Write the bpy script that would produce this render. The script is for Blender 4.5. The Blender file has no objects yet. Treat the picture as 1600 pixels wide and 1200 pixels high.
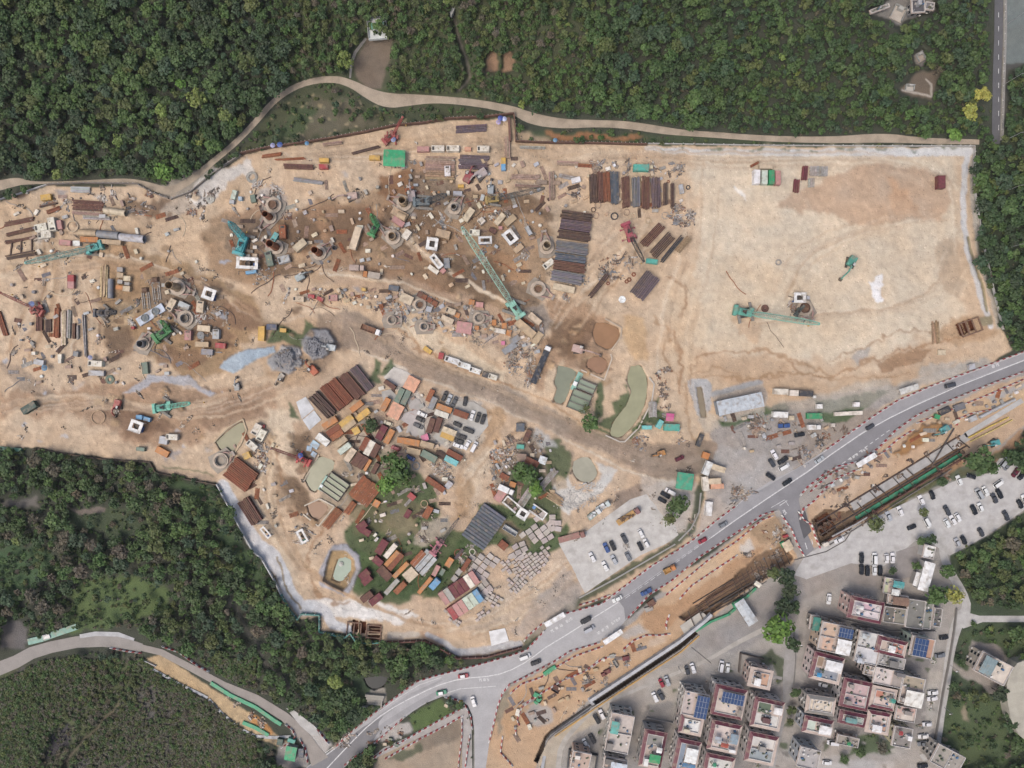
import bpy, bmesh, math, random, re
import numpy as np
from mathutils import Vector, Matrix
from mathutils.geometry import tessellate_polygon
R = math.radians
random.seed(7); rng = np.random.default_rng(7)
sc = bpy.context.scene
COL = sc.collection
# ------------------------------------------------------------------ camera, world, sun, exposure
S = 0.27            # metres on the ground per photograph pixel
H = 288.0           # height of the drone
cam_d = bpy.data.cameras.new('camera'); cam = bpy.data.objects.new('camera', cam_d); COL.objects.link(cam)
cam.location = (0, 0, H); cam_d.sensor_width = 36; cam_d.lens = 36*H/(1600*S)
cam_d.clip_start = 1; cam_d.clip_end = 20000
sc.camera = cam
wd = bpy.data.worlds.new('World'); sc.world = wd; wd.use_nodes = True
nt = wd.node_tree; bg = nt.nodes['Background']
sky = nt.nodes.new('ShaderNodeTexSky'); sky.sky_type = 'NISHITA'; sky.sun_disc = False
SUN_EL, SUN_AZ = 60, 235
sky.sun_elevation = R(SUN_EL); sky.sun_rotation = R(SUN_AZ); sky.air_density = 1.0; sky.dust_density = 6.0; sky.ozone_density = 1.0
nt.links.new(sky.outputs[0], bg.inputs[0]); bg.inputs[1].default_value = 0.125
sun_d = bpy.data.lights.new('sun', 'SUN'); sun_d.energy = 0.95; sun_d.angle = R(30); sun_d.color = (1, 0.95, 0.88)
sun = bpy.data.objects.new('sun', sun_d); COL.objects.link(sun)
az = R(SUN_AZ)
sdir = Vector((math.sin(az)*math.cos(R(SUN_EL)), math.cos(az)*math.cos(R(SUN_EL)), math.sin(R(SUN_EL))))
sun.rotation_euler = sdir.to_track_quat('Z', 'Y').to_euler()
sc.view_settings.view_transform = 'Standard'; sc.view_settings.look = 'None'; sc.view_settings.gamma = 1
sc.view_settings.exposure = 0.60
# ------------------------------------------------------------------ helpers
K = 0.62; SAT = .88
def lin(h, k=K):
    h = NAMED.get(h, h)
    c = [int(h[i:i+2], 16)/255 for i in (0, 2, 4)]; g_ = .3*c[0]+.6*c[1]+.1*c[2]; q_ = SAT if k == K else 1; c = [g_+(x-g_)*q_ for x in c]
    return tuple(k*(x/12.92 if x <= .04045 else ((x+.055)/1.055)**2.4) for x in c) + (1,)
NAMED = dict(white='ededeb', cream='e6dfcf', beige='d8c4a6', tan='c4a884', sandy='cdb18c', orange='c9803f', yellow='d9ab4a', rust='8e4f35', brown='6f4a3e',
  rusty='a5603c', maroon='7c3a42', red='b23a3e', pink='e07aa0', salmon='e2a583', rose='c98f8a', grey='8f9196', silver='b9bcc1', dark='3f4046', black='22252a',
  blue='3c62a8', sky='6aa9d6', navy='4a5672', teal='4fae9d', aqua='6fc3c4', green='2f9a63', moss='6f8474', lightgreen='cbd8c8', purple='6a5a62',
  darkgreen='39564d', steel='737379', slate='56606e', umber='5d4840', clay='a98e7c', lightblue='a9c6de', ash='a9a59f', mud='a98c6c', wine='6e2c3c')
CNAME = dict(slate='blue grey', umber='dark brown', clay='clay coloured', sandy='sand coloured', ash='pale grey', moss='grey green', rusty='orange rust', purple='purple brown', lightgreen='pale green', lightblue='pale blue', darkgreen='dark green', steel='steel grey', sky='sky blue', mud='mud brown', wine='dark red', dark='dark grey')
def cn(c):
    if c in NAMED or c in CNAME: return CNAME.get(c, c)
    r, g, b = (int(c[i:i+2], 16) for i in (0, 2, 4)); mx, mn = max(r, g, b), min(r, g, b)
    if mx-mn < 26: return 'white' if mn > 215 else 'pale grey' if mn > 165 else 'grey' if mn > 90 else 'dark grey'
    if r == mx: return 'red' if g < r*.62 and b < r*.7 else 'orange' if b < r*.5 and g < r*.72 else 'beige' if mn > 120 else 'brown'
    if g == mx: return 'green' if b < g*.85 else 'teal'
    return 'blue' if r < b*.6 else 'pale blue'
def W(x, y, z=0.0):
    k = S*(H-z)/H
    return Vector(((x-800)*k, (600-y)*k, z))
_mats = {}
def mat(name, rough=.8, nscale=1.2, namt=.25, metal=0, bump=0, attr=None, fine=6.0, stain=None):
    if name in _mats: return _mats[name]
    m = bpy.data.materials.new(name); m.use_nodes = True; _mats[name] = m
    n = m.node_tree.nodes; l = m.node_tree.links; b = n['Principled BSDF']
    b.inputs['Roughness'].default_value = rough; b.inputs['Metallic'].default_value = metal
    oi = n.new('ShaderNodeObjectInfo'); tc = n.new('ShaderNodeTexCoord'); geo = n.new('ShaderNodeNewGeometry')
    pos = geo.outputs['Position']
    def noise(s, det=4):
        x = n.new('ShaderNodeTexNoise'); x.inputs['Scale'].default_value = s; x.inputs['Detail'].default_value = det
        l.new(pos, x.inputs['Vector']); return x
    def mr(src, a, b_, lo=.3, hi=.7):
        q = n.new('ShaderNodeMapRange'); q.inputs[1].default_value = lo; q.inputs[2].default_value = hi
        q.inputs[3].default_value = a; q.inputs[4].default_value = b_; l.new(src, q.inputs[0]); return q.outputs[0]
    def vmul(c, f):
        q = n.new('ShaderNodeVectorMath'); q.operation = 'SCALE'; l.new(c, q.inputs[0]); l.new(f, q.inputs[3]); return q.outputs[0]
    src = oi.outputs['Color']
    if attr:
        at = n.new('ShaderNodeAttribute'); at.attribute_name = attr
        mx = n.new('ShaderNodeMix'); mx.data_type = 'RGBA'; mx.blend_type = 'MULTIPLY'; mx.inputs[0].default_value = 1
        l.new(oi.outputs['Color'], mx.inputs[6]); l.new(at.outputs['Color'], mx.inputs[7]); src = mx.outputs[2]
    c = src
    if namt:
        c = vmul(c, mr(noise(nscale).outputs['Fac'], 1-namt, 1+namt))
        c = vmul(c, mr(noise(fine, 3).outputs['Fac'], 1-namt*.6, 1+namt*.6))
    if stain:
        mx = n.new('ShaderNodeMix'); mx.data_type = 'RGBA'; l.new(mr(noise(stain[1], 6).outputs['Fac'], 0, stain[2], .5, .68), mx.inputs[0])
        l.new(c, mx.inputs[6]); mx.inputs[7].default_value = lin(stain[0]); c = mx.outputs[2]
    l.new(c, b.inputs['Base Color'])
    if bump:
        bp = n.new('ShaderNodeBump'); bp.inputs['Strength'].default_value = bump; bp.inputs['Distance'].default_value = .3
        l.new(noise(2.2, 6).outputs['Fac'], bp.inputs['Height']); l.new(bp.outputs[0], b.inputs['Normal'])
    return m
def M_soil(): return mat('soil', .95, .35, .1, bump=.9, attr='Col', fine=2.6)
def M_leaf(): return mat('leaf', .7, .5, .22, attr='Col', fine=3)
def M_paint(): return mat('worn_paint', .6, .7, .16, stain=('9c8a74', .55, .6), fine=4)
def M_car(): return mat('car_paint', .25, .7, .05)
def M_rust(): return mat('rusty_steel', .8, 1.2, .3, stain=('8a6a4c', .5, .5))
def M_conc(): return mat('concrete', .9, .35, .12, bump=.2, fine=2.0, stain=('8f8980', .25, .35))
def M_asph(): return mat('asphalt', .9, .22, .09, bump=.2, fine=1.5)
def M_roof(): return mat('roof_render', .85, .5, .12, fine=3.0, stain=('8d8781', .35, .2))
def M_glass(): return mat('dark_glass', .12, .5, 0)
def M_rub(): return mat('rubber', .8, .5, .1)
def M_bark(): return mat('bark', .9, 2, .3)
def M_mark(): return mat('road_paint', .7, 1.5, .12, stain=('8c8c8e', 1.2, .6))
def M_water():
    if 'water' in _mats: return _mats['water']
    m = mat('water', .3, .12, .08, fine=.5); m.node_tree.nodes['Principled BSDF'].inputs['Specular IOR Level'].default_value = .2
    return m
class MB:
    def __init__(s): s.v = []; s.f = []; s.mi = []; s.c = 0
    def add(s, vs, fs, mi=0):
        o = len(s.v); s.v += [tuple(v) for v in vs]; s.f += [tuple(i+o for i in f) for f in fs]; s.mi += [mi]*len(fs); return s
    def box(s, cx, cy, z0, lx, ly, lz, a=0, mi=0, tx=1, ty=1):
        ca, sa = math.cos(a), math.sin(a); vs = []
        for z, kx, ky in ((z0, 1, 1), (z0+lz, tx, ty)):
            for dx, dy in ((-.5, -.5), (.5, -.5), (.5, .5), (-.5, .5)):
                X, Y = dx*lx*kx, dy*ly*ky; vs.append((cx+X*ca-Y*sa, cy+X*sa+Y*ca, z))
        return s.add(vs, [(3, 2, 1, 0), (4, 5, 6, 7), (0, 1, 5, 4), (1, 2, 6, 5), (2, 3, 7, 6), (3, 0, 4, 7)], mi)
    def bar(s, p, q, w, h=None, mi=0):
        p = Vector(p); q = Vector(q); d = q-p
        if d.length < 1e-5: return s
        d.normalize(); h = h or w
        u = d.cross(Vector((0, 0, 1)))
        if u.length < 1e-3: u = Vector((1, 0, 0))
        u.normalize(); t = u.cross(d); vs = []
        for e in (p, q):
            for a, b in ((-1, -1), (1, -1), (1, 1), (-1, 1)): vs.append(e+u*(a*w/2)+t*(b*h/2))
        return s.add(vs, [(3, 2, 1, 0), (4, 5, 6, 7), (0, 1, 5, 4), (1, 2, 6, 5), (2, 3, 7, 6), (3, 0, 4, 7)], mi)
    def loft(s, loops, mi=0, cap0=True, cap1=True):
        n = len(loops[0]); vs = [p for L in loops for p in L]; fs = []
        for k in range(len(loops)-1):
            for i in range(n):
                j = (i+1) % n; fs.append((k*n+i, k*n+j, (k+1)*n+j, (k+1)*n+i))
        if cap0: fs.append(tuple(range(n))[::-1])
        if cap1: fs.append(tuple(range((len(loops)-1)*n, len(loops)*n)))
        return s.add(vs, fs, mi)
    def cyl(s, p, q, r, n=14, mi=0, r2=None, caps=True):
        p = Vector(p); q = Vector(q); d = (q-p).normalized(); u = d.orthogonal().normalized(); t = d.cross(u); r2 = r if r2 is None else r2
        L = [[e+u*(rr*math.cos(2*math.pi*i/n))+t*(rr*math.sin(2*math.pi*i/n)) for i in range(n)] for e, rr in ((p, r), (q, r2))]
        return s.loft(L, mi, caps, caps)
    def pipe(s, p, q, r, th, n=18, mi=0):     # hollow tube
        p = Vector(p); q = Vector(q); d = (q-p).normalized(); u = d.orthogonal().normalized(); t = d.cross(u)
        L = [[e+u*(rr*math.cos(2*math.pi*i/n))+t*(rr*math.sin(2*math.pi*i/n)) for i in range(n)] for e, rr in ((p, r), (q, r), (q, r-th), (p, r-th), (p, r))]
        return s.loft(L, mi, False, False)
    def prism(s, poly, z0, z1, mi=0, sides=True):
        poly = list(poly)
        if sum((poly[i][0]*poly[(i+1) % len(poly)][1]-poly[(i+1) % len(poly)][0]*poly[i][1]) for i in range(len(poly))) < 0: poly.reverse()
        n = len(poly); tri = tessellate_polygon([[Vector((p[0], p[1], 0)) for p in poly]])
        vs = [(p[0], p[1], z1) for p in poly]; fs = []
        for t in tri:
            a, b, c = (Vector(poly[i]) for i in t)
            fs.append(t if (b-a).cross(c-a) > 0 else t[::-1])
        if sides:
            vs += [(p[0], p[1], z0) for p in poly]
            fs += [(i+n, (i+1) % n+n, (i+1) % n, i) for i in range(n)]
        return s.add(vs, fs, mi)
    def mesh(s, name, mats, smooth=False):
        me = bpy.data.meshes.new(name); me.from_pydata(s.v, [], s.f)
        for m in (mats if isinstance(mats, (list, tuple)) else [mats]): me.materials.append(m)
        if any(s.mi): me.polygons.foreach_set('material_index', s.mi)
        if smooth: me.polygons.foreach_set('use_smooth', [True]*len(me.polygons))
        me.update(); return me
    def build(s, name, mats, parent=None, color='white', smooth=False, loc=None, rz=None):
        return ob(name, s.mesh(name, mats, smooth), parent, color, loc, rz)
def ob(name, me, parent=None, color='white', loc=None, rz=None):
    o = bpy.data.objects.new(name, me); COL.objects.link(o)
    if color is not None: o.color = lin(color) if isinstance(color, str) else color
    if parent: o.parent = parent
    if loc is not None: o.location = loc
    if rz is not None: o.rotation_euler = (0, 0, rz)
    return o
THINGS = []
def tag(o, label, cat, short=None, group=None, zone='', share=False):
    o['label'] = label; o['category'] = cat
    if group: o['group'] = group
    THINGS.append([o, label, cat, short or cat, group, zone, share]); return o
def root(name, loc=(0, 0, 0), rz=0):
    return ob(name, None, None, None, loc, rz)
def struct(o): o['kind'] = 'structure'; return o
def vary(c, a=.08):
    c = lin(c) if isinstance(c, str) else c
    k = 1+random.uniform(-a, a); return tuple(min(1, x*k*(1+random.uniform(-a/3, a/3))) for x in c[:3])+(1,)
# ------------------------------------------------------------------ the ground: one sheet, soil colours kept per vertex
ST = 1.5
gx = np.concatenate([[-9000, -4000, -1800, -900, -500, -300, -200], np.arange(-120, 1721, ST), [1800, 1900, 2100, 2500, 3400, 5600, 10600]])
gy = np.concatenate([[-9400, -4400, -2200, -1300, -700, -400, -200], np.arange(-90, 1291, ST), [1400, 1600, 1900, 2500, 3400, 5600, 10600]])
NX, NY = len(gx), len(gy)
GX, GY = np.meshgrid(gx, gy)
def vnoise(cell, seed, gx_=None, gy_=None):
    r = np.random.default_rng(seed); g = r.random((160, 210)).astype(np.float32)
    X = np.clip((GX if gx_ is None else gx_)/cell, -2000, 2000) % 208; Y = np.clip((GY if gy_ is None else gy_)/cell, -2000, 2000) % 158
    xi = X.astype(int); yi = Y.astype(int); fx = X-xi; fy = Y-yi; fx = fx*fx*(3-2*fx); fy = fy*fy*(3-2*fy)
    return (g[yi, xi]*(1-fx)+g[yi, xi+1]*fx)*(1-fy)+(g[yi+1, xi]*(1-fx)+g[yi+1, xi+1]*fx)*fy
def fbm(cell, seed, o=3):
    return sum(vnoise(cell/2**k, seed+k)*.5**k for k in range(o))/sum(.5**k for k in range(o))*2-1
N1x, N1y, N2x, N2y = fbm(26, 1), fbm(26, 11), fbm(7, 21, 2), fbm(7, 31, 2)
COLR = np.zeros((NY, NX, 3), np.float32); HG = np.zeros((NY, NX), np.float32); DENS = np.ones((NY, NX), np.float32); ROUGH = np.zeros((NY, NX), np.float32)
COLR[:] = lin('44493a')[:3]
def window(pts, pad):
    xs = [p[0] for p in pts]; ys = [p[1] for p in pts]
    i0, i1 = np.searchsorted(gx, [min(xs)-pad, max(xs)+pad]); j0, j1 = np.searchsorted(gy, [min(ys)-pad, max(ys)+pad])
    return slice(j0, max(j1, j0+1)), slice(i0, max(i1, i0+1))
def inpoly(X, Y, poly):
    m = np.zeros(X.shape, bool); n = len(poly)
    for i in range(n):
        x0, y0 = poly[i][:2]; x1, y1 = poly[(i+1) % n][:2]
        if y0 == y1: continue
        m ^= ((y0 > Y) != (y1 > Y)) & (X < (x1-x0)*(Y-y0)/(y1-y0)+x0)
    return m
def blur(m, n):
    for _ in range(int(n)):
        p = np.pad(m, 1, mode='edge'); m = (p[1:-1, :-2]+p[1:-1, 2:]+p[:-2, 1:-1]+p[2:, 1:-1]+2*m)/6
    return m
def mask(pts, soft, warp, width=None):
    sl = window(pts, 10+warp*2+soft*2+(max(width) if width else 0))
    X = GX[sl]+N1x[sl]*warp*1.6+N2x[sl]*warp*.8; Y = GY[sl]+N1y[sl]*warp*1.6+N2y[sl]*warp*.8
    if width is None: m = inpoly(X, Y, pts).astype(np.float32)
    else:
        m = np.zeros(X.shape, np.float32)
        for k in range(len(pts)-1):
            (x0, y0), (x1, y1) = pts[k], pts[k+1]; w0, w1 = width[k], width[k+1]
            dx, dy = x1-x0, y1-y0; t = np.clip(((X-x0)*dx+(Y-y0)*dy)/(dx*dx+dy*dy+1e-9), 0, 1)
            d = np.hypot(X-x0-t*dx, Y-y0-t*dy); m = np.maximum(m, np.clip(((w0+(w1-w0)*t)/2-d)/ST+.5, 0, 1))
    return sl, blur(m, soft)
def paint(pts, c, soft=2, warp=4, a=1, dens=None, h=0, rough=None, width=None, hset=None):
    sl, m = mask(pts, soft, warp, width)
    if c:
        q = (m*a)[..., None]; COLR[sl] = COLR[sl]*(1-q)+np.array(lin(c)[:3], np.float32)*q
    if dens is not None: DENS[sl] = np.where(m > .15, np.float32(dens), DENS[sl])
    if h: HG[sl] += m*h
    if hset is not None: HG[sl] = HG[sl]*(1-m)+hset*m
    if rough is not None: ROUGH[sl] = ROUGH[sl]*(1-m)+rough*m
def line(pts, c, w, soft=1, warp=2, a=1, **k):
    ww = [p[2] for p in pts] if len(pts[0]) > 2 else [w]*len(pts)
    paint([p[:2] for p in pts], c, soft, warp, a, width=ww, **k)
def gz(px, py):
    i = min(max(int(np.searchsorted(gx, px)), 0), NX-1); j = min(max(int(np.searchsorted(gy, py)), 0), NY-1); return float(HG[j, i])
def G(px, py, dz=0):
    z = gz(px, py)
    p = W(px, py, z); return Vector((p.x, p.y, z+dz))
def sheet(name, poly, z, c, m, k='structure'):
    o = MB().prism([W(x, y)[:2] for x, y in poly], 0, z, sides=False).build(name, m, None, c); o['kind'] = k; return o
def ribbon(pts):
    L = []; Rr = []
    for i, p in enumerate(pts):
        a = pts[max(i-1, 0)]; b = pts[min(i+1, len(pts)-1)]
        d = Vector((b[0]-a[0], b[1]-a[1])).normalized(); n = Vector((-d.y, d.x))*p[2]/2
        L.append((p[0]+n.x, p[1]+n.y)); Rr.append((p[0]-n.x, p[1]-n.y))
    return L+Rr[::-1]
def smooth(pts, k=2):
    for _ in range(k):
        q = [pts[0]]
        for a, b in zip(pts[:-1], pts[1:]):
            q.append(tuple(.75*u+.25*v for u, v in zip(a, b))); q.append(tuple(.25*u+.75*v for u, v in zip(a, b)))
        pts = q+[pts[-1]]
    return pts


def haze_box():
    m = bpy.data.materials.new('haze'); m.use_nodes = True; n = m.node_tree.nodes; n.remove(n['Principled BSDF']); v = n.new('ShaderNodeVolumePrincipled')
    v.inputs['Density'].default_value = .00005; v.inputs['Color'].default_value = (.92, .95, 1, 1); v.inputs['Anisotropy'].default_value = .2
    m.node_tree.links.new(v.outputs[0], n['Material Output'].inputs['Volume'])
    b = MB(); b.box(150, 0, -7, 6400, 6200, H+27); o = b.build('haze', m, None, None); o['kind'] = 'stuff'
# ------------------------------------------------------------------ painting the soils
SITE = [(-60,330),(0,316),(40,302),(75,291),(215,291),(245,305),(268,316),(300,303),(345,266),(380,243),(420,234),(520,219),(620,199),(700,190),(802,184),(806,224),(1010,227),(1030,227),(1518,230),
 (1521,300),(1532,370),(1550,450),(1565,512),(1580,545),(1540,574),(1460,601),(1403,625),(1364,650),(1319,682),(1285,706),(1243,733),(1167,775),(1084,842),(1019,883),(962,926),(884,958),(849,987),(824,1005),
 (760,1028),(722,1026),(690,1008),(655,1000),(600,1002),(545,990),(500,986),(500,962),(465,966),(440,938),(430,905),(410,870),(392,855),(365,800),(340,752),(245,735),(238,720),(170,716),(100,706),(62,700),(-60,698)]
VILLAGE = [(740,1290),(740,1130),(790,1075),(900,1010),(985,965),(1050,910),(1150,836),(1210,798),(1245,772),(1300,740),(1372,696),(1431,647),(1544,599),(1720,535),(1720,640),(1600,672),(1590,690),(1560,715),(1600,742),(1640,770),(1600,800),(1540,840),(1484,868),(1490,905),(1512,955),(1500,975),(1482,1060),(1468,1110),(1465,1170),(1500,1290)]
# woodland floor tones
paint([(420,-90),(900,-90),(900,150),(700,160),(560,150),(430,140)], '4d5438', 14, 16)
paint([(-100,1040),(230,1030),(380,1120),(400,1290),(-100,1290)], '55563f', 10, 12, dens=.55)
paint([(120,1200),(200,1120),(240,1060),(300,1090),(380,1150),(380,1290),(120,1290)], '63605a', 12, 12, dens=.35)
paint([(-60,1060),(150,1035),(220,1040),(200,1110),(100,1180),(-60,1190)], '58613d', 12, 12, dens=.8)
line([(100,1195),(125,1160),(160,1130),(185,1100)], '77695c', 3, 1, 3, .8, dens=0)
paint([(80,1150),(110,1130),(108,1165),(70,1190)], '4a474c', 3, 5, dens=.05)
paint([(100,990),(110,920),(200,895),(260,915),(270,960),(190,975),(150,985)], '5a6f3c', 6, 8, dens=.12)
paint([(-90,860),(60,850),(90,880),(40,930),(-90,930)], '44603a', 8, 8, dens=.2)
paint([(110,800),(230,785),(240,830),(110,840)], '49573a', 6, 8, dens=.15)
paint([(240,745),(330,755),(360,830),(400,880),(420,920),(380,900),(340,840),(300,780)], '48603a', 6, 6, dens=.15)
paint([(0,780),(60,775),(60,792),(0,790)], '75706a', 3, 4, dens=0)
paint([(110,797),(165,792),(165,800),(115,802)], '7e7268', 1, 3, dens=0)
paint([(440,1060),(560,1050),(600,1110),(540,1165),(500,1120)], '44583a', 5, 6, dens=.7)
line([(360,940),(390,985),(420,1040),(470,1090)], '57544e', 5, 2, 5, dens=0)
paint([(1470,860),(1600,790),(1720,760),(1720,1290),(1440,1290),(1482,1060),(1515,960)], '46553a', 6, 6, dens=.35)
paint([(1480,1090),(1570,1090),(1590,1200),(1470,1200)], '4f6039', 8, 8, dens=.05)
paint([(1490,1000),(1520,980),(1600,985),(1600,1020),(1530,1010)], '4c5d39', 5, 5, dens=.2)
paint([(1495,890),(1560,860),(1600,840),(1600,960),(1520,955)], '3d4c33', 6, 6, dens=.9)
paint([(1520,1000),(1560,1005),(1595,1055),(1560,1090),(1510,1060)], '9d938a', 2, 4, dens=0)
line([(1488,1040),(1520,1060),(1555,1075)], 'a1978c', 10, 2, 3, dens=0)
paint([(1500,1110),(1512,1100),(1510,1130),(1500,1125)], '9b8c74', 3, 4)
# grass slope between path and works
paint([(375,240),(395,205),(430,170),(470,138),(525,130),(560,150),(605,175),(650,160),(700,163),(800,178),(802,188),(700,192),(620,201),(520,222)], '4e5439', 3, 4, dens=.06, rough=.3)
paint([(440,190),(500,150),(560,165),(600,195),(520,212),(450,215)], '6a644f', 8, 10)
paint([(400,225),(470,165),(500,170),(480,200)], '4b5a38', 6, 8)
for i in range(60):
    x, y = rng.uniform(400, 640), rng.uniform(150, 215)
    if inpoly(np.array([x]), np.array([y]), [(390,232),(430,170),(480,140),(540,145),(640,172),(700,170),(700,190),(520,218)])[0]: paint([(x-2,y-1),(x+3,y-2),(x+3,y+2),(x-1,y+2)], random.choice(['a3946f','8d8a6a','586b3a','b3a17f']), 1, 4, .8)
paint([(806,200),(860,205),(1030,210),(1200,222),(1300,226),(1518,228),(1518,230),(1010,229),(808,224)], '47543a', 2, 3, dens=.12)
paint([(850,207),(950,213),(1010,215),(960,222),(860,218)], 'a0714c', 3, 5)
# grave lawn and small graves
paint([(556,122),(552,95),(574,62),(611,60),(607,98),(594,136),(575,139)], '7f7060', 3, 3, dens=0)
paint([(768,80),(776,82),(777,108),(759,110),(760,88)], 'a58468', 2, 3, dens=0)
paint([(786,84),(798,80),(805,98),(800,110),(784,112)], 'a58468', 2, 3, dens=0)
line([(708,18),(718,60),(730,95),(735,120),(715,142)], '857c70', 4, 1, 2, .8, dens=0)
line([(745,115),(768,108)], '7a6e60', 3, 1, 2, .8)
paint([(1355,20),(1375,5),(1400,-10),(1460,-10),(1462,20),(1425,28),(1405,42),(1385,25)], '8d8984', 2, 4, dens=0)
paint([(1426,85),(1440,78),(1448,92),(1438,104),(1430,98)], '8f8880', 1, 2, dens=0)
paint([(1405,140),(1435,110),(1470,105),(1462,140),(1458,152),(1410,146)], '75685a', 3, 4, dens=0)
line([(1410,141),(1456,150),(1455,132),(1447,124)], 'b9b2a8', 3, 0, 1, dens=0)
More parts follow.
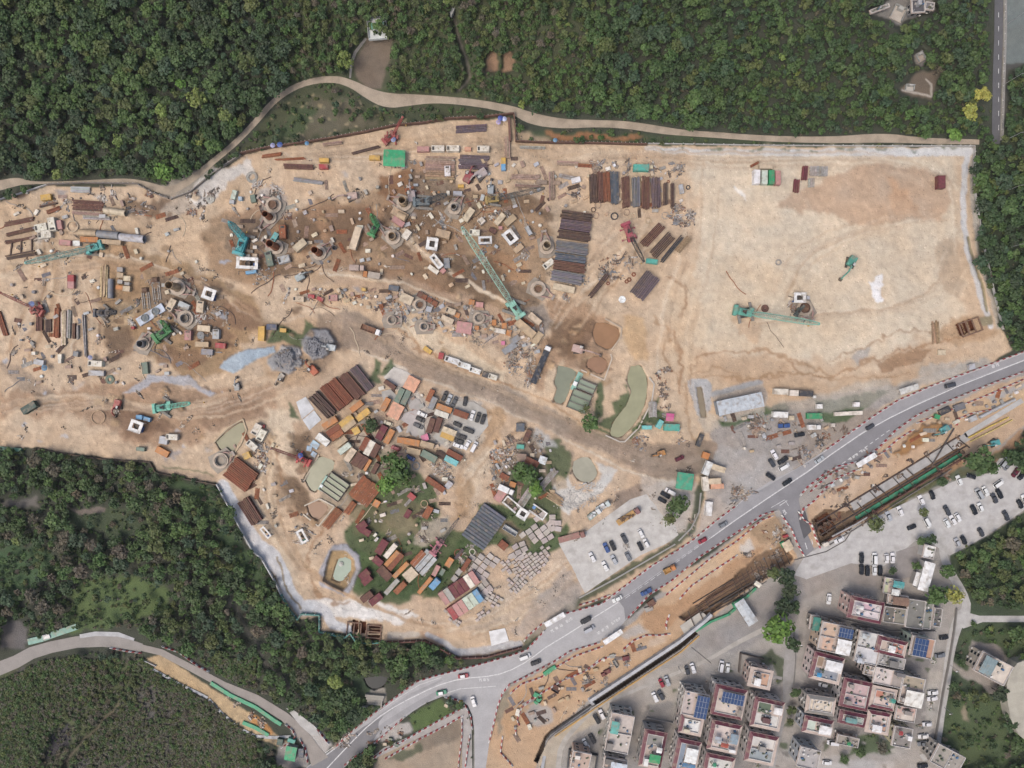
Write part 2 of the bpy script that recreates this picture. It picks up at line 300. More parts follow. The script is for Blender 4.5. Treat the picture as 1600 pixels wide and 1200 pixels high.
# the site itself
paint(SITE, 'd3b899', 1, 2, dens=0, rough=1)
paint([(1080,235),(1500,240),(1500,500),(1380,560),(1080,560)], 'dccab0', 14, 14)
paint([(1110,400),(1250,420),(1350,520),(1200,560),(1100,540)], 'd6c2a6', 14, 12, .8)
paint([(-60,318),(300,310),(400,240),(640,200),(800,190),(870,230),(860,255),(640,235),(420,270),(340,330),(330,420),(150,400),(-60,430)], 'cfb392', 8, 6, .8)
for (p, c, so, wp, a) in [
 ([(330,330),(400,345),(480,320),(560,310),(600,275),(640,262),(700,300),(760,295),(840,320),(862,370),(858,450),(820,500),(740,480),(660,440),(560,415),(460,420),(420,450),(340,430),(310,390)], 'a98a6a', 7, 9, .95),
 ([(600,320),(640,300),(700,330),(730,420),(690,460),(620,420),(580,370)], '99785a', 6, 9, .8),
 ([(680,300),(730,290),(760,310),(745,360),(690,350)], '9c8164', 5, 6, .8),
 ([(360,335),(420,320),(440,350),(410,375),(370,365)], '94755a', 5, 7, .8),
 ([(450,330),(560,318),(600,330),(560,400),(480,400),(440,370)], '9d7a5c', 6, 8, .8),
 ([(590,275),(640,262),(660,285),(650,310),(600,310),(585,300)], '8e6646', 4, 6, .9),
 ([(640,255),(670,250),(672,270),(650,285)], '8f6a4c', 3, 5, .7),
 ([(730,380),(800,390),(830,430),(810,470),(760,450)], 'b4885f', 7, 8, .6),
 ([(470,395),(560,410),(640,425),(740,470),(730,490),(640,455),(540,425),(450,430)], 'a07c5d', 4, 5, .8),
 ([(170,395),(240,395),(330,430),(400,470),(420,500),(380,540),(360,580),(290,590),(240,560),(165,500),(150,450),(165,430)], 'a5855f', 7, 9, .9),
 ([(280,430),(340,440),(370,470),(360,510),(290,520),(260,480)], '93755a', 5, 7, .8),
 ([(350,465),(400,480),(410,510),(370,515),(350,495)], '8f6f56', 4, 6, .8),
 ([(155,500),(205,510),(215,550),(190,560),(160,540)], '97775a', 4, 6, .8),
 ([(250,540),(300,545),(330,560),(290,575),(250,570)], '8f6e52', 4, 6, .8),
 ([(130,380),(210,385),(260,420),(200,440),(150,415)], 'b0906c', 5, 8, .8),
 ([(170,600),(260,595),(320,610),(420,600),(440,640),(330,660),(300,700),(200,690),(150,660),(90,650),(-60,640),(-60,620)], 'a88567', 6, 9, .75),
 ([(150,620),(180,625),(230,640),(260,680),(200,670),(160,650)], '8c6c54', 4, 6, .8),
 ([(330,630),(390,620),(420,650),(380,660),(330,680),(310,660)], '93745b', 3, 6, .7),
 ([(0,560),(30,570),(60,600),(85,615),(60,625),(20,600)], 'a08c78', 3, 5, .7),
 ([(400,500),(470,490),(530,500),(540,540),(500,600),(430,600),(400,560)], 'c2a27f', 7, 8, .8),
 ([(540,440),(640,480),(760,545),(790,580),(700,560),(600,510),(530,480),(470,470),(470,455)], 'cfb08d', 3, 4, .7),
 ([(620,490),(690,520),(790,580),(785,600),(700,560),(640,530),(600,505)], 'dcc8ab', 4, 5, .9),
 ([(440,420),(600,470),(700,500),(800,560),(850,520),(760,470),(640,440),(560,430)], 'b99d82', 5, 7, .75),
 ([(780,600),(860,640),(900,670),(880,678),(800,640)], 'b0aca6', 6, 7, .5),
 ([(855,470),(910,475),(950,500),(960,540),(940,590),(900,570),(860,575),(850,610),(820,590),(845,540),(870,520)], 'ad8b6c', 6, 7, .9),
 ([(900,500),(925,495),(935,510),(915,545),(895,530)], '80644e', 4, 5, .8),
 ([(800,480),(850,475),(870,500),(840,530),(800,510)], '8b827b', 4, 7, .8),
 ([(850,590),(880,560),(870,620),(850,610)], 'cdb597', 4, 4, .8),
 ([(975,495),(1005,500),(1015,560),(990,565),(975,540)], 'cfaa7c', 4, 4, .8),
 ([(1040,440),(1075,420),(1110,500),(1100,560),(1070,600),(1050,560)], 'd8bf9f', 6, 7, .7),
 ([(1210,320),(1250,300),(1330,262),(1420,255),(1485,275),(1485,320),(1470,345),(1420,345),(1350,355),(1330,345)], 'c4a588', 5, 6, .85),
 ([(1380,270),(1430,300),(1440,345),(1400,340)], 'cb9f78', 6, 8, .6),
 ([(1460,380),(1490,370),(1505,420),(1500,465),(1470,450)], 'bfa78b', 6, 6, .8),
 ([(1150,480),(1190,500),(1180,540),(1150,520)], 'c89f78', 4, 6, .5),
 ([(1080,540),(1200,560),(1300,600),(1420,570),(1500,540),(1520,560),(1420,600),(1300,635),(1200,615),(1080,590)], 'c7a582', 6, 10, .55),
 ([(1460,520),(1500,490),(1540,500),(1560,520),(1500,545)], 'b7936c', 5, 7, .7),
 ([(1370,565),(1430,545),(1460,545),(1440,565),(1380,580)], 'a88463', 2, 4, .9),
 ([(1330,560),(1345,545),(1362,540),(1358,560),(1340,572)], 'aaa59f', 2, 3, .8),
 ([(1440,570),(1500,560),(1480,580),(1430,590)], 'b9b4aa', 3, 4, .7),
 ([(1370,610),(1480,575),(1540,560),(1560,565),(1440,605),(1400,622),(1360,645)], 'b5b1a9', 4, 4, .8),
 ([(1220,630),(1390,590),(1400,612),(1330,640),(1215,640)], 'bdb3a3', 5, 4, .7),
 ([(1115,660),(1240,640),(1400,620),(1365,650),(1285,706),(1243,733),(1167,775),(1140,790),(1100,770),(1110,700)], 'a29c97', 4, 4, .95),
 ([(1110,690),(1160,700),(1200,720),(1240,735),(1170,770),(1120,760)], 'b3b0ad', 4, 4, .8),
 ([(1310,650),(1360,640),(1375,650),(1290,700),(1240,700),(1260,680)], '9a8d80', 4, 6, .8),
 ([(1170,760),(1160,770),(1130,790),(1110,770),(1140,750)], '9f8f7f', 3, 5, .8),
 ([(640,560),(800,625),(880,680),(1010,740),(1090,770),(1060,850),(960,925),(800,1000),(560,960),(500,860),(430,700),(460,600),(560,560)], 'cbb094', 6, 6, .6),
 ([(560,700),(600,700),(680,760),(680,830),(740,830),(690,940),(600,930),(560,890),(540,840),(570,780)], '4e6138', 4, 6, .95),
 ([(575,800),(640,770),(670,800),(620,850)], '7b7453', 5, 8, .8),
 ([(600,810),(645,800),(650,830),(620,835)], '8f8262', 4, 7, .7),
 ([(660,815),(700,800),(705,830),(665,855),(640,850)], 'b7ab98', 3, 5, .9),
 ([(540,700),(570,745),(560,790),(520,800),(500,780)], 'a9987f', 4, 5, .7),
 ([(610,580),(640,590),(660,620),(680,645),(640,660),(640,620),(610,600)], 'c5bfb6', 3, 4, .9),
 ([(610,570),(640,575),(640,595),(610,600),(598,590)], 'd9d2c7', 2, 3, .9),
 ([(640,640),(680,640),(760,640),(760,690),(700,700),(650,680),(625,655)], 'b9b2aa', 3, 4, .9),
 ([(690,610),(750,630),(760,660),(700,640)], 'bdb6ad', 3, 3, .8),
 ([(550,675),(580,670),(590,690),(560,700)], 'bbb0a0', 3, 4, .8),
 ([(750,660),(785,645),(775,720),(745,780),(730,800),(715,760),(740,700)], 'd6c1a6', 5, 5, .8),
 ([(755,640),(790,640),(780,700),(755,700)], 'b8946c', 4, 6, .8),
 ([(715,740),(745,760),(735,800),(705,810)], 'bb9870', 4, 6, .7),
 ([(660,620),(600,760),(560,750),(590,640)], 'b3a28f', 6, 8, .5),
 ([(780,700),(830,680),(880,690),(900,715),(880,760),(860,800),(840,790),(800,800),(775,780),(770,720)], '8e8070', 5, 6, .8),
 ([(845,690),(880,690),(895,720),(890,760),(870,750),(850,720)], '56663f', 3, 8, .85),
 ([(795,730),(840,720),(870,770),(880,810),(870,830),(840,800),(800,790)], '4b5d36', 4, 5, .9),
 ([(745,790),(800,790),(870,830),(890,810),(880,850),(840,870),(770,850),(740,870),(700,900),(690,880),(750,800)], '4a6136', 3, 4, .95),
 ([(780,800),(820,830),(830,855),(795,850),(770,815)], '8d7a62', 4, 6, .8),
 ([(862,760),(890,745),(900,765),(925,770),(940,740),(930,720),(968,732),(940,770),(900,790),(890,805),(870,790)], 'cfccc6', 2, 3, 1),
 ([(832,668),(860,680),(870,700),(845,700),(833,685)], 'c5c4c1', 3, 5, .8),
 ([(870,740),(885,745),(890,760),(868,770)], 'c2ab8c', 3, 4, .8),
 ([(560,890),(600,880),(690,900),(640,940),(600,945),(555,930)], '4b6237', 4, 4, .9),
 ([(555,860),(580,870),(590,920),(555,925)], '4d6437', 3, 4, .9),
 ([(688,880),(720,860),(745,870),(700,930),(660,940)], '4c6137', 3, 4, .9),
 ([(545,745),(590,790),(600,830),(560,830),(540,800)], '6c6a48', 4, 6, .7),
 ([(790,900),(880,850),(1000,760),(1010,800),(940,860),(860,960),(780,980),(700,985),(720,975),(790,950)], 'c9b39b', 5, 5, .8),
 ([(890,880),(912,922),(900,945),(850,975),(820,960),(850,920)], 'a99d91', 5, 6, .8),
 ([(960,770),(1000,755),(1030,760),(985,785),(955,800)], '8f7d70', 3, 5, .8),
 ([(1000,740),(1060,755),(1090,760),(1090,830),(1060,850),(1020,840),(1010,800)], 'bcb4aa', 4, 4, .7),
 ([(420,640),(470,640),(480,700),(470,740),(430,800),(440,860),(480,930),(440,880),(400,800),(420,700)], 'dcc7aa', 6, 6, .7),
 ([(430,740),(450,735),(500,790),(500,830),(470,810),(440,790)], 'a88a6b', 4, 7, .8),
 ([(455,660),(470,655),(485,700),(475,740),(460,720)], 'bf9d7c', 4, 4, .7),
 ([(500,935),(600,945),(660,960),(620,975),(520,960)], 'ebe8e3', 2, 5, .9),
 ([(760,985),(790,980),(792,1000),(765,1005)], 'c9a982', 3, 4, .6),
 ([(655,985),(690,990),(700,1010),(660,1002)], 'c39a7a', 3, 4, .7),
 ([(265,275),(330,262),(345,290),(300,330),(260,350),(240,330)], 'bdb2a4', 4, 7, .7),
 ([(330,268),(385,246),(395,262),(360,285),(352,300),(330,320),(300,325),(290,312)], 'dedad4', 2, 8, .85),
 ([(400,300),(440,290),(450,330),(430,345),(410,320)], 'a09a98', 4, 7, .7),
 ([(430,395),(500,400),(560,430),(500,440),(440,430)], 'c4a581', 5, 6, .7),
 ([(215,470),(205,500),(195,515),(190,490)], 'd2b68f', 4, 6, .7),
 ([(160,500),(190,470),(215,480),(200,520),(165,530)], 'd4b892', 4, 6, .5)]:
    paint(p, c, so, wp, a)
paint(*([(520,495),(560,492),(600,515),(650,560),(720,590),(800,612),(870,650),(940,680),(980,690),(1010,700),(1080,690),(1120,690),(1110,735),(1060,750),(1000,735),(940,700),(880,680),(830,650),(760,625),(690,595),(640,575),(610,555),(570,545),(530,530)], 'a18c78', 2, 3, 1))
paint([(500,490),(560,490),(600,520),(590,545),(540,540),(510,580),(480,570),(500,520)], 'a68f78', 4, 6, .9)
paint([(560,500),(620,535),(700,580),(690,590),(620,565),(560,530)], 'aa957d', 5, 6, .7)
paint([(780,600),(860,640),(900,665),(880,675),(800,640)], 'b0a493', 5, 7, .7)
paint([(930,660),(1000,690),(1080,700),(1100,720),(1000,715),(930,690)], '9a8772', 4, 6, .7)
paint([(975,690),(1010,705),(1100,690),(1112,700),(1105,738),(1060,752),(1000,738)], '988674', 3, 4, .95)
for off in (-9, -4, 3, 8): line(smooth([(560,515+off),(640,560+off),(760,612+off),(870,660+off),(960,700+off),(1040,715+off),(1100,700+off)], 3), random.choice(['8f7a66','b7a592']), 3, 1, 2, .5)
line([(548,545),(600,560),(640,583),(700,605),(770,632),(850,665),(910,700),(980,735),(1050,755)], 'd9ccb8', 3, 1, 3, .8)
line([(620,500),(660,545),(720,580),(790,602),(840,618),(900,655),(960,685),(1000,700)], 'b98f62', 2.5, 1, 3, .7)
# darker wet working ground
for p in [[(590,330),(640,310),(690,330),(680,380),(620,390)],[(640,270),(700,280),(760,320),(700,330),(640,310)],[(700,400),(760,400),(800,450),(760,470),(700,450)],[(350,350),(400,340),(430,370),(400,400),(350,390)],[(440,340),(480,330),(500,370),(470,400),(430,380)],[(530,330),(570,320),(590,360),(560,400),(520,370)],[(390,400),(450,400),(500,420),(450,430),(390,430)],
 [(240,430),(290,430),(330,470),(290,500),(240,470)],[(300,500),(350,500),(370,540),(320,545)],[(165,510),(200,505),(212,540),(185,560),(160,545)],[(180,640),(240,640),(270,670),(220,690),(180,665)],[(60,610),(100,620),(80,640),(50,630)],[(760,430),(820,440),(850,470),(800,480)],[(860,500),(900,490),(920,520),(890,560),(860,540)],[(200,310),(260,320),(240,350),(190,340)],[(455,670),(485,680),(480,730),(455,720)],[(440,735),(480,760),(495,800),(455,785)],[(770,300),(850,310),(860,340),(780,340)]]:
    paint(p, random.choice(['80644b','886a52','786049','84705c']), 4, 10, .85)
for x, y, r_ in [(800,510,12),(655,470,10),(560,455,9),(700,500,12),(760,525,14),(820,540,15),(480,455,9),(440,470,8),(300,600,8),(250,300,12),(150,310,14),(90,300,12),(210,330,10),(60,380,10),(330,300,12),(420,300,14),(260,560,8),(120,600,9),(330,700,10),(270,710,10),(560,310,7),(640,330,9),(540,270,8),(760,270,10)]:
    paint([(x-r_,y),(x-r_*.4,y-r_*.5),(x+r_,y-r_*.2),(x+r_*.5,y+r_*.5)], random.choice(['b4aeac','a7a3a6','c4bab0','bdb4ab','9fa1a8']), 3, 9, .75)
# green strips
for p in [[(1120,660),(1140,650),(1230,632),(1235,642),(1180,655),(1130,668)],[(940,655),(960,648),(955,630),(985,612),(975,600),(1000,640),(960,690),(930,680)],[(935,600),(945,590),(940,650),(925,655)],[(1030,620),(1022,650),(1000,680),(985,690),(990,670),(1015,640)],[(1275,628),(1360,612),(1390,612),(1350,640),(1320,660),(1280,660)],[(430,505),(470,520),(480,500),(500,515),(470,545),(440,535),(415,535)],[(585,560),(595,565),(592,590),(600,600),(570,600),(580,590)],[(612,560),(618,575),(600,590),(592,585)],[(450,625),(460,640),(470,655),(455,650)],[(1050,650),(1020,640),(1010,660),(1030,665)]]:
    paint(p, '48603a', 2, 3, .9)
line([(824,1000),(850,980),(880,955),(930,925),(990,885),(1040,860),(1075,835),(1090,800),(1092,770)], '49553a', 12, 2, 4, .9)
line([(1090,690),(1100,720),(1095,760),(1092,800)], '4a5140', 10, 2, 3, .85)
# rock heaps, tarpaulin coloured grouting, spilled white
paint([(418,562),(440,540),(470,545),(470,570),(450,582),(425,580)], 'a7a6a6', 2, 4, 1, h=1.5)
paint([(432,560),(450,545),(462,560),(450,575)], '8b8c90', 2, 4, 1, h=2)
paint([(470,530),(485,515),(510,515),(524,535),(515,555),(490,562),(472,550)], '94959a', 2, 3, 1, h=2.5)
paint([(478,535),(490,528),(505,540),(495,556),(482,552)], '5d5f66', 2, 3, 1, h=1.5)
paint([(1362,440),(1378,432),(1388,445),(1380,465),(1365,470),(1360,455)], 'f0f2f6', 1, 7, 1)
paint([(1150,290),(1160,296),(1165,312),(1152,300)], 'ece7df', 1, 4, 1)
paint([(345,575),(352,562),(380,548),(428,540),(430,550),(400,562),(365,582)], 'a9bccb', 1, 2, .95, h=.5)
paint([(188,615),(215,600),(232,588),(270,590),(295,584),(312,600),(338,618),(325,622),(300,600),(240,600),(215,612)], 'b5b9c2', 1, 3, .85, h=.3)
for x, y, s in [(346,615,4),(255,572,7),(90,545,5),(10,560,8),(40,665,6),(60,690,5),(100,680,8),(180,580,6),(70,612,4),(350,495,8),(240,640,4),(275,672,6),(350,405,8),(285,700,5)]:
    paint([(x-s,y),(x,y-s/2),(x+s,y),(x,y+s/2)], random.choice(['b9c3d2','c5c6cc','aab8cc']), 1, 5, .7)
# sprayed concrete slopes round the edge
WALLS_C = []
line([(1010,232,6),(1060,236,9),(1200,238,11),(1400,238,13),(1515,236,14)], 'd6d7d7', 6, 1, 2, .95)
for i in range(26):
    x = rng.uniform(1030, 1500); paint([(x-6,229+rng.random()*4),(x+6,230),(x+3,236),(x-2,235)], '66704f', 1, 4, .6)
line([(1512,236,10),(1506,300,9),(1506,360,9),(1520,420,9),(1535,470,9),(1548,510,9)], 'd2d2d3', 6, 1, 2, .95)
line([(1520,245,5),(1520,300,8),(1525,360,9),(1540,430,10),(1562,510,8)], 'b9b2a6', 6, 1, 2, .9)
line([(1512,370),(1522,410),(1536,450),(1542,486)], '948b68', 4, 0, 1, .9, h=-.8)
paint([(1528,498),(1550,492),(1552,507),(1532,510)], '9a8e70', 1, 1, 1)
line([(350,758,18),(372,800,18),(400,850,22),(425,872,27),(440,895,22),(452,925,21),(470,950,21),(492,945,18),(512,955,18),(520,975,16),(545,984,13)], 'd6d6d8', 6, 1, 2, 1)
line([(433,872),(440,890),(445,915),(455,935),(470,950)], 'a59273', 3, 0, 2, .9)
line([(610,992,10),(650,992,10)], 'c9c0b4', 6, 1, 2, .9)
line([(668,992,8),(690,1000,9),(715,1018,10),(760,1016,12),(812,1004,10)], 'c4c4c6', 6, 1, 2, .95)
line([(250,735,8),(290,742,8),(335,748,8)], 'bda48a', 6, 1, 2, .9)
line([(255,728),(290,735),(335,742)], '5c6a44', 2, 1, 3, .8)
paint([(519,852),(541,849),(560,868),(563,889),(553,917),(539,933),(498,914),(496,890)], 'a9a8ae', 1, 2, 1, hset=.5)
paint([(518,861),(538,860),(553,873),(555,893),(545,913),(535,923),(505,908),(508,888)], 'b79a6e', 1, 1, 1, hset=-1.5)
paint([(1073,595),(1082,591),(1105,592),(1112,606),(1112,640),(1100,655),(1090,650),(1078,612)], 'b4b5b6', 1, 2, .95)
line([(1115,617),(1160,603),(1188,596)], 'a6abb0', 9, 1, 1, .9)
paint([(1115,620),(1190,598),(1200,615),(1195,650),(1125,660)], 'bdb5ab', 1, 2, .7)
paint([(1100,640),(1120,650),(1125,670),(1108,680),(1095,660)], 'c2b7a5', 3, 4, .8)
# runnels and wheel tracks
TR = [((1082,560),(1120,545),(1180,548),(1230,560),(1260,585),(1300,590),(1370,560),(1440,540),(1520,520)),((1075,585),(1120,575),(1160,590),(1200,588),(1260,580)),((1080,600),(1072,580),(1090,560)),((1100,590),(1180,592),(1240,575),(1330,600),(1420,580)),
 ((1040,430),(1070,440),(1075,470),(1060,490)),((1020,500),(1045,510),(1040,560),(1060,600)),((1180,545),(1240,560),(1300,585)),((1300,560),(1360,540),(1400,520),(1450,520)),((1072,600),(1068,640),(1085,690)),((500,830),(478,870),(480,900),(500,930),(540,945)),((420,690),(440,720),(450,760)),
 ((600,505),(660,545),(740,585),(800,605)),((1050,520),(1062,560),(1062,620))]
for t in TR: line(smooth(list(t), 2), random.choice(['a9815c','b08c67','9f7a58']), rng.uniform(2, 5), 1, 6, .75)
TK = [((0,440),(150,400),(330,440),(420,520),(520,500)),((860,260),(1000,240),(1110,250),(1480,245),(1490,350),(1500,450),(1400,540),(1200,560)),((1100,250),(1090,400),(1060,480),(1050,600),(1070,680)),((1230,470),(1260,400),(1350,360),(1490,340)),
 ((0,640),(150,620),(300,650),(440,600),(520,540)),((420,200),(430,250),(600,230),(800,215),(870,260)),((450,640),(430,720),(430,820),(480,900),(600,960),(740,990),(830,930),(960,850),(1060,780)),((870,470),(930,440),(960,400),(1000,340)),((880,520),(940,420),(1040,350)),((1150,520),(1300,500),(1460,480),(1500,400)),
 ((600,320),(640,380),(720,440),(830,490)),((480,420),(600,430),(700,470),(820,520)),((30,560),(60,500),(80,420),(60,330)),((120,420),(140,500),(130,600)),((700,750),(740,700),(780,660)),((700,985),(800,960),(900,880),(1000,800)),((540,500),(650,560),(800,620),(960,690),(1090,700))]
for t in TK:
    for k in range(16):
        off = rng.uniform(-26, 26); b = smooth(list(t), 3); off2 = off+rng.uniform(-10, 10)
        b = [(x+off+(off2-off)*i/len(b), y+off*.5+(off2-off)*.6*i/len(b)) for i, (x, y) in enumerate(b)]
        b = [p for p in b if inpoly(np.array([p[0]]), np.array([p[1]]), SITE)[0]]
        a0 = int(rng.integers(0, max(1, len(b)//3))); b = b[a0:a0+int(rng.integers(8, 30))]
        if len(b) > 3: line(b, random.choice(['ecdcc4','bb9a78','a5835f','dcc6a8','c9ab88','a58a70']), rng.uniform(1.6, 4.6), 1, 3, rng.uniform(.25, .6)*(.5 if b[len(b)//2][0] > 1060 else 1))
for k in range(60):     # graded sweeps on the open plot
    cx, cy = random.choice([(1250,380),(1330,470),(1420,400),(1180,330),(1400,300),(1120,480)]); r0 = rng.uniform(20, 110); a0 = rng.uniform(0, 6.28); n = int(rng.integers(8, 22))
    b = [(cx+r0*1.3*math.cos(a0+i*.09), cy+r0*.8*math.sin(a0+i*.09)) for i in range(n)]
    b = [p for p in b if 1090 < p[0] < 1495 and 245 < p[1] < 540]
    if len(b) > 4: line(b, random.choice(['e9dcc6','cdb293','c2a688','ddccb2']), rng.uniform(1.5, 5), 2, 3, rng.uniform(.08, .26))
paint([(i[0],i[1]) for i in [(1150,590),(1152,591),(1150,593)]], 'a9815c', 0, 0, .1)
# construction strip south of the road, village ground, car parks
paint(VILLAGE, 'a9a39c', 1, 1, dens=0)
paint([(745,1290),(752,1200),(765,1150),(780,1100),(800,1075),(900,1020),(985,975),(1060,912),(1150,840),(1210,800),(1245,870),(1235,885),(1180,915),(1110,965),(1040,1020),(920,1095),(862,1140),(850,1170),(835,1200),(830,1290)], 'cba985', 1, 2, rough=1)
for p, c in [([(785,1110),(830,1070),(900,1050),(960,1030),(900,1080),(830,1110),(790,1160)], 'c49c72'),([(1000,960),(1060,940),(1110,900),(1150,870),(1200,850),(1160,900),(1080,950),(1020,1000)], 'bb9068'),([(1020,920),(1150,850),(1200,820),(1140,880),(1060,930)], 'd8b894'),([(812,1115),(835,1095),(858,1105),(860,1125),(840,1135)], 'b3b2b0'),
 ([(960,990),(1000,975),(1010,985),(980,1000)], 'b9b5b0'),([(1155,850),(1175,845),(1180,860),(1160,866)], 'd2cfca'),([(1015,1000),(1035,990),(1040,1005),(1020,1015)], 'cbb59d'),([(780,1100),(790,1075),(800,1080),(790,1120),(775,1150)], '8f8a78'),([(1170,820),(1220,810),(1235,850),(1190,850)], '9f8567')]: paint(p, c, 3, 5, .8)
paint([(1262,790),(1300,770),(1372,700),(1440,655),(1544,605),(1720,545),(1720,640),(1600,665),(1540,715),(1480,740),(1400,785),(1310,840),(1262,860)], 'c7a98a', 1, 2, rough=1)
for p, c, h in [([(1392,708),(1410,690),(1440,668),(1475,655),(1478,668),(1450,690),(1410,708)], 'a3743f', 1.6),([(1280,775),(1320,755),(1385,715),(1400,720),(1330,775),(1275,800)], 'd3b597', 0),([(1500,735),(1560,705),(1600,670),(1600,690),(1560,718),(1500,745)], 'b58a62', 0),([(1500,640),(1600,600),(1720,560),(1720,600),(1560,645)], 'cdae88', 0),([(1400,775),(1500,715),(1510,725),(1420,780),(1330,825)], 'a5805a', -.5),([(1310,838),(1400,788),(1480,745),(1482,750),(1400,793)], 'c9a355', 0),([(1540,620),(1600,595),(1600,605),(1550,630)], 'aaa9a8', 0)]: paint(p, c, 2, 5, .9, h=h)
paint([(1385,780),(1480,738),(1550,712),(1600,690),(1720,660),(1720,745),(1600,738),(1560,715),(1530,740),(1470,760),(1395,795)], '49593a', 2, 4, .85)
for p, c in [([(1240,900),(1320,880),(1400,890),(1430,860),(1440,830),(1470,850),(1440,900),(1380,920),(1320,910),(1250,940)], 'a29991'),([(1150,960),(1240,890),(1260,930),(1240,980),(1150,1020),(1080,1010)], '9a9490'),([(930,1110),(1000,1060),(1080,1030),(1060,1080),(1040,1110),(1000,1120)], 'b5aca1'),([(1010,1100),(1050,1095),(1050,1125),(1000,1120)], '848281'),
 ([(1270,1180),(1400,1190),(1380,1290),(1260,1290)], 'bcb8b4'),([(1340,1150),(1370,1140),(1375,1175),(1325,1180)], '4d6238'),([(1440,1040),(1470,1050),(1455,1140),(1430,1120)], 'bcb5aa'),([(1100,1050),(1130,1030),(1150,1050),(1120,1070)], '9d9893'),([(840,1180),(860,1150),(940,1110),(930,1130),(880,1160),(860,1290),(835,1290)], 'c2b39c'),([(1400,880),(1440,850),(1440,900),(1400,905)], '8d8888')]: paint(p, c, 3, 3, .9)
paint([(1185,1030),(1205,1015),(1225,1030),(1228,1065),(1215,1070),(1210,1040),(1190,1035)], '505c3e', 2, 3, .9)
for x, y, s in [(1140,1045,4),(1170,1075,5),(1232,1110,5),(1230,1130,5),(1227,1165,5),(1385,1165,12),(1320,1185,9),(940,1140,4),(1290,1165,6),(1060,1100,3),(1108,1078,3),(1345,1170,9)]: paint([(x-s,y-s),(x+s,y-s),(x+s,y+s),(x-s,y+s)], '4a5a38', 2, 4, .85)
# little plots and roadworks bottom left
paint([(500,1200),(530,1172),(560,1150),(600,1120),(560,1140),(520,1168)], 'b6a695', 1, 3, dens=0)
paint([(228,1030),(255,1022),(320,1068),(400,1120),(455,1165),(440,1170),(380,1140),(330,1100),(300,1080),(240,1045)], 'c9ad83', 1, 2, dens=0, rough=.6)
paint([(395,1115),(420,1130),(430,1145),(415,1145),(392,1130)], 'c58a4a', 2, 3, .9)
paint([(455,1140),(495,1140),(520,1165),(500,1180),(470,1160)], 'bdb8b2', 2, 3, dens=0)
paint([(440,1160),(480,1170),(484,1200),(440,1200),(430,1185)], 'a39c94', 2, 3, dens=0)
paint([(640,1117),(690,1095),(708,1110),(680,1130),(650,1142)], '566c3a', 2, 3, dens=0)
paint([(700,1110),(760,1110),(760,1290),(700,1290)], None, 0, 0, dens=0)
paint([(590,1180),(650,1150),(720,1118),(722,1150),(730,1200),(730,1290),(560,1290)], 'ad9b85', 2, 3, dens=0)
paint([(650,1150),(715,1122),(720,1150),(690,1165),(660,1170)], '857868', 4, 6, .9, dens=0)
paint([(605,1185),(660,1160),(665,1170),(625,1190)], '5c6148', 2, 4, .9)
paint([(600,1140),(640,1125),(650,1140),(610,1160),(590,1160)], 'b5afa8', 2, 3, dens=0)
paint([(575,1078),(590,1070),(604,1078),(602,1095),(570,1098)], 'a09a8f', 1, 4, dens=0)
paint([(0,975),(30,968),(45,985),(40,1010),(0,1010)], '6f6a68', 3, 4, dens=0)
paint([(20,1055),(36,1040),(60,1050),(30,1062)], '55534e', 2, 3)
# right-hand court and road
paint([(1556,-90),(1720,-90),(1720,105),(1600,100),(1575,110),(1572,200),(1590,215),(1720,215),(1720,150),(1566,230),(1553,215)], '565552', 2, 2, dens=0)
paint([(1562,200),(1600,140),(1720,120),(1720,230),(1570,230)], '46523a', 3, 4, dens=1)
paint([(1572,-90),(1720,-90),(1720,90),(1570,100),(1568,60)], '77807d', 1, 1, dens=0)
paint([(1560,215),(1600,200),(1720,230),(1720,520),(1600,545),(1560,500),(1530,400),(1524,240)], '3a4530', 5, 6, dens=1.0)
# keep clear of the small slabs and paths
NP = [(-60,300,20),(0,290,16),(28,283,13),(48,286,4),(100,285,3),(150,284,6),(200,283,10),(235,291,12),(262,300,12),(290,288,11),(330,255,9),(370,222,9),(400,190,9),(430,155,9),(470,130,9),(520,122,11),(550,131,12),(575,146,17),(605,158,24),(640,156,18),(680,155,11),(740,160,11),(800,171,12),(830,186,19),(880,194,15),(930,193,11),(980,195,12),(1030,203,12),(1070,208,9),(1120,211,9),(1200,217,9),(1300,219,10),(1380,215,15),(1440,220,9),(1530,222,8)]
NP = smooth(NP, 2)
paint([(p[0],p[1]) for p in NP], None, 0, 0, 1, width=[p[2]+3 for p in NP], dens=0)
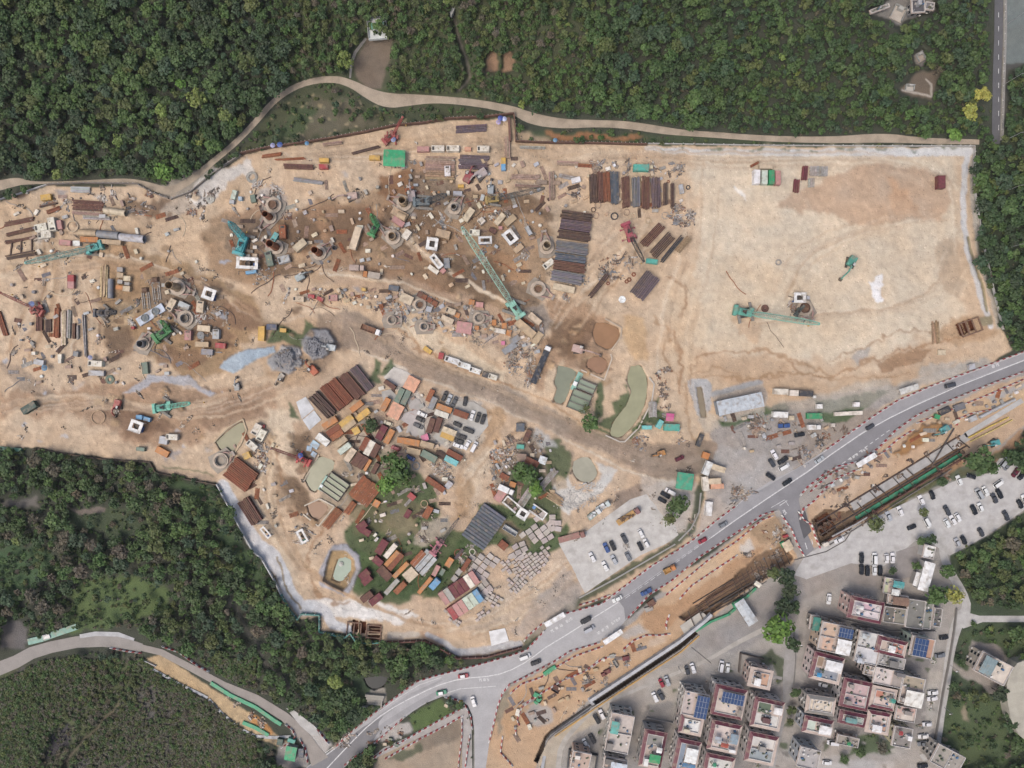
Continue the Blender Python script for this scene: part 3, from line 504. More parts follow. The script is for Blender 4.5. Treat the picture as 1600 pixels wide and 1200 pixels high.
# ------------------------------------------------------------------ hollows: ponds, trenches
PONDS = {
 'W1': ([(872,571),(890,575),(902,582),(893,597),(889,612),(880,632),(864,627),(871,607),(866,597),(870,584)], '8e9480', 'grey-green'),
 'W2': ([(986,573),(1001,570),(1012,593),(1009,629),(998,652),(985,670),(969,684),(953,680),(957,661),(980,632),(987,612),(979,593)], 'a3a382', 'pale olive'),
 'W3': ([(931,505),(949,505),(967,513),(968,525),(960,540),(949,546),(932,538),(926,522)], 'a67e5c', 'muddy'),
 'W4': ([(919,562),(930,557),(945,560),(950,570),(941,584),(925,581),(917,572)], 'a57f64', 'muddy'),
 'W5': ([(337,690),(360,670),(379,658),(383,671),(375,688),(362,709),(345,703)], '9c9878', 'khaki'),
 'W6': ([(476,746),(487,728),(499,712),(523,720),(520,735),(504,748),(494,769),(484,764)], 'a8a78c', 'pale green'),
 'W7': ([(480,789),(499,782),(514,793),(506,804),(495,814),(484,804)], 'a07b5f', 'muddy'),
 'W8': ([(528,874),(540,871),(549,876),(549,889),(540,902),(532,911),(518,906),(522,890)], '9db09e', 'milky green'),
 'W9': ([(897,721),(908,715),(921,714),(934,737),(930,748),(919,755),(903,750),(894,735)], 'adab98', 'pale grey'),
 'W11': ([(1089,606),(1096,604),(1101,630),(1104,652),(1096,652),(1091,625)], '988b74', 'brown'),
 'W12': ([(569,1060),(590,1057),(606,1058),(600,1072),(584,1078),(574,1072)], '20262a', 'dark')}
for k, (p, c, n) in PONDS.items():
    paint(p, 'a98c6c' if k != 'W12' else '4a4a40', 1, 0, 1, hset=-2.4 if k == 'W8' else -1.6, rough=0, dens=0)
TRENCH1 = [(1268,812),(1290,795),(1322,800),(1400,752),(1482,697),(1500,702),(1505,712),(1420,765),(1340,815),(1282,852)]
paint(TRENCH1, '8a7058', 0, 0, 1, hset=-3.2, rough=0)
TRENCH2 = [(835,1188),(852,1150),(862,1140),(925,1098),(1000,1048),(1060,1008),(1085,985),(1090,990),(1064,1013),(1004,1053),(930,1102),(866,1146),(856,1156),(840,1192)]
paint(TRENCH2, '54453b', 0, 0, 1, hset=-4, rough=0)
for p in ([(1272,812),(1292,800),(1300,812),(1280,826)], [(1280,828),(1300,815),(1306,824),(1286,838)]): paint(p, '6b3d24', 0, 0, 1, hset=-6, rough=0)
for p in ([(552,968),(561,970),(559,988),(549,986)], [(563,970),(573,972),(571,990),(561,989)], [(578,975),(597,976),(596,982),(577,981)], [(577,983),(596,984),(596,990),(576,989)], [(576,992),(596,992),(595,1000),(575,999)],
          [(1493,507),(1500,504),(1508,522),(1500,525)], [(1502,503),(1509,501),(1515,519),(1509,521)], [(1511,500),(1518,498),(1523,515),(1517,518)]): paint(p, '7b4630', 0, 0, 1, hset=-3, rough=0)
paint([(1143,905),(1180,870),(1225,850),(1240,872),(1200,900),(1150,930),(1080,975),(1060,965)], '8a6c52', 1, 2, .8, hset=-2.5, rough=.5)

paint([(1100,1060),(1215,1075),(1210,1200),(1060,1210),(1060,1110)], '8d8884', 4, 3, .8)  # ground between houses: their shade, plants and walls put in as darker colour
paint([(945,1115),(1100,1100),(1080,1210),(930,1210)], '96918c', 4, 3, .7)
paint([(1260,965),(1460,985),(1440,1160),(1250,1130)], '8f8985', 4, 3, .85)
for _ in range(220):
    x, y = rng.uniform(930, 1470), rng.uniform(960, 1200)
    if inpoly(np.array([x]), np.array([y]), [(940,1110),(1110,1050),(1240,1060),(1265,960),(1470,985),(1455,1180),(1380,1210),(900,1210)])[0]:
        s_ = rng.uniform(1.5, 5); paint([(x-s_,y-s_*.6),(x+s_,y-s_*.4),(x+s_*.8,y+s_*.6),(x-s_*.7,y+s_*.5)], random.choice(['4a5a38','6f6a64','a59e96','7d746c','4a5a38','b9b2aa']), 1, 4, .8)

for _ in range(110):     # spoil mounds and scrapes between the machines
    b = random.choice([(350,850,290,450),(150,380,410,560),(20,330,300,420),(440,850,450,550),(100,400,600,690),(860,960,490,600),(420,520,660,820)]); x, y = rng.uniform(b[0], b[1]), rng.uniform(b[2], b[3]); r_ = rng.uniform(3, 9)
    paint([(x-r_,y),(x-r_*.5,y-r_*.7),(x+r_*.6,y-r_*.6),(x+r_,y+r_*.1),(x+r_*.3,y+r_*.7),(x-r_*.6,y+r_*.5)], random.choice(['a08566','b8966f','8c6f55','c4a884','94785e']), 2, 5, .8, h=rng.uniform(-.4, 1.1))

paint([(1108,745),(1180,705),(1243,736),(1160,783),(1085,840),(1098,800)], 'b3ada8', 4, 4, .8)
paint([(1008,760),(1060,752),(1078,770),(1072,825),(1050,838),(1035,812)], 'bfb7ae', 4, 4, .75)
paint([(885,880),(912,925),(895,950),(830,1000),(800,985),(850,930)], 'b3a598', 5, 6, .7)
paint([(1195,640),(1240,628),(1400,600),(1405,620),(1340,640),(1230,648)], 'aaa39a', 4, 4, .6)

HAUL = [(530,490),(565,490),(605,512),(655,556),(720,586),(800,608),(870,645),(940,677),(980,688),(1010,698),(1080,688),(1118,690),(1108,740),(1060,754),(1000,740),(940,705),(880,684),(830,655),(760,630),(690,600),(640,580),(610,560),(570,552),(535,540)]
paint(HAUL, 'a08c79', 2, 3, .62)
for off in (-14, -9, -3, 4, 9, 13): line(smooth([(575,522+off),(640,562+off),(760,610+off),(870,662+off),(960,700+off),(1040,716+off*.8),(1105,708+off*.8)], 3), random.choice(['8c7966', 'b3a08c', '94816d']), rng.uniform(1.8, 3.5), 1, 2, .4)
# flat under roads and hard standings; uneven earth elsewhere
MAIN_UP = [(1720,512),(1600,549),(1530,575),(1459,601),(1403,625),(1364,650),(1319,682),(1285,706),(1243,733),(1206,750),(1167,775),(1150,790),(1120,812),(1084,842),(1056,861),(1019,883),(962,926),(940,943),(884,958),(860,975),(849,987),(824,1014),(800,1024),(744,1040),(678,1057),(652,1066),(625,1086),(587,1114),(550,1144),(527,1166),(482,1196),(400,1290)]
MAIN_LO = [(510,1290),(537,1200),(582,1160),(629,1124),(650,1108),(669,1097),(691,1088),(715,1092),(731,1102),(738,1118),(741,1140),(742,1200),(735,1290),(754,1290),(759,1200),(766,1150),(776,1110),(785,1083),(796,1068),(819,1056),(866,1031),(890,1016),(930,1004),(960,990),(977,970),(996,949),(1015,930),(1049,909),(1094,871),(1150,834),(1172,820),(1209,797),(1216,795),(1232,820),(1250,862),(1258,870),(1272,858),(1262,835),(1252,805),(1248,780),(1253,770),(1285,741),(1333,724),(1372,698),(1397,672),(1431,647),(1482,624),(1544,599),(1600,578),(1720,538)]
ROAD = MAIN_UP+MAIN_LO
LOT = [(873,849),(905,838),(985,780),(1010,772),(1042,812),(1056,822),(1060,836),(1040,850),(1000,868),(914,927),(890,880)]
flat = np.zeros((NY, NX), np.float32)
for p in (ROAD, LOT, VILLAGE):
    sl, m = mask(p, 3, 0); flat[sl] = np.maximum(flat[sl], m)
for _p in (ROAD, LOT): sl, m = mask(_p, 2, 0); DENS[sl] = np.where(m > .02, 0, DENS[sl])
line([(480,1200),(527,1172),(550,1150),(587,1120),(625,1092),(652,1072),(678,1063),(744,1046),(800,1030)], None, 18, 0, 0, dens=0)
line([(1600,550),(1530,576),(1459,602),(1403,626),(1364,650),(1319,682),(1285,706)], None, 16, 0, 0, dens=0)
NOSH = np.zeros((NY, NX), bool)
for _p in (ROAD, LOT): sl, m = mask(_p, 1, 0); NOSH[sl] |= m > .02
def clear(pts):
    sl, m = mask([p[:2] for p in pts], 1, 0, [p[2] for p in pts]); DENS[sl] = np.where(m > .02, 0, DENS[sl]); NOSH[sl] |= m > .02
clear([(-20,1052,36),(25,1034,34),(50,1020,33),(80,1011,32),(120,1003,34),(160,1001,34),(190,1002,34),(222,1012,26),(252,1022,22),(300,1046,26),(350,1078,30),(400,1105,36),(445,1130,36),(470,1143,36),(490,1172,44)])
clear([(1562,-60,22),(1560,205,20)])
clear([(565,1075,26),(610,1085,26)])
clear([(547,122,8),(549,100,9),(555,82,10),(572,60,9)])
clear([(p[0],p[1],p[2]+1) for p in NP])
clear([(1505,955,24),(1560,966,20),(1640,966,20)]); clear([(1472,840,20),(1485,895,21),(1512,950,24),(1484,1020,20),(1471,1110,18),(1462,1172,18)])
PM = np.zeros((NY, NX), np.float32)
for P_ in [v[0] for v in PONDS.values()]+[TRENCH1, TRENCH2]:
    sl, m = mask(P_, 3, 0); PM[sl] = np.maximum(PM[sl], m)
# hills beneath the woods
h = np.clip((215-GY)/215, 0, 1.6)*5*np.clip((1560-GX)/150, 0, 1) + np.clip((380-GX)/300, 0, 1.5)*np.clip((230-GY)/200, 0, 1.3)*5
h2 = np.clip((GY-1060)/120, 0, 1.3)*np.clip((330-GX)/200, 0, 1.2)*5
inner = (GX > -200) & (GX < 1800) & (GY > -200) & (GY < 1400)
wood = blur(DENS.clip(0, 1), 10)
HG += np.where(inner, (h+h2)*wood**2, (h+h2).clip(0, 9))
HG += ROUGH*(1-np.minimum(1, flat+PM))*(fbm(14, 51, 3)*.22+fbm(5, 61, 2)*.10+fbm(60, 71, 2)*.18)
COLR *= (1+fbm(9, 81, 3)*.10+fbm(48, 91, 2)*.09)[..., None]
COLR *= 1+np.stack([fbm(30, 101, 2)*.05, np.zeros_like(HG), -fbm(30, 101, 2)*.05], -1)
rough_m = blur((ROUGH > .5).astype(np.float32), 3)[..., None]*(1-np.minimum(1, flat+PM))[..., None]
for cell, sd, amt, pw in ((30, 201, .20, 10), (16, 221, -.20, 12), (44, 241, -.16, 9), (11, 261, .14, 9), (22, 281, -.14, 14)):
    COLR *= 1+rough_m*np.clip((1120-GX)/120, .3, 1)[..., None]*(amt*(1-np.abs(fbm(cell, sd, 3)))**pw)[..., None]*(.35+.65*np.clip(fbm(70, sd+9, 2)*2.5+.5, 0, 1))[..., None]
site_m = blur((ROUGH > .5).astype(np.float32), 1)
sp = rng.random((NY, NX)).astype(np.float32)
COLR *= (1+site_m*(np.where(sp > .994, .35, 0)-np.where(sp < .008, .35, 0)+(sp-.5)*.07))[..., None]
kx = (H-HG)/H*S
V = np.stack([(GX-800)*kx, (600-GY)*kx, HG], -1).reshape(-1, 3).astype(np.float32)
me = bpy.data.meshes.new('ground'); me.vertices.add(NX*NY); me.vertices.foreach_set('co', V.ravel())
idx = (np.arange(NY-1)[:, None]*NX+np.arange(NX-1)[None]).reshape(-1)
quads = np.stack([idx, idx+NX, idx+NX+1, idx+1], -1).astype(np.int32)
me.loops.add(quads.size); me.loops.foreach_set('vertex_index', quads.ravel())
me.polygons.add(len(quads)); me.polygons.foreach_set('loop_start', np.arange(0, quads.size, 4, dtype=np.int32)); me.polygons.foreach_set('use_smooth', np.ones(len(quads), bool))
me.update(calc_edges=True)
ca = me.color_attributes.new('Col', 'FLOAT_COLOR', 'POINT')
ca.data.foreach_set('color', np.concatenate([COLR.clip(.005, .95), np.ones((NY, NX, 1), np.float32)], -1).ravel().astype(np.float32))
me.materials.append(M_soil()); struct(ob('ground', me, None, (1, 1, 1, 1)))
def terrain_sheet(name, pts, lift, c, m, st=6):      # ribbon that follows the terrain
    pts = [p for a, b in zip(pts[:-1], pts[1:]) for p in [tuple(a[i]+(b[i]-a[i])*k/max(1, int(math.dist(a[:2], b[:2])//st)) for i in range(3)) for k in range(max(1, int(math.dist(a[:2], b[:2])//st)))]]+[pts[-1]]
    r = ribbon(pts); n = len(pts); L = r[:n]; Q = r[n:][::-1]; mb = MB(); vs = []
    for a, b in zip(L, Q):
        for t in (0, .33, .67, 1):
            x, y = a[0]+(b[0]-a[0])*t, a[1]+(b[1]-a[1])*t
            zz = max(gz(x, y), gz(x+1.5, y), gz(x, y+1.5), gz(x-1.5, y)); vs.append(tuple(G(x, y, lift)[:2])+(zz+lift,))
    fs = [(i*4+j, i*4+j+1, (i+1)*4+j+1, (i+1)*4+j) for i in range(n-1) for j in range(3)]
    mb.add(vs, fs); o = mb.build(name, m, None, c)
    o['kind'] = 'structure'; return o
terrain_sheet('dirt_path', NP, .05, 'b7a792', mat('path_dirt', .95, .25, .13, bump=.3, fine=2, stain=('8f8272', .2, .6)), 5)
terrain_sheet('grave_path', [(547,122,3),(549,100,4),(555,82,5),(572,60,4)], .05, '9d9893', M_conc())
# ponds
PN = {'grey-green': 'settling pond beside the green pontoon', 'pale olive': ''}
for k, (p, c, n) in PONDS.items():
    q = [((x-sum(a[0] for a in p)/len(p))*1.02+sum(a[0] for a in p)/len(p), (y-sum(a[1] for a in p)/len(p))*1.02+sum(a[1] for a in p)/len(p)) for x, y in p]
    q = smooth(q+[q[0]], 1)[:-1]
    sheet('pond_water', q, -1.75 if k == 'W8' else -.55, c, M_water())
# roads
def grown(p, d):
    a = sum(p[i][0]*p[(i+1) % len(p)][1]-p[(i+1) % len(p)][0]*p[i][1] for i in range(len(p))); s = 1 if a > 0 else -1; o = []
    for i in range(len(p)):
        x0, y0 = p[i-1]; x1, y1 = p[(i+1) % len(p)]; L = math.hypot(x1-x0, y1-y0)+1e-6; o.append((p[i][0]+s*(y1-y0)/L*d, p[i][1]-s*(x1-x0)/L*d))
    return o
sheet('road', ROAD, .04, 'b4b3b4', M_asph())
ASP = [(1600,563),(1500,600),(1431,632),(1347,676),(1262,736),(1150,812),(1111,840),(1040,888),(981,930),(966,938),(975,950),(977,968),(996,949),(1015,930),(1049,909),(1094,871),(1150,834),(1209,797),(1216,795),(1225,808),(1232,820),(1250,862),(1258,870),(1272,858),(1262,835),(1252,805),(1248,780),(1253,770),(1285,741),(1333,724),(1372,698),(1397,672),(1431,647),(1482,624),(1544,599),(1600,578),(1720,538),(1720,521)]
sheet('asphalt_lane', ASP, .05, '8d8c90', M_asph())
sheet('asphalt_surface', [(1720,516),(1600,552),(1530,578),(1459,604),(1403,628),(1364,653),(1285,709),(1167,778),(1084,845),(1019,886),(962,928),(967,936),(981,929),(1040,887),(1111,839),(1150,811),(1262,735),(1347,675),(1431,631),(1500,599),(1600,562),(1720,520)], .045, '9f9ea1', M_asph())
sheet('asphalt_surface', [(482,1198),(527,1168),(555,1145),(567,1136),(600,1118),(592,1128),(590,1145),(582,1159),(537,1199),(510,1290),(405,1290)], .05, '868588', M_asph())
for p in ([(540,1175),(600,1128),(648,1098),(690,1075),(700,1078),(655,1103),(606,1134),(548,1182)], [(530,1170),(590,1118),(640,1084),(690,1061),(692,1064),(643,1088),(594,1123),(534,1175)]): sheet('tyre_worn_surface', p, .046, 'a5a4a6', M_asph())
sheet('road_patch', [(1246,800),(1258,798),(1262,812),(1268,830),(1256,842),(1250,822)], .06, '5f5e62', M_asph())
RD2 = [(-20,1052,22),(25,1034,20),(50,1020,19),(80,1011,18),(120,1003,18),(160,1001,19),(190,1004,18),(222,1012,13)]
terrain_sheet('side_road', RD2, .12, 'a09a94', M_asph())
terrain_sheet('side_road', [(222,1012,10),(252,1019,10),(300,1044,11),(350,1071,12),(400,1092,14),(445,1120,15),(470,1143,17),(490,1172,20),(500,1190,30)], .12, 'a29a92', M_asph())
terrain_sheet('concrete_apron', [(125,994,6),(150,990,7),(185,991,7),(210,999,4)], .16, 'bfc0c2', M_conc())
sheet('concrete_apron', [(447,1106),(458,1108),(492,1134),(500,1150),(486,1148),(470,1134)], .25, 'c4c2be', M_conc())
terrain_sheet('concrete_apron', [(230,1040,4),(255,1054,4),(280,1068,4),(310,1082,4),(325,1090,4)], .3, 'b9bcc0', M_conc())
terrain_sheet('concrete_apron', [(327,1092,4),(345,1112,4),(375,1138,4),(400,1150,5),(430,1152,5),(455,1150,4)], .3, 'c0c2c4', M_conc())
sheet('slip_road', [(590,1183),(650,1155),(695,1133),(731,1113),(728,1104),(706,1117),(650,1146),(600,1168),(560,1200),(575,1200)], .05, 'b3aeaa', M_conc())
sheet('slip_road', [(722,1200),(722,1150),(719,1119),(731,1112),(737,1140),(738,1200),(735,1290),(720,1290)], .055, 'b3aeaa', M_conc())
sheet('car_park_slab', LOT, .05, 'cbc8c3', M_conc())
sheet('car_park_slab', [(1258,868),(1310,838),(1400,792),(1500,748),(1545,740),(1562,716),(1580,715),(1600,742),(1640,772),(1600,797),(1540,838),(1484,868),(1450,845),(1430,845),(1380,885),(1330,880),(1260,905),(1240,898)], .03, 'c3c1bf', M_conc())
sheet('asphalt_bay', [(1400,862),(1432,852),(1440,868),(1430,900),(1402,905),(1402,884)], .035, '97918e', M_conc())
sheet('village_lane', ribbon(smooth([(1472,840,12),(1474,870,12),(1485,895,13),(1504,925,13),(1512,950,14),(1500,965,20),(1492,985,17),(1484,1020,14),(1478,1070,13),(1471,1110,12),(1466,1150,12),(1462,1172,11),(1440,1185,12)], 1)), .04, 'bdbbb8', M_conc())
sheet('village_lane', [(1505,955),(1530,962),(1600,962),(1640,960),(1640,971),(1600,972),(1535,972),(1505,982),(1498,975)], .044, 'bfbdba', M_conc())
sheet('village_lane', ribbon([(1239,980,18),(1236,1020,20),(1232,1060,18),(1228,1100,9),(1216,1150,9),(1206,1200,9),(1200,1290,9)]), .036, 'a6a3a1', M_conc())
sheet('village_lane', ribbon(smooth([(872,1200,8),(876,1165,8),(900,1135,7),(935,1100,7),(980,1084,5),(1030,1062,5),(1100,1035,5),(1150,1005,7),(1200,980,8)], 1)), .038, 'b9b4ac', M_conc())
sheet('village_lane', ribbon([(1222,1060,5),(1060,1030,0.1)]), .034, 'a6a3a1', M_conc())
sheet('concrete_slab', [(463,628),(478,620),(491,639),(472,655)], .25, 'd6d8db', M_conc())
sheet('concrete_slab', [(473,656),(491,641),(502,656),(484,672)], .28, 'd3d7dc', M_conc())
sheet('concrete_slab', [(764,986),(789,981),(795,1001),(768,1009)], .3, 'eeeeee', M_conc())
sheet('concrete_slab', [(615,573),(637,581),(648,590),(629,605),(607,597),(600,590)], .22, 'd2ccc4', M_conc())
for p in ([(640,618),(655,624),(662,636),(653,642),(640,638),(637,628)], [(632,645),(650,640),(658,650),(652,662),(640,664),(626,656)], [(655,655),(662,672),(650,683),(634,676),(640,660)], [(596,612),(610,608),(620,618),(610,632),(600,630)], [(690,668),(705,690),(690,694),(676,682)], [(699,625),(740,628),(760,640),(755,652),(705,650),(697,638)], [(706,640),(760,640),(763,665),(742,690),(714,700),(708,660)], [(652,668),(662,658),(665,690),(655,684)]): sheet('concrete_slab', p, .2+random.random()*.05, vary('bcb7b1', .06), M_conc())
terrain_sheet('motorway_lane', [(1561,-60,14),(1560,60,14),(1557,120,13),(1556,205,13),(1556,225,12)], .2, '66666a', M_asph())
terrain_sheet('footpath', [(1572,-60,3),(1571,60,3),(1568,150,3),(1566,220,3)], .25, '9d9a96', M_conc())
# road markings: each painted line is its own sheet
def mark(pts, w, z=.062, c='e4e4e4', name='road_marking'):
    sheet(name, ribbon([(p[0], p[1], w) for p in pts]), z, c, M_mark())
CL1 = [(1720,520),(1600,563),(1500,602),(1431,633),(1390,653),(1347,677),(1300,709),(1262,737),(1200,778),(1150,812),(1111,840)]
mark(CL1, 1.5)
CL2 = [(966,941),(950,951),(921,969),(885,992),(852,1012),(835,1025),(819,1036),(800,1046),(781,1053),(760,1057),(734,1059),(710,1063),(687,1070),(668,1078),(650,1087),(635,1094),(614,1106),(594,1119),(572,1137),(552,1157),(530,1180),(500,1212)]
mark(CL2, 1.4)
mark([(700,1082),(720,1076),(750,1074),(775,1072)], .9, .063)
mark([(590,1113),(625,1089),(655,1070),(690,1058)], .6, .0625)
mark([(635,1118),(655,1105),(672,1094),(690,1087)], .5, .0625, '9a9a9c')
for t in np.arange(0, 1, .075):     # chevrons in the centre hatching
    x = 1111+(981-1111)*t; y = 840+(932-840)*t
    mark([(x, y), (x-7, y+5)], .8, .064, 'd4d4d6'); mark([(x-1.5, y-2), (x-7, y+2)], .6, .0645, 'c4c4c8')
for k in range(16):
    t = k/16; x = 1390+(1252-1390)*t; y = 672+(770-672)*t
    mark([(x, y), (x-5, y+3.4)], .9, .063)
mark([(1230,782),(1218,790)], .9, .063); mark([(1205,793),(1226,781),(1232,790)], .8, .064)
mark([(1258,848),(1261,858)], 1.2, .065); mark([(1268,843),(1270,851)], 1.2, .065)
mark([(504,1184),(523,1170)], 1.0, .063); mark([(502,1181),(521,1167)], .8, .0635)
for y in range(20, 200, 22): mark([(1559, y), (1559, y+8)], .9, .5)
# painted words on the carriageway (strokes read upright along the lane)
def glyph(x, y, a, s, strokes, name='road_lettering'):
    ca, sa = math.cos(a), math.sin(a); mb = MB()
    for i, (x0, y0, x1, y1) in enumerate(strokes):
        p = [(x+(u*ca-v*sa)*s, y+(u*sa+v*ca)*s) for u, v in ((x0, y0), (x1, y1))]
        p = [W(q[0], q[1], .066+i*.0006) for q in p]; d = (p[1]-p[0]).normalized(); n = Vector((-d.y, d.x, 0))*.11
        mb.add([p[0]-n, p[1]-n, p[1]+n, p[0]+n], [(0, 1, 2, 3)])
    o = mb.build(name, M_mark(), None, 'e2e2e2'); o['kind'] = 'structure'
# 'SLOW' and the character beside it, bus stop characters
GL = {'B': [(0,0,0,1),(0,0,.6,0),(0,.5,.6,.5),(0,1,.6,1),(.6,0,.6,1)], 'U': [(0,0,0,1),(0,1,.6,1),(.6,1,.6,0)], 'S': [(.6,0,0,0),(0,0,0,.5),(0,.5,.6,.5),(.6,.5,.6,1),(.6,1,0,1)], 'T': [(0,0,.7,0),(.35,0,.35,1)], 'O': [(0,0,0,1),(0,1,.6,1),(.6,1,.6,0),(.6,0,0,0)], 'P': [(0,0,0,1),(0,0,.6,0),(.6,0,.6,.5),(0,.5,.6,.5)],
 'ba': [(.05,0,.05,1),(0,.3,.3,.3),(.4,.1,.9,.1),(.4,.1,.4,.5),(.4,.5,.9,.5),(.9,.1,.9,.5),(.65,.1,.65,.9),(.4,.95,.95,.95)], 'shi': [(0,.2,.9,.2),(.1,.2,.1,.9),(.1,.55,.9,.55),(.8,.2,.8,.9),(.45,0,.45,.9),(.1,.9,.8,.9)], 'zhan': [(.05,.2,.4,.2),(0,.8,.42,.8),(.2,.2,.2,.8),(.7,0,.7,.5),(.7,.25,1,.25),(.5,.5,1,.5),(.5,.5,.5,1),(1,.5,1,1),(.5,1,1,1)]}
def word(x, y, a, s, gl, gap):
    for i, g in enumerate(gl): glyph(x+math.cos(a)*gap*i, y+math.sin(a)*gap*i, a, s, GL[g])
word(860,985,R(-33),4.5,['ba','shi','zhan'],8); word(884,970,R(-33),3.6,['B','U','S'],4)
word(932,988,R(-33),4.5,['zhan','shi','ba'],8); word(955,973,R(-33),3.4,['S','T','O','P'],4.4)
word(1326,716,R(-31),3.6,['zhan','shi','ba'],6); word(1345,704,R(-31),3.2,['B','U','S'],4)
word(1549,571,R(-22),5,['shi','ba'],7); word(749,1060,R(-2),4.5,['ba','shi','S'],6); word(1226,796,R(60),4,['ba','S'],5)
# ------------------------------------------------------------------ trees
def crown_mesh(name, seed, nl=420, leaf=.13, lobes=14, flat=.75, sparse=1.0):
    g = np.random.default_rng(seed)
    a = g.random(lobes)*2*math.pi; rr = np.sqrt(g.random(lobes))*.72; rr[0] = 0
    lc = np.stack([np.cos(a)*rr, np.sin(a)*rr, flat*np.sqrt(np.clip(1-rr**2, 0, 1))*g.uniform(.55, .95, lobes)], -1); lr = g.uniform(.16, .42, lobes)
    tint = g.uniform(.85, 1.16, lobes)
    k = g.integers(0, lobes, nl); d = g.normal(size=(nl, 3)); d[:, 2] = np.abs(d[:, 2])*1.1-.15; d /= np.linalg.norm(d, axis=1)[:, None]
    c = lc[k]+d*(lr[k]*g.uniform(.75, 1.05, nl))[:, None]
    n = d+g.normal(size=(nl, 3))*.45+np.array([0, 0, .35]); n /= np.linalg.norm(n, axis=1)[:, None]
    u = np.cross(n, g.normal(size=(nl, 3))); u /= np.linalg.norm(u, axis=1)[:, None]; v = np.cross(n, u)
    s = (leaf*g.uniform(.5, 1.5, nl))[:, None]
    co = np.stack([c-u*s-v*s*.6, c+u*s-v*s*.5, c+u*s*.7+v*s*.7, c-u*s*.8+v*s*.55], 1)
    t = (tint[k]*g.uniform(.88, 1.15, nl))
    col = np.stack([t*g.uniform(.92, 1.1, nl), t, t*g.uniform(.85, 1.1, nl), np.ones(nl)], -1)
    return co.astype(np.float32), col.astype(np.float32)
def quads_mesh(name, co, col, m):
    n = len(co); me = bpy.data.meshes.new(name); me.vertices.add(n*4); me.vertices.foreach_set('co', co.reshape(-1))
    me.loops.add(n*4); me.loops.foreach_set('vertex_index', np.arange(n*4, dtype=np.int32)); me.polygons.add(n); me.polygons.foreach_set('loop_start', np.arange(0, n*4, 4, dtype=np.int32))
    me.update(calc_edges=True); at = me.color_attributes.new('Col', 'FLOAT_COLOR', 'CORNER')
    at.data.foreach_set('color', np.repeat(col, 4, axis=0).reshape(-1)); me.materials.append(m); return me
CR = [crown_mesh('crown', 100+i, 560, .1, 20, .62) for i in range(8)]
CRM = [quads_mesh('crown', *c, M_leaf()) for c in CR]
CRS = [crown_mesh('crown', 300+i, 260, .15, 14, .6) for i in range(10)]
SHR = [crown_mesh('crown', 500+i, 70, .26, 6, .6) for i in range(10)]
SPARSE = quads_mesh('crown', *crown_mesh('crown', 900, 190, .07, 18), M_leaf())
tb = MB(); tb.cyl((0, 0, 0), (.05, .02, .5), .06, 8, r2=.04, caps=False)
for i in range(6):
    a = i*1.05+.3; tb.cyl((.04, .02, .32+.03*i), (.5*math.cos(a), .5*math.sin(a), .62+.05*(i % 3)), .028, 5, r2=.01, caps=False)
    tb.cyl((.28*math.cos(a), .28*math.sin(a), .5+.03*i), (.62*math.cos(a+.4), .62*math.sin(a+.4), .72), .014, 4, r2=.006, caps=False)
TRM = tb.mesh('trunk', [M_bark()])
GREENS = {'dark': '2b3a22', 'deep': '324625', 'mid': '3d5229', 'olive': '4a542c', 'fresh': '425a2b', 'bright': '52722d', 'lime': '65753c', 'yellow': '8a8a45', 'bluish': '334730', 'brown': '524d3f', 'scrub': '575747'}
LK = .88
def gcol(k, a=.15):
    c = lin(GREENS[k], LK); f = 1+random.uniform(-a, a); return (c[0]*f*(1+random.uniform(-.08, .08)), c[1]*f, c[2]*f*(1+random.uniform(-.1, .1)), 1)
TREEN = [0]
def tree(x, y, r, kind, label=None, group=None, share=False, sparse=False, hf=None):
    rm = r*S; hh = hf or (rm*1.15+2.2); z0 = gz(x, y)
    zt = z0+hh*.8; p = W(x, y, zt)
    e = root('tree', (p.x, p.y, z0)); i = TREEN[0] = TREEN[0]+1
    c = ob('crown', SPARSE if sparse else CRM[i % 8], e, gcol(kind, .1)); c.scale = (rm, rm*random.uniform(.88, 1.12), rm*.95); c.location.z = hh-rm*.95
    c.rotation_euler.z = random.random()*6.28
    t = ob('trunk', TRM, e, '5b5348'); t.scale = (rm*.95, rm*.95, hh-rm*.25)
    tag(e, label or 'broad green tree in the wood', 'tree', 'tree', group, '', share); return e
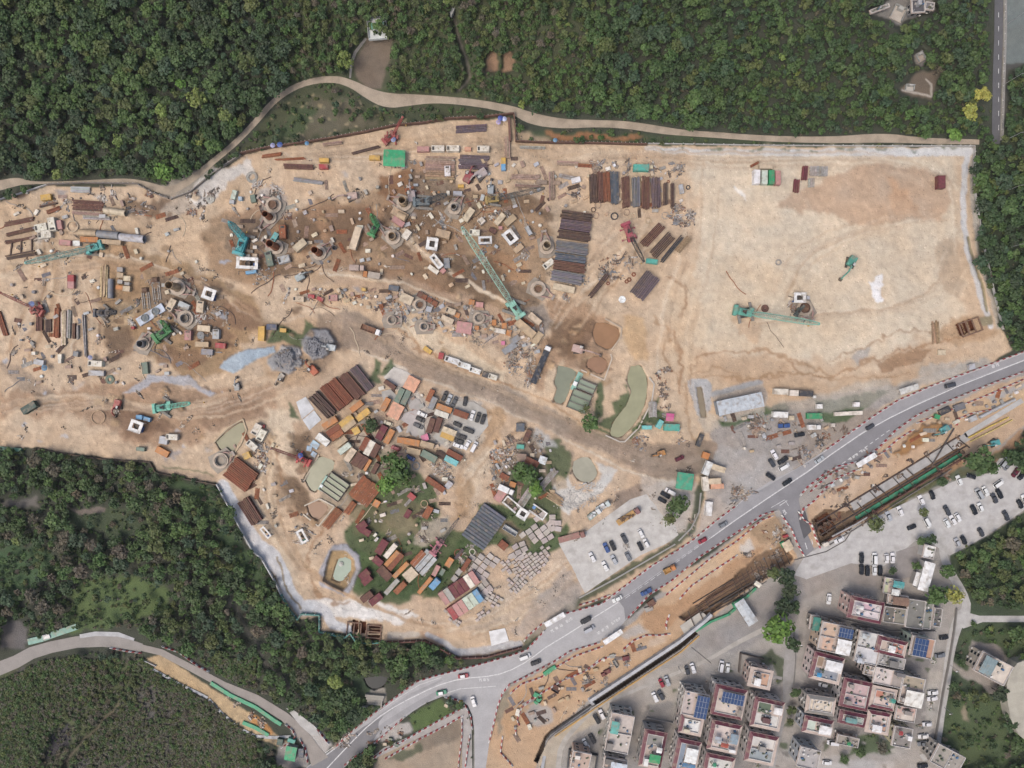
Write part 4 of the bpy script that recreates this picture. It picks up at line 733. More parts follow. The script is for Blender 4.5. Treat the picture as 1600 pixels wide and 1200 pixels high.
ET = [(538,93,14,'lime','yellow-green tree beside the grave lawn path'),(252,267,16,'bright','bright green tree overhanging the dirt path bend'),(305,152,19,'lime','large pale lime tree inside the dark wood'),(350,177,13,'lime','smaller lime tree just above the dirt path'),(282,130,10,'bright','small bright tree next to the large lime tree'),
 (1537,147,15,'yellow','yellow flowering tree beside the motorway, upper of two'),(1520,172,15,'yellow','yellow flowering tree beside the motorway, lower of two'),(1492,210,14,'bright','bright green tree at the end of the dirt path'),(1447,202,15,'fresh','fresh green tree above the path bulge'),
 (1217,987,27,'bright','big bright green domed tree by the village lane'),(1230,903,18,'dark','dark evergreen tree beside the excavation end'),(1237,926,15,'dark','dark evergreen tree south of its twin by the lane'),(1226,950,19,'dark','dark tree with a white thing in it above the domed tree'),(1243,950,12,'deep','small dark tree on the lane edge'),(1241,1007,13,'deep','dark tree tucked behind the big domed tree'),(1212,895,12,'olive','olive tree at the edge of the sheet piled pit'),
 (617,728,25,'fresh','large leafy tree at the middle of the container yard'),(604,757,18,'bright','bright lower part tree beside the rusty beam stack'),(629,748,17,'fresh','leafy tree on the side of the round tank'),(577,665,13,'deep','lone dark tree between orange containers'),
 (923,660,17,'fresh','green tree beside the haul road and settling tanks'),(915,640,12,'olive','thin leafed tree above the haul road tree'),(821,743,20,'fresh','green tree in the scrap yard'),(838,765,15,'bright','bright tree beside the bundled pipes'),(812,734,12,'mid','small tree beside rust roofed shed'),
 (1062,789,19,'mid','round tree beside the ditch and parked vans'),(1047,812,12,'olive','low bushy tree at the corner of the car park'),(1371,818,15,'olive','round tree in the big car park next to the trench'),(1444,800,9,'olive','small ragged tree in the middle of the big car park'),
 (1533,718,24,'mid','large spreading tree over the top of the car park'),(1551,733,14,'mid','tree overhanging car bays by the footpath'),(1474,752,9,'deep','small dark tree on the car park upper edge'),(1457,843,9,'deep','small tree north of the long white roof'),
 (1440,846,8,'fresh','bright shrub tree north of the long white roof'),(1467,932,21,'fresh','large tree south of the long white roof'),(1494,930,15,'yellow','yellow-brown tree at the bend of the lane'),(1482,893,14,'fresh','tree between the long white roof and lane'),(1433,885,9,'mid','narrow tree west of the long white roof'),(1396,892,7,'deep','little tree beside parked cars in village'),
 (1244,1082,10,'mid','round clipped tree on the village lane'),(1237,1110,8,'olive','small olive tree below the clipped lane tree'),(1235,1128,7,'olive','smallest tree on the lane verge'),(1380,1170,12,'brown','reddish brown tree behind the walled garden'),(1345,1176,9,'mid','tree at the bottom of the little lawn'),
 (1320,1187,8,'mid','low tree beside the walled garden'),(1565,1085,16,'dark','dark tree in the grass field by the villa'),(1590,990,14,'mid','tree above the villa'),(1476,1156,5,'brown','small purple leaved shrub by the lane')]
for x, y, r, k, lb in ET: tree(x, y, r, k, lb, hf=None if r < 20 else r*S*1.3+2, sparse=(lb.startswith('thin')))
for x, y, r in [(207,762,13),(245,795,15),(262,785,11),(370,1060,9),(1468,110,10),(655,1052,11)]: tree(x, y, r, 'brown', 'bare grey tree without leaves among green ones', 'bare trees', True, sparse=True)
# the wood: every crown placed, the 300 widest are trees, the rest one mass
Wd = []
cell = {}
ex = [(t[0], t[1], t[2]) for t in ET]
def region(x, y):
    if y > 1030 and x < 400: return 'low'
    if 440 < x < 930 and y < 160: return 'scrub'
    if x > 1440 and y > 740: return 'east'
    if y > 690 and x < 700: return 'south'
    if x > 1150 and y < 220: return 'fine'
    return 'dense'
tries = 0
NB = fbm(90, 400, 2)
while tries < 90000:
    tries += 1; x, y = rng.uniform(-110, 1710), rng.uniform(-80, 1280)
    i = min(int(np.searchsorted(gx, x)), NX-1); j = min(int(np.searchsorted(gy, y)), NY-1); dn = DENS[j, i]
    if dn <= 0 or rng.random() > dn: continue
    rg = region(x, y); lo, hi = {'low': (2.2, 5.5), 'scrub': (3, 9.5), 'east': (4.5, 14), 'south': (4.5, 16), 'fine': (4, 12), 'dense': (5.5, 18)}[rg]
    r = lo+(hi-lo)*rng.random()**1.5
    if dn < .3: r = min(r, 4+4*rng.random())
    m = r*.6; bad = False
    for dx, dy in ((m, 0), (-m, 0), (0, m), (0, -m)):
        ii = min(max(int(np.searchsorted(gx, x+dx)), 0), NX-1); jj = min(max(int(np.searchsorted(gy, y+dy)), 0), NY-1)
        if DENS[jj, ii] <= 0: bad = True; break
    if bad or any((x-a)**2+(y-b)**2 < (r*.5+c*.7)**2 for a, b, c in ex): continue
    ck = (int(x//16), int(y//16)); q = .56 if rg != 'low' else .5
    if any((x-a)**2+(y-b)**2 < ((r+c)*q)**2 for u in (-1, 0, 1) for v in (-1, 0, 1) for a, b, c, *_ in cell.get((ck[0]+u, ck[1]+v), ())): continue
    nb = NB[j, i]+rng.normal()*.25
    if rg == 'low': k = random.choices(['olive', 'brown', 'mid', 'fresh'], [5, 3, 3, 1])[0]
    elif rg == 'scrub': k = random.choices(['olive', 'mid', 'fresh', 'brown', 'deep'], [4, 4, 3, 1, 2])[0]
    elif rg == 'south': k = random.choices(['mid', 'deep', 'olive', 'brown', 'fresh', 'bluish'], [5, 5, 3, 2, 2, 2])[0]
    elif rg == 'fine': k = random.choices(['deep', 'mid', 'olive', 'bluish', 'fresh'], [6, 4, 2, 3, 1])[0]
    elif rg == 'east': k = random.choices(['mid', 'deep', 'olive', 'brown', 'fresh'], [4, 5, 3, 1, 1])[0]
    else: k = random.choices(['deep', 'bluish', 'mid', 'dark', 'olive', 'fresh'], [6, 4, 5, 3, 2, 2])[0]
    if nb > .4 and k in ('deep', 'dark'): k = 'fresh' if rng.random() < .5 else 'mid'
    if rng.random() < .004: k = 'lime'
    t = (x, y, r, k, rg); cell.setdefault(ck, []).append(t); Wd.append(t)
Wd.sort(key=lambda t: -t[2]*(1 if -5 < t[0] < 1605 and -5 < t[1] < 1205 else .01))
NIND = 295-len(ET)-6
HOOD = {'low': 'on the scrubby slope below the side road', 'scrub': 'in the scrub above the dirt path', 'east': 'in the wood beside the village', 'south': 'in the wood south of the works', 'fine': 'in the wood above the sand plot', 'dense': 'in the dark hillside wood'}
KN = {'dark': 'very dark', 'deep': 'dark green', 'mid': 'mid green', 'olive': 'olive green', 'fresh': 'fresh green', 'bright': 'bright green', 'lime': 'yellowish green', 'bluish': 'bluish dark', 'brown': 'brownish'}
for x, y, r, k, rg in Wd[:NIND]:
    tree(x, y, r, k, f'{KN[k]} tree crown {HOOD[rg]}', f'{KN[k]} trees {HOOD[rg]}', True)
def mass(name, items, protos, label_scale=1.0):
    cos = []; cols = []
    for n, (x, y, r, k, rg) in enumerate(items):
        co, col = protos[n % len(protos)]; rm = r*S; z0 = gz(x, y); hh = rm*1.15+(2.2 if r > 6 else .3)
        p = W(x, y, z0+hh*.8); a = random.random()*6.28; ca, sa = math.cos(a), math.sin(a)
        M = np.array([[ca*rm, -sa*rm, 0], [sa*rm, ca*rm, 0], [0, 0, rm*random.uniform(.8, 1.1)]], np.float32)
        cos.append(co@M.T+np.array([p.x, p.y, z0+hh-rm*.95], np.float32)); g = gcol(k, .12); cols.append(col*np.array([g[0], g[1], g[2], 1], np.float32))
    o = ob(name, quads_mesh(name, np.concatenate(cos), np.concatenate(cols), M_leaf()), None, (1, 1, 1, 1)); o['kind'] = 'stuff'; return o
mass('woodland', Wd[NIND:], CRS)
# undergrowth: low bushes on every piece of rough green
sh = []
for _ in range(42000):
    x, y = rng.uniform(-60, 1660), rng.uniform(-50, 1250)
    if _ > 22000: x, y = rng.uniform(-60, 400), rng.uniform(1030, 1250)
    i = int(np.searchsorted(gx, x)); j = int(np.searchsorted(gy, y)); c = COLR[j, i]; dn = DENS[j, i]
    low_ = y > 1030 and x < 400 and dn > 0
    green = c[1] > c[0]*1.1 and c[1] > c[2]*1.25 and c[1] < .14 or low_
    if not green or NOSH[j, i]: continue
    if dn <= 0 and rng.random() < .45: continue
    if low_ and NB[j, i]+.25*N1x[j, i] < -.12 and rng.random() < .8: continue
    sh.append((x, y, (rng.uniform(1.2, 3.0)*(1+.7*max(0, NB[j, i])) if low_ else rng.uniform(1.4, 3.6)) if dn > 0 else rng.uniform(1, 2.4), random.choice((['scrub', 'scrub', 'olive', 'brown', 'mid'] if y > 1100+x*.15-60 and x > 90 else ['olive', 'mid', 'fresh', 'scrub']) if low_ else ['mid', 'deep', 'olive', 'fresh', 'brown'] if dn > 0 else ['mid', 'fresh', 'mid', 'olive']), 'x'))
mass('undergrowth', sh, SHR)
print('TREES', len(Wd), 'SHRUBS', len(sh))
# ------------------------------------------------------------------ builders
def rrect(cx, cy, l, w, r, z, n=3):
    pts = []
    for sx, sy, a0 in ((1, 1, 0), (-1, 1, 90), (-1, -1, 180), (1, -1, 270)):
        for k in range(n+1):
            a = R(a0+90*k/n); pts.append((cx+sx*(l/2-r)+r*math.cos(a), cy+sy*(w/2-r)+r*math.sin(a), z))
    return pts
def place(o, px, py, ang, dz=0): o.location = G(px, py, dz); o.rotation_euler = (0, 0, -R(ang)); return o
_P = {}
def car_proto(kind):
    if kind in _P: return _P[kind]
    D = {'car': (4.5, 1.8, 1.42, -.25, 2.5, 1.9), 'hatch': (4.0, 1.72, 1.48, -.3, 2.6, 2.1), 'van': (4.9, 1.85, 1.95, -.35, 3.9, 3.5), 'pickup': (5.0, 1.85, 1.7, .35, 1.7, 1.3)}[kind]
    L, w, h, cx, cl, rl = D; b = MB(); r = .38
    b.loft([rrect(0, 0, L-.2, w-.12, r, .28), rrect(0, 0, L, w, r, .5), rrect(0, 0, L-.04, w-.04, r, .78), rrect(0, 0, L-.3, w-.2, r, .92)])
    b.loft([rrect(cx-.05, 0, rl, w-.42, .25, h-.06), rrect(cx-.05, 0, rl-.16, w-.55, .2, h)])
    if kind == 'pickup':
        for sy in (-1, 1): b.box(-1.45, sy*.82, .9, 1.9, .08, .3)
        b.box(-2.4, 0, .9, .08, 1.6, .3)
    for sy in (-1, 1): b.box(cx+cl*.32, sy*(w/2+.06), .88, .16, .14, .12)
    g = MB(); g.loft([rrect(cx, 0, cl, w-.2, .28, .88), rrect(cx-.05, 0, rl+.05, w-.4, .25, h-.06)])
    wm = MB(); wm.cyl((0, -.11, .32), (0, .11, .32), .32, 12); wm.cyl((0, -.12, .32), (0, .12, .32), .17, 8)
    hl = MB(); hl.box(0, 0, .6, .1, .36, .14)
    _P[kind] = dict(body=b.mesh('body', M_car()), windows=g.mesh('windows', M_glass()), wheel=wm.mesh('wheel', M_rub()), headlight=hl.mesh('headlight', M_glass()), L=L, w=w); return _P[kind]
CARC = {'w': ('white', 'ecedee'), 'k': ('black', '23262b'), 'g': ('grey', '7c8188'), 's': ('silver', 'b7bcc2'), 'b': ('blue', '3a5c9c'), 'r': ('red', 'a5283a'), 'd': ('dark grey', '474b53'), 'm': ('maroon', '6b2433'), 'n': ('green', '1f9068'), 'o': ('orange', 'd07a35'), 'c': ('cream', 'cfc4a8')}
def car(px, py, ang, c, kind, zone, group, roof=None, extra=''):
    P = car_proto(kind); e = root({'van': 'van', 'pickup': 'pickup_truck'}.get(kind, 'car')); place(e, px, py, ang, .045)
    nm, hx = CARC[c]
    ob('body', P['body'], e, vary(hx, .05)); ob('windows', P['windows'], e, '2c3238' if c != 'k' else '3c444c')
    for sx in (-1, 1):
        for sy in (-1, 1): ob('wheel', P['wheel'], e, '2a2a2a', loc=(sx*P['L']*.3, sy*(P['w']/2-.1), 0))
    for sy in (-1, 1): ob('headlight', P['headlight'], e, 'd8dde0', loc=(P['L']/2-.04, sy*.58, 0))
    if roof: MB().loft([rrect(-.25, 0, 1.9, 1.3, .2, 1.43), rrect(-.25, 0, 1.8, 1.2, .2, 1.46)]).build('roof', M_car(), e, roof)
    cat = 'van' if kind == 'van' else 'pickup' if kind == 'pickup' else 'car'
    lab = f"{nm} {cat}{' '+extra if extra else ''}"
    tag(e, lab, cat, f'{nm} {cat}', group, zone); return e
def cars(tab, zone, group):
    for t in tab:
        x, y, a, c = t[:4]; k = t[4] if len(t) > 4 else random.choice(['car', 'car', 'hatch'])
        car(x, y, a+(180 if random.random() < .5 and len(t) < 6 else 0), c, k, zone, group)
def truck(px, py, ang, L, wd, cabc, bedc, kind, label, zone='', load=None, name='truck', short='truck'):
    e = root(name); place(e, px, py, ang, .05); cl = 2.1
    b = MB(); x0 = L/2-cl/2; b.loft([rrect(x0, 0, cl, wd, .3, .6), rrect(x0, 0, cl, wd, .3, 1.9), rrect(x0-.15, 0, cl-.5, wd-.3, .3, 2.8)]); b.build('cab', M_car(), e, cabc)
    MB().box(L/2-.18, 0, 1.75, .16, wd-.5, .75, tx=.4).build('windscreen', M_glass(), e, '2c3238')
    bl = L-cl-.3; xb = -L/2+bl/2; m = MB(); m.box(0, 0, .65, L-.4, .8, .3); m.build('chassis', M_rust(), e, '35353a')
    m = MB()
    if kind == 'tip':
        m.box(xb, 0, 1.0, bl, wd, .12)
        for sy in (-1, 1): m.box(xb, sy*(wd/2-.06), 1.12, bl, .12, 1.1)
        for sx in (-1, 1): m.box(xb+sx*(bl/2-.06), 0, 1.12, .12, wd-.26, 1.1)
        for i in range(5): m.box(xb-bl/2+bl*(i+.5)/5, 0, 2.22, .1, wd+.1, .06)
    elif kind == 'box':
        m.box(xb, 0, 1.0, bl, wd, 2.0)
        for i in range(7): m.box(xb-bl/2+bl*(i+.5)/7, 0, 3.0, .1, wd, .05)
    else:
        m.box(xb, 0, 1.0, bl, wd, .15)
        for i in range(int(bl/1.1)): m.box(xb-bl/2+1.1*(i+.5), 0, 1.15, .18, wd, .1)
    m.build('bed', M_paint(), e, bedc)
    if load:
        m = MB(); rr = random.Random(int(px))
        for i in range(9): m.box(xb+rr.uniform(-bl*.4, bl*.4), rr.uniform(-wd*.3, wd*.3), 1.2, rr.uniform(.6, 1.8), rr.uniform(.3, .9), rr.uniform(.3, 1), rr.random()*3)
        m.build('load', M_paint(), e, load)
    wm = MB(); wm.cyl((0, -.16, .5), (0, .16, .5), .5, 12); wme = wm.mesh('wheel', M_rub())
    for sx in (L*.36, -L*.2, -L*.36):
        for sy in (-1, 1): ob('wheel', wme, e, '2a2a2a', loc=(sx, sy*(wd/2-.15), 0))
    tag(e, label, 'truck', short, None, zone); return e
def container(px, py, L, wd, ang, c, zone='in the container yard', h=2.6, kind='container', z=0, label=None, group=None, roofpat=True):
    # L and wd are photograph pixels on the roof; the box stands upright on the ground
    ztop = gz(px, py)+h+z; p = W(px, py, ztop); k = S*(H-ztop)/H; l, w = L*k, wd*k
    name = {'container': 'container', 'generator': 'generator', 'crate': 'equipment_box', 'skip': 'open_skip'}[kind]
    e = root(name, (p.x, p.y, gz(px, py)+z), -R(ang)); b = MB()
    if kind == 'skip':
        b.box(0, 0, 0, l, w, .2)
        for sy in (-1, 1): b.box(0, sy*(w/2-.06), .2, l, .12, h-.2)
        for sx in (-1, 1): b.box(sx*(l/2-.06), 0, .2, .12, w-.26, h-.2)
    else:
        b.box(0, 0, .08, l-.12, w-.12, h-.16)
        for sx in (-1, 1):
            for sy in (-1, 1): b.box(sx*(l/2-.08), sy*(w/2-.08), 0, .16, .16, h)
        for sy in (-1, 1): b.box(0, sy*(w/2-.06), h-.12, l-.34, .12, .12); b.box(0, sy*(w/2-.06), .02, l-.34, .12, .14)
        for sx in (-1, 1): b.box(sx*(l/2-.06), 0, h-.12, .12, w-.34, .12)
        if kind != 'crate' and roofpat:
            n = max(3, int(l/.75))
            for i in range(n): b.box(-l/2+l*(i+.5)/n, 0, h-.08, .26, w-.36, .05)
        n = max(2, int(l/.6))
        for i in range(n):
            for sy in (-1, 1): b.box(-l/2+.3+(l-.6)*(i+.5)/n, sy*(w/2-.055), .2, .22, .06, h-.42)
    hx = vary(c, .07); b.build('body', M_paint() if c not in ('rust', 'brown', 'maroon', 'rusty') else M_rust(), e, hx)
    if kind != 'skip':
        MB().box(l/2-.045, 0, .14, .05, w-.4, h-.32).build('door', M_paint(), e, vary(c, .15))
    if kind == 'generator':
        MB().box(-l*.36, 0, h-.02, l*.16, w*.62, .1).build('vent', M_paint(), e, '26282c')
        x = MB(); x.cyl((l*.2, w*.15, h-.05), (l*.2, w*.15, h+.45), .09, 8); x.build('exhaust', M_rust(), e, '4a4340')
        MB().box(l*.05, -w*.1, h-.02, .5, .4, .1).build('hatch', M_paint(), e, 'b5a880')
    nm = {'container': 'container', 'generator': 'generator box', 'crate': 'equipment box', 'skip': 'open skip'}[kind]
    size = 'long' if L > 28 else 'short' if L < 15 else ''
    tag(e, label or f'{size+" " if size else ""}{cn(c)} {nm}', {'container': 'container', 'generator': 'generator', 'crate': 'box', 'skip': 'skip'}[kind], f'{cn(c)} {nm}', group, zone); return e
def stack(px, py, L, wt, ang, n, c, h=1.6, zone='', label=None, ragged=.03, name='steel_stack', what='steel beams'):
    ztop = gz(px, py)+h; p = W(px, py, ztop); k = S*(H-ztop)/H; l, w = L*k, wt*k; n = max(2, n)
    e = root(name, (p.x, p.y, gz(px, py)), -R(ang)); pt = w/n; b = MB(); fw = pt*.8
    b.box(0, 0, h-.06, l, fw, .06); b.box(0, 0, .2, l, pt*.16, h-.26); b.box(0, 0, .12, l, fw, .08)
    b.box(0, pt*.3, h, l, pt*.13, .05)
    me_ = b.mesh('beam', M_rust() if c not in ('steel', 'slate', 'grey', 'silver') else M_paint())
    rr = random.Random(int(px*3+py))
    for i in range(n):
        o = ob('beam', me_, e, vary(c, .2), loc=(rr.uniform(-1, 1)*l*ragged, -w/2+pt*(i+.5), rr.uniform(-.12, .12)), rz=rr.uniform(-1, 1)*R(ragged*25))
    b = MB()
    for t in (-.34, 0, .34): b.box(l*t, 0, 0, .25, w, .11)
    b.build('timber_bearer', M_bark(), e, '7d6a52')
    big = 'large' if wt > 25 else 'narrow' if wt < 9 else ''
    tag(e, label or f'{big+" " if big else ""}stack of {cn(c)} {what}', 'steel stack', f'{cn(c)} steel stack', None, zone); return e
def lattice(b, p, q, w, n, ch=.16, br=.09, taper=.45):
    p = Vector(p); q = Vector(q); d = (q-p).normalized(); u = d.cross(Vector((0, 0, 1))).normalized(); t = u.cross(d); pts = []
    for i in range(n+1):
        f = i/n; s = w/2*(1-(1-taper)*max(0, (f-.8)/.2) if f > .8 else (taper+(1-taper)*min(1, f/.12))); c = p+(q-p)*f
        pts.append([c+u*s+t*s, c-u*s+t*s, c-u*s-t*s, c+u*s-t*s])
    for i in range(n):
        for k in range(4): b.bar(pts[i][k], pts[i+1][k], ch)
        for k in range(4):
            a, c2 = (k, (k+1) % 4) if i % 2 else ((k+1) % 4, k); b.bar(pts[i][a], pts[i+1][c2], br)
        for k in (0, 1, 2, 3): b.bar(pts[i][k], pts[i][(k+1) % 4], br)
    return b
def crawler_tracks(e, l, w, tw, c='4d4a48', h=.9):
    for sy in (-1, 1):
        m = MB(); m.loft([[(x, sy*(w/2-tw/2)-tw/2, z) for x, z in ((-l/2, .35), (-l/2+.3, .02), (l/2-.3, .02), (l/2, .35), (l/2, h-.35), (l/2-.3, h), (-l/2+.3, h), (-l/2, h-.35))], [(x, sy*(w/2-tw/2)+tw/2, z) for x, z in ((-l/2, .35), (-l/2+.3, .02), (l/2-.3, .02), (l/2, .35), (l/2, h-.35), (l/2-.3, h), (-l/2+.3, h), (-l/2, h-.35))]])
        n = int(l/.4)
        for i in range(n): m.box(-l/2+l*(i+.5)/n, sy*(w/2-tw/2), h, .14, tw, .05)
        m.build('crawler_track', M_rust(), e, c)
    MB().box(0, 0, .4, l*.5, w-tw, .4).build('undercarriage', M_rust(), e, '45423f')
def crane(bx, by, tx, ty, tz, c, label, zone='', base=1.0, track=None, bw=1.3, boomc=None, trk=30, name='crawler_crane', wheeled=False, back=0):
    name = 'truck_crane' if wheeled else name
    g = G(bx, by); tip = W(tx, ty, tz); d = Vector((tip.x-g.x, tip.y-g.y)); rz = math.atan2(d.y, d.x)
    e = root(name, tuple(g), 0); s = base
    def rot(x, y, z): ca, sa = math.cos(rz), math.sin(rz); return (x*ca-y*sa, x*sa+y*ca, z)
    a = R(-trk)-0
    if wheeled:
        m = MB(); m.box(0, 0, .8, 8*s, 2.5*s, .7); o = m.build('carrier', M_paint(), e, c, rz=a)
        wm = MB().cyl((0, -.2, .55), (0, .2, .55), .55, 12).mesh('wheel', M_rub())
        for x in (-3, -1.6, 1.4, 2.9):
            for sy in (-1, 1): ob('wheel', wm, e, '2a2a2a', loc=((x*math.cos(a)-sy*1.1*math.sin(a))*s, (x*math.sin(a)+sy*1.1*math.cos(a))*s, 0), rz=a)
        m = MB()
        for x in (-2.4, 2.4):
            for sy in (-1, 1): m = MB(); m.box(x*s, sy*2.4*s, .3, .35, 2.2, .25); m.box(x*s, sy*3.3*s, 0, .7, .7, .3); m.build('outrigger', M_paint(), e, c, rz=a)
    else:
        before = set(bpy.data.objects); crawler_tracks(e, 8.2*s, 6.6*s, 1.1*s, c='8d8a84')
        for o in set(bpy.data.objects)-before: o.rotation_euler.z = a
    m = MB(); m.box(-.8*s, 0, 1.1, 6.4*s, 3.0*s, 1.5*s); m.box(-1.6*s, .1, 1.1+1.5*s, 3.4*s, 2.2*s, .5); m.box(-.2*s, -1.1*s, 1.1+1.5*s, 1.8*s, .5, .25)
    m.build('machine_house', M_paint(), e, c, rz=rz)
    m = MB(); m.box(-4.6*s, 0, 1.0, 1.5*s, 4.4*s, 2.0*s); m.box(-4.6*s, 0, 1.0+2.0*s, 1.2*s, 3.6*s, .3); m.build('counterweight', M_paint(), e, c, rz=rz)
    m = MB(); m.box(2.0*s, 1.7*s, 1.1, 1.9*s, 1.3*s, 1.9*s, tx=.85, ty=.9); m.build('cab', M_paint(), e, c, rz=rz)
    MB().box(2.75*s, 1.7*s, 1.9, .5*s, 1.0*s, 1.0*s, tx=.8).build('cab_window', M_glass(), e, '2c3238', rz=rz)
    m = MB(); m.box(-1*s, 0, 1.2+1.5*s+.45, 1.6*s, 1.0*s, .35); m.cyl((-.4*s, -.9*s, 3.1), (-.4*s, .9*s, 3.1), .35*s, 10); m.build('winch', M_rust(), e, '2f3134', rz=rz)
    foot = Vector(rot(1.6*s, 0, 2.0)); tl = Vector((tip.x-g.x, tip.y-g.y, tz-g.z)); L = (tl-foot).length
    m = lattice(MB(), foot, tl, bw, max(6, int(L/1.5)), ch=.17 if bw > 1 else .13, br=.1); m.build('boom', M_paint(), e, boomc or c)
    sh = MB(); dn = (tl-foot).normalized(); sh.cyl(tl-Vector(rot(0, .4, 0)), tl+Vector(rot(0, .4, 0)), .45, 10); sh.build('boom_head', M_paint(), e, boomc or c)
    ga = Vector(rot(-3.2*s, 0, 5.2*s)); m = MB()
    for sy in (-1, 1):
        m.bar(rot(.6*s, sy*.9*s, 2.4), ga+Vector(rot(0, sy*.5, 0)), .18); m.bar(rot(-4.2*s, sy*.9*s, 2.4), ga+Vector(rot(0, sy*.5, 0)), .16)
    m.bar(ga+Vector(rot(0, -.5, 0)), ga+Vector(rot(0, .5, 0)), .2); m.build('gantry', M_paint(), e, c)
    m = MB()
    for sy in (-1, 1): m.bar(ga+Vector(rot(0, sy*.4, 0)), tl+Vector(rot(-.6, sy*.3, .3)), .06)
    m.bar(tl, (tl.x, tl.y, 1.2), .05); m.build('cable', M_rust(), e, '4a4a4a')
    m = MB(); m.box(tl.x, tl.y, .6, .5, .5, .8); m.build('hook_block', M_paint(), e, 'd9ab4a')
    tag(e, label, 'crane', cn(c)+' crane', None, zone); return e
def excavator(bx, by, kx, ky, c, label, zone='', s=1.0, rotk=20, short=None):
    g = G(bx, by); k = G(kx, ky); d = Vector((k.x-g.x, k.y-g.y)); rz = math.atan2(d.y, d.x); reach = max(d.length, 4.2*s)
    e = root('excavator', tuple(g), rz); before = set(bpy.data.objects); crawler_tracks(e, 4.0*s, 3.0*s, .62*s, '4d4a48')
    for o in set(bpy.data.objects)-before: o.rotation_euler.z = R(rotk)
    m = MB(); m.loft([rrect(-.5*s, 0, 3.9*s, 2.7*s, .4, 1.0), rrect(-.5*s, 0, 3.9*s, 2.7*s, .4, 1.9*s), rrect(-.7*s, 0, 3.2*s, 2.4*s, .4, 2.2*s)]); m.build('body', M_paint(), e, c)
    m = MB(); m.box(.7*s, .85*s, 1.0, 1.5*s, .95*s, 2.0*s, tx=.8, ty=.85); m.build('cab', M_glass(), e, '30363c')
    m = MB(); m.box(.55*s, .85*s, 3.0*s-.02+(1-s), 1.1*s, .8*s, .08); m.build('cab_roof', M_paint(), e, 'c9c9c6')
    m = MB(); m.box(-1.9*s, 0, 1.1, .9*s, 2.5*s, 1.0*s); m.cyl((-1.2*s, -.6*s, 2.1*s), (-1.2*s, -.6*s, 2.7*s), .09, 7); m.build('counterweight', M_paint(), e, vary(c, .15))
    el = (reach*.62, 0, 3.9*s); m = MB(); m.bar((1.0*s, 0, 1.6), (reach*.33, 0, 4.0*s), .5*s, .6*s); m.bar((reach*.33, 0, 4.0*s), el, .45*s, .5*s); m.bar((1.3*s, .3*s, 1.5), (reach*.33, .28*s, 3.5*s), .16*s); m.build('boom', M_paint(), e, c)
    m = MB(); m.bar(el, (reach*.98, 0, 1.0), .36*s, .42*s); m.bar((reach*.45, 0, 4.4*s), (reach*.72, 0, 3.4*s), .15*s); m.build('stick', M_paint(), e, c)
    m = MB(); m.loft([[(reach-.5, y, 1.1), (reach+.5, y, 1.0), (reach+.6, y, .3), (reach, y, .02), (reach-.5, y, .25)] for y in (-.6*s, .6*s)])
    for i in range(4): m.box(reach+.62, (-.45+.3*i)*s, .25, .25, .09, .1)
    m.build('bucket', M_rust(), e, '5a524a')
    tag(e, label, 'excavator', short or cn(c)+' excavator', None, zone); return e
def casing(tx, ty, h, r, c, label, zone='around the piling works', collar=0, ca=0, fill=None):
    z0 = 0.0; p = W(tx, ty, h); g0 = HG[min(NY-1, int(np.searchsorted(gy, 600-p.y/S))), min(NX-1, int(np.searchsorted(gx, p.x/S+800)))]
    e = root('steel_casing', (p.x, p.y, float(g0)-.1))
    m = MB(); m.pipe((0, 0, 0), (0, 0, h), r, .1, 22); m.pipe((0, 0, h-.5), (0, 0, h+.02), r+.05, .1, 22); m.pipe((0, 0, h*.5), (0, 0, h*.5+.2), r+.04, .1, 22); m.build('tube', M_rust(), e, c, smooth=False)
    MB().cyl((0, 0, .05), (0, 0, (h-.5) if fill else .3), r-.11, 16).build('bore_fill', M_soil2(), e, fill or '2a2522')
    tag(e, label, 'steel tube', 'steel casing tube', None, zone)
    if collar:
        o = root('casing_oscillator', (p.x, p.y, float(g0)), R(ca)); R0 = r+.25; s = collar
        m = MB(); m.pipe((0, 0, .3), (0, 0, 1.3), R0+1.3*s, 1.2*s, 20); m.pipe((0, 0, 1.3), (0, 0, 1.7), R0+.35, .3, 20)
        m.build('clamp_collar', M_paint(), o, 'c2b09c')
        m = MB(); m.add([], []); m.prism([(-R0-1.9, -R0-1.9), (R0+2.2, -R0-1.6), (R0+3.4, 0), (R0+2.2, R0+1.6), (-R0-1.9, R0+1.9), (-R0-3.0, 0)], 0, .28); m.build('base_frame', M_paint(), o, '9d9284')
        for sy in (-1, 1): q = MB(); q.cyl((R0+.2, sy*(R0+.3), .9), (R0+4.6*s, sy*.7, .9), .24, 8); q.cyl((R0+1.2, sy*(R0+.1), .9), (R0+3*s, sy*(1), .9), .36, 8); q.build('hydraulic_ram', M_paint(), o, 'b08a80')
        m = MB(); m.box(R0+4.9*s, 0, .4, .9, 2.2, .9); m.build('yoke', M_paint(), o, 'a79a90')
        tag(o, 'clamp machine gripping a steel casing', 'oscillator', 'casing clamp', None, zone)
    return e
def M_soil2(): return mat('loose_soil', .95, 1.5, .3, bump=.5)
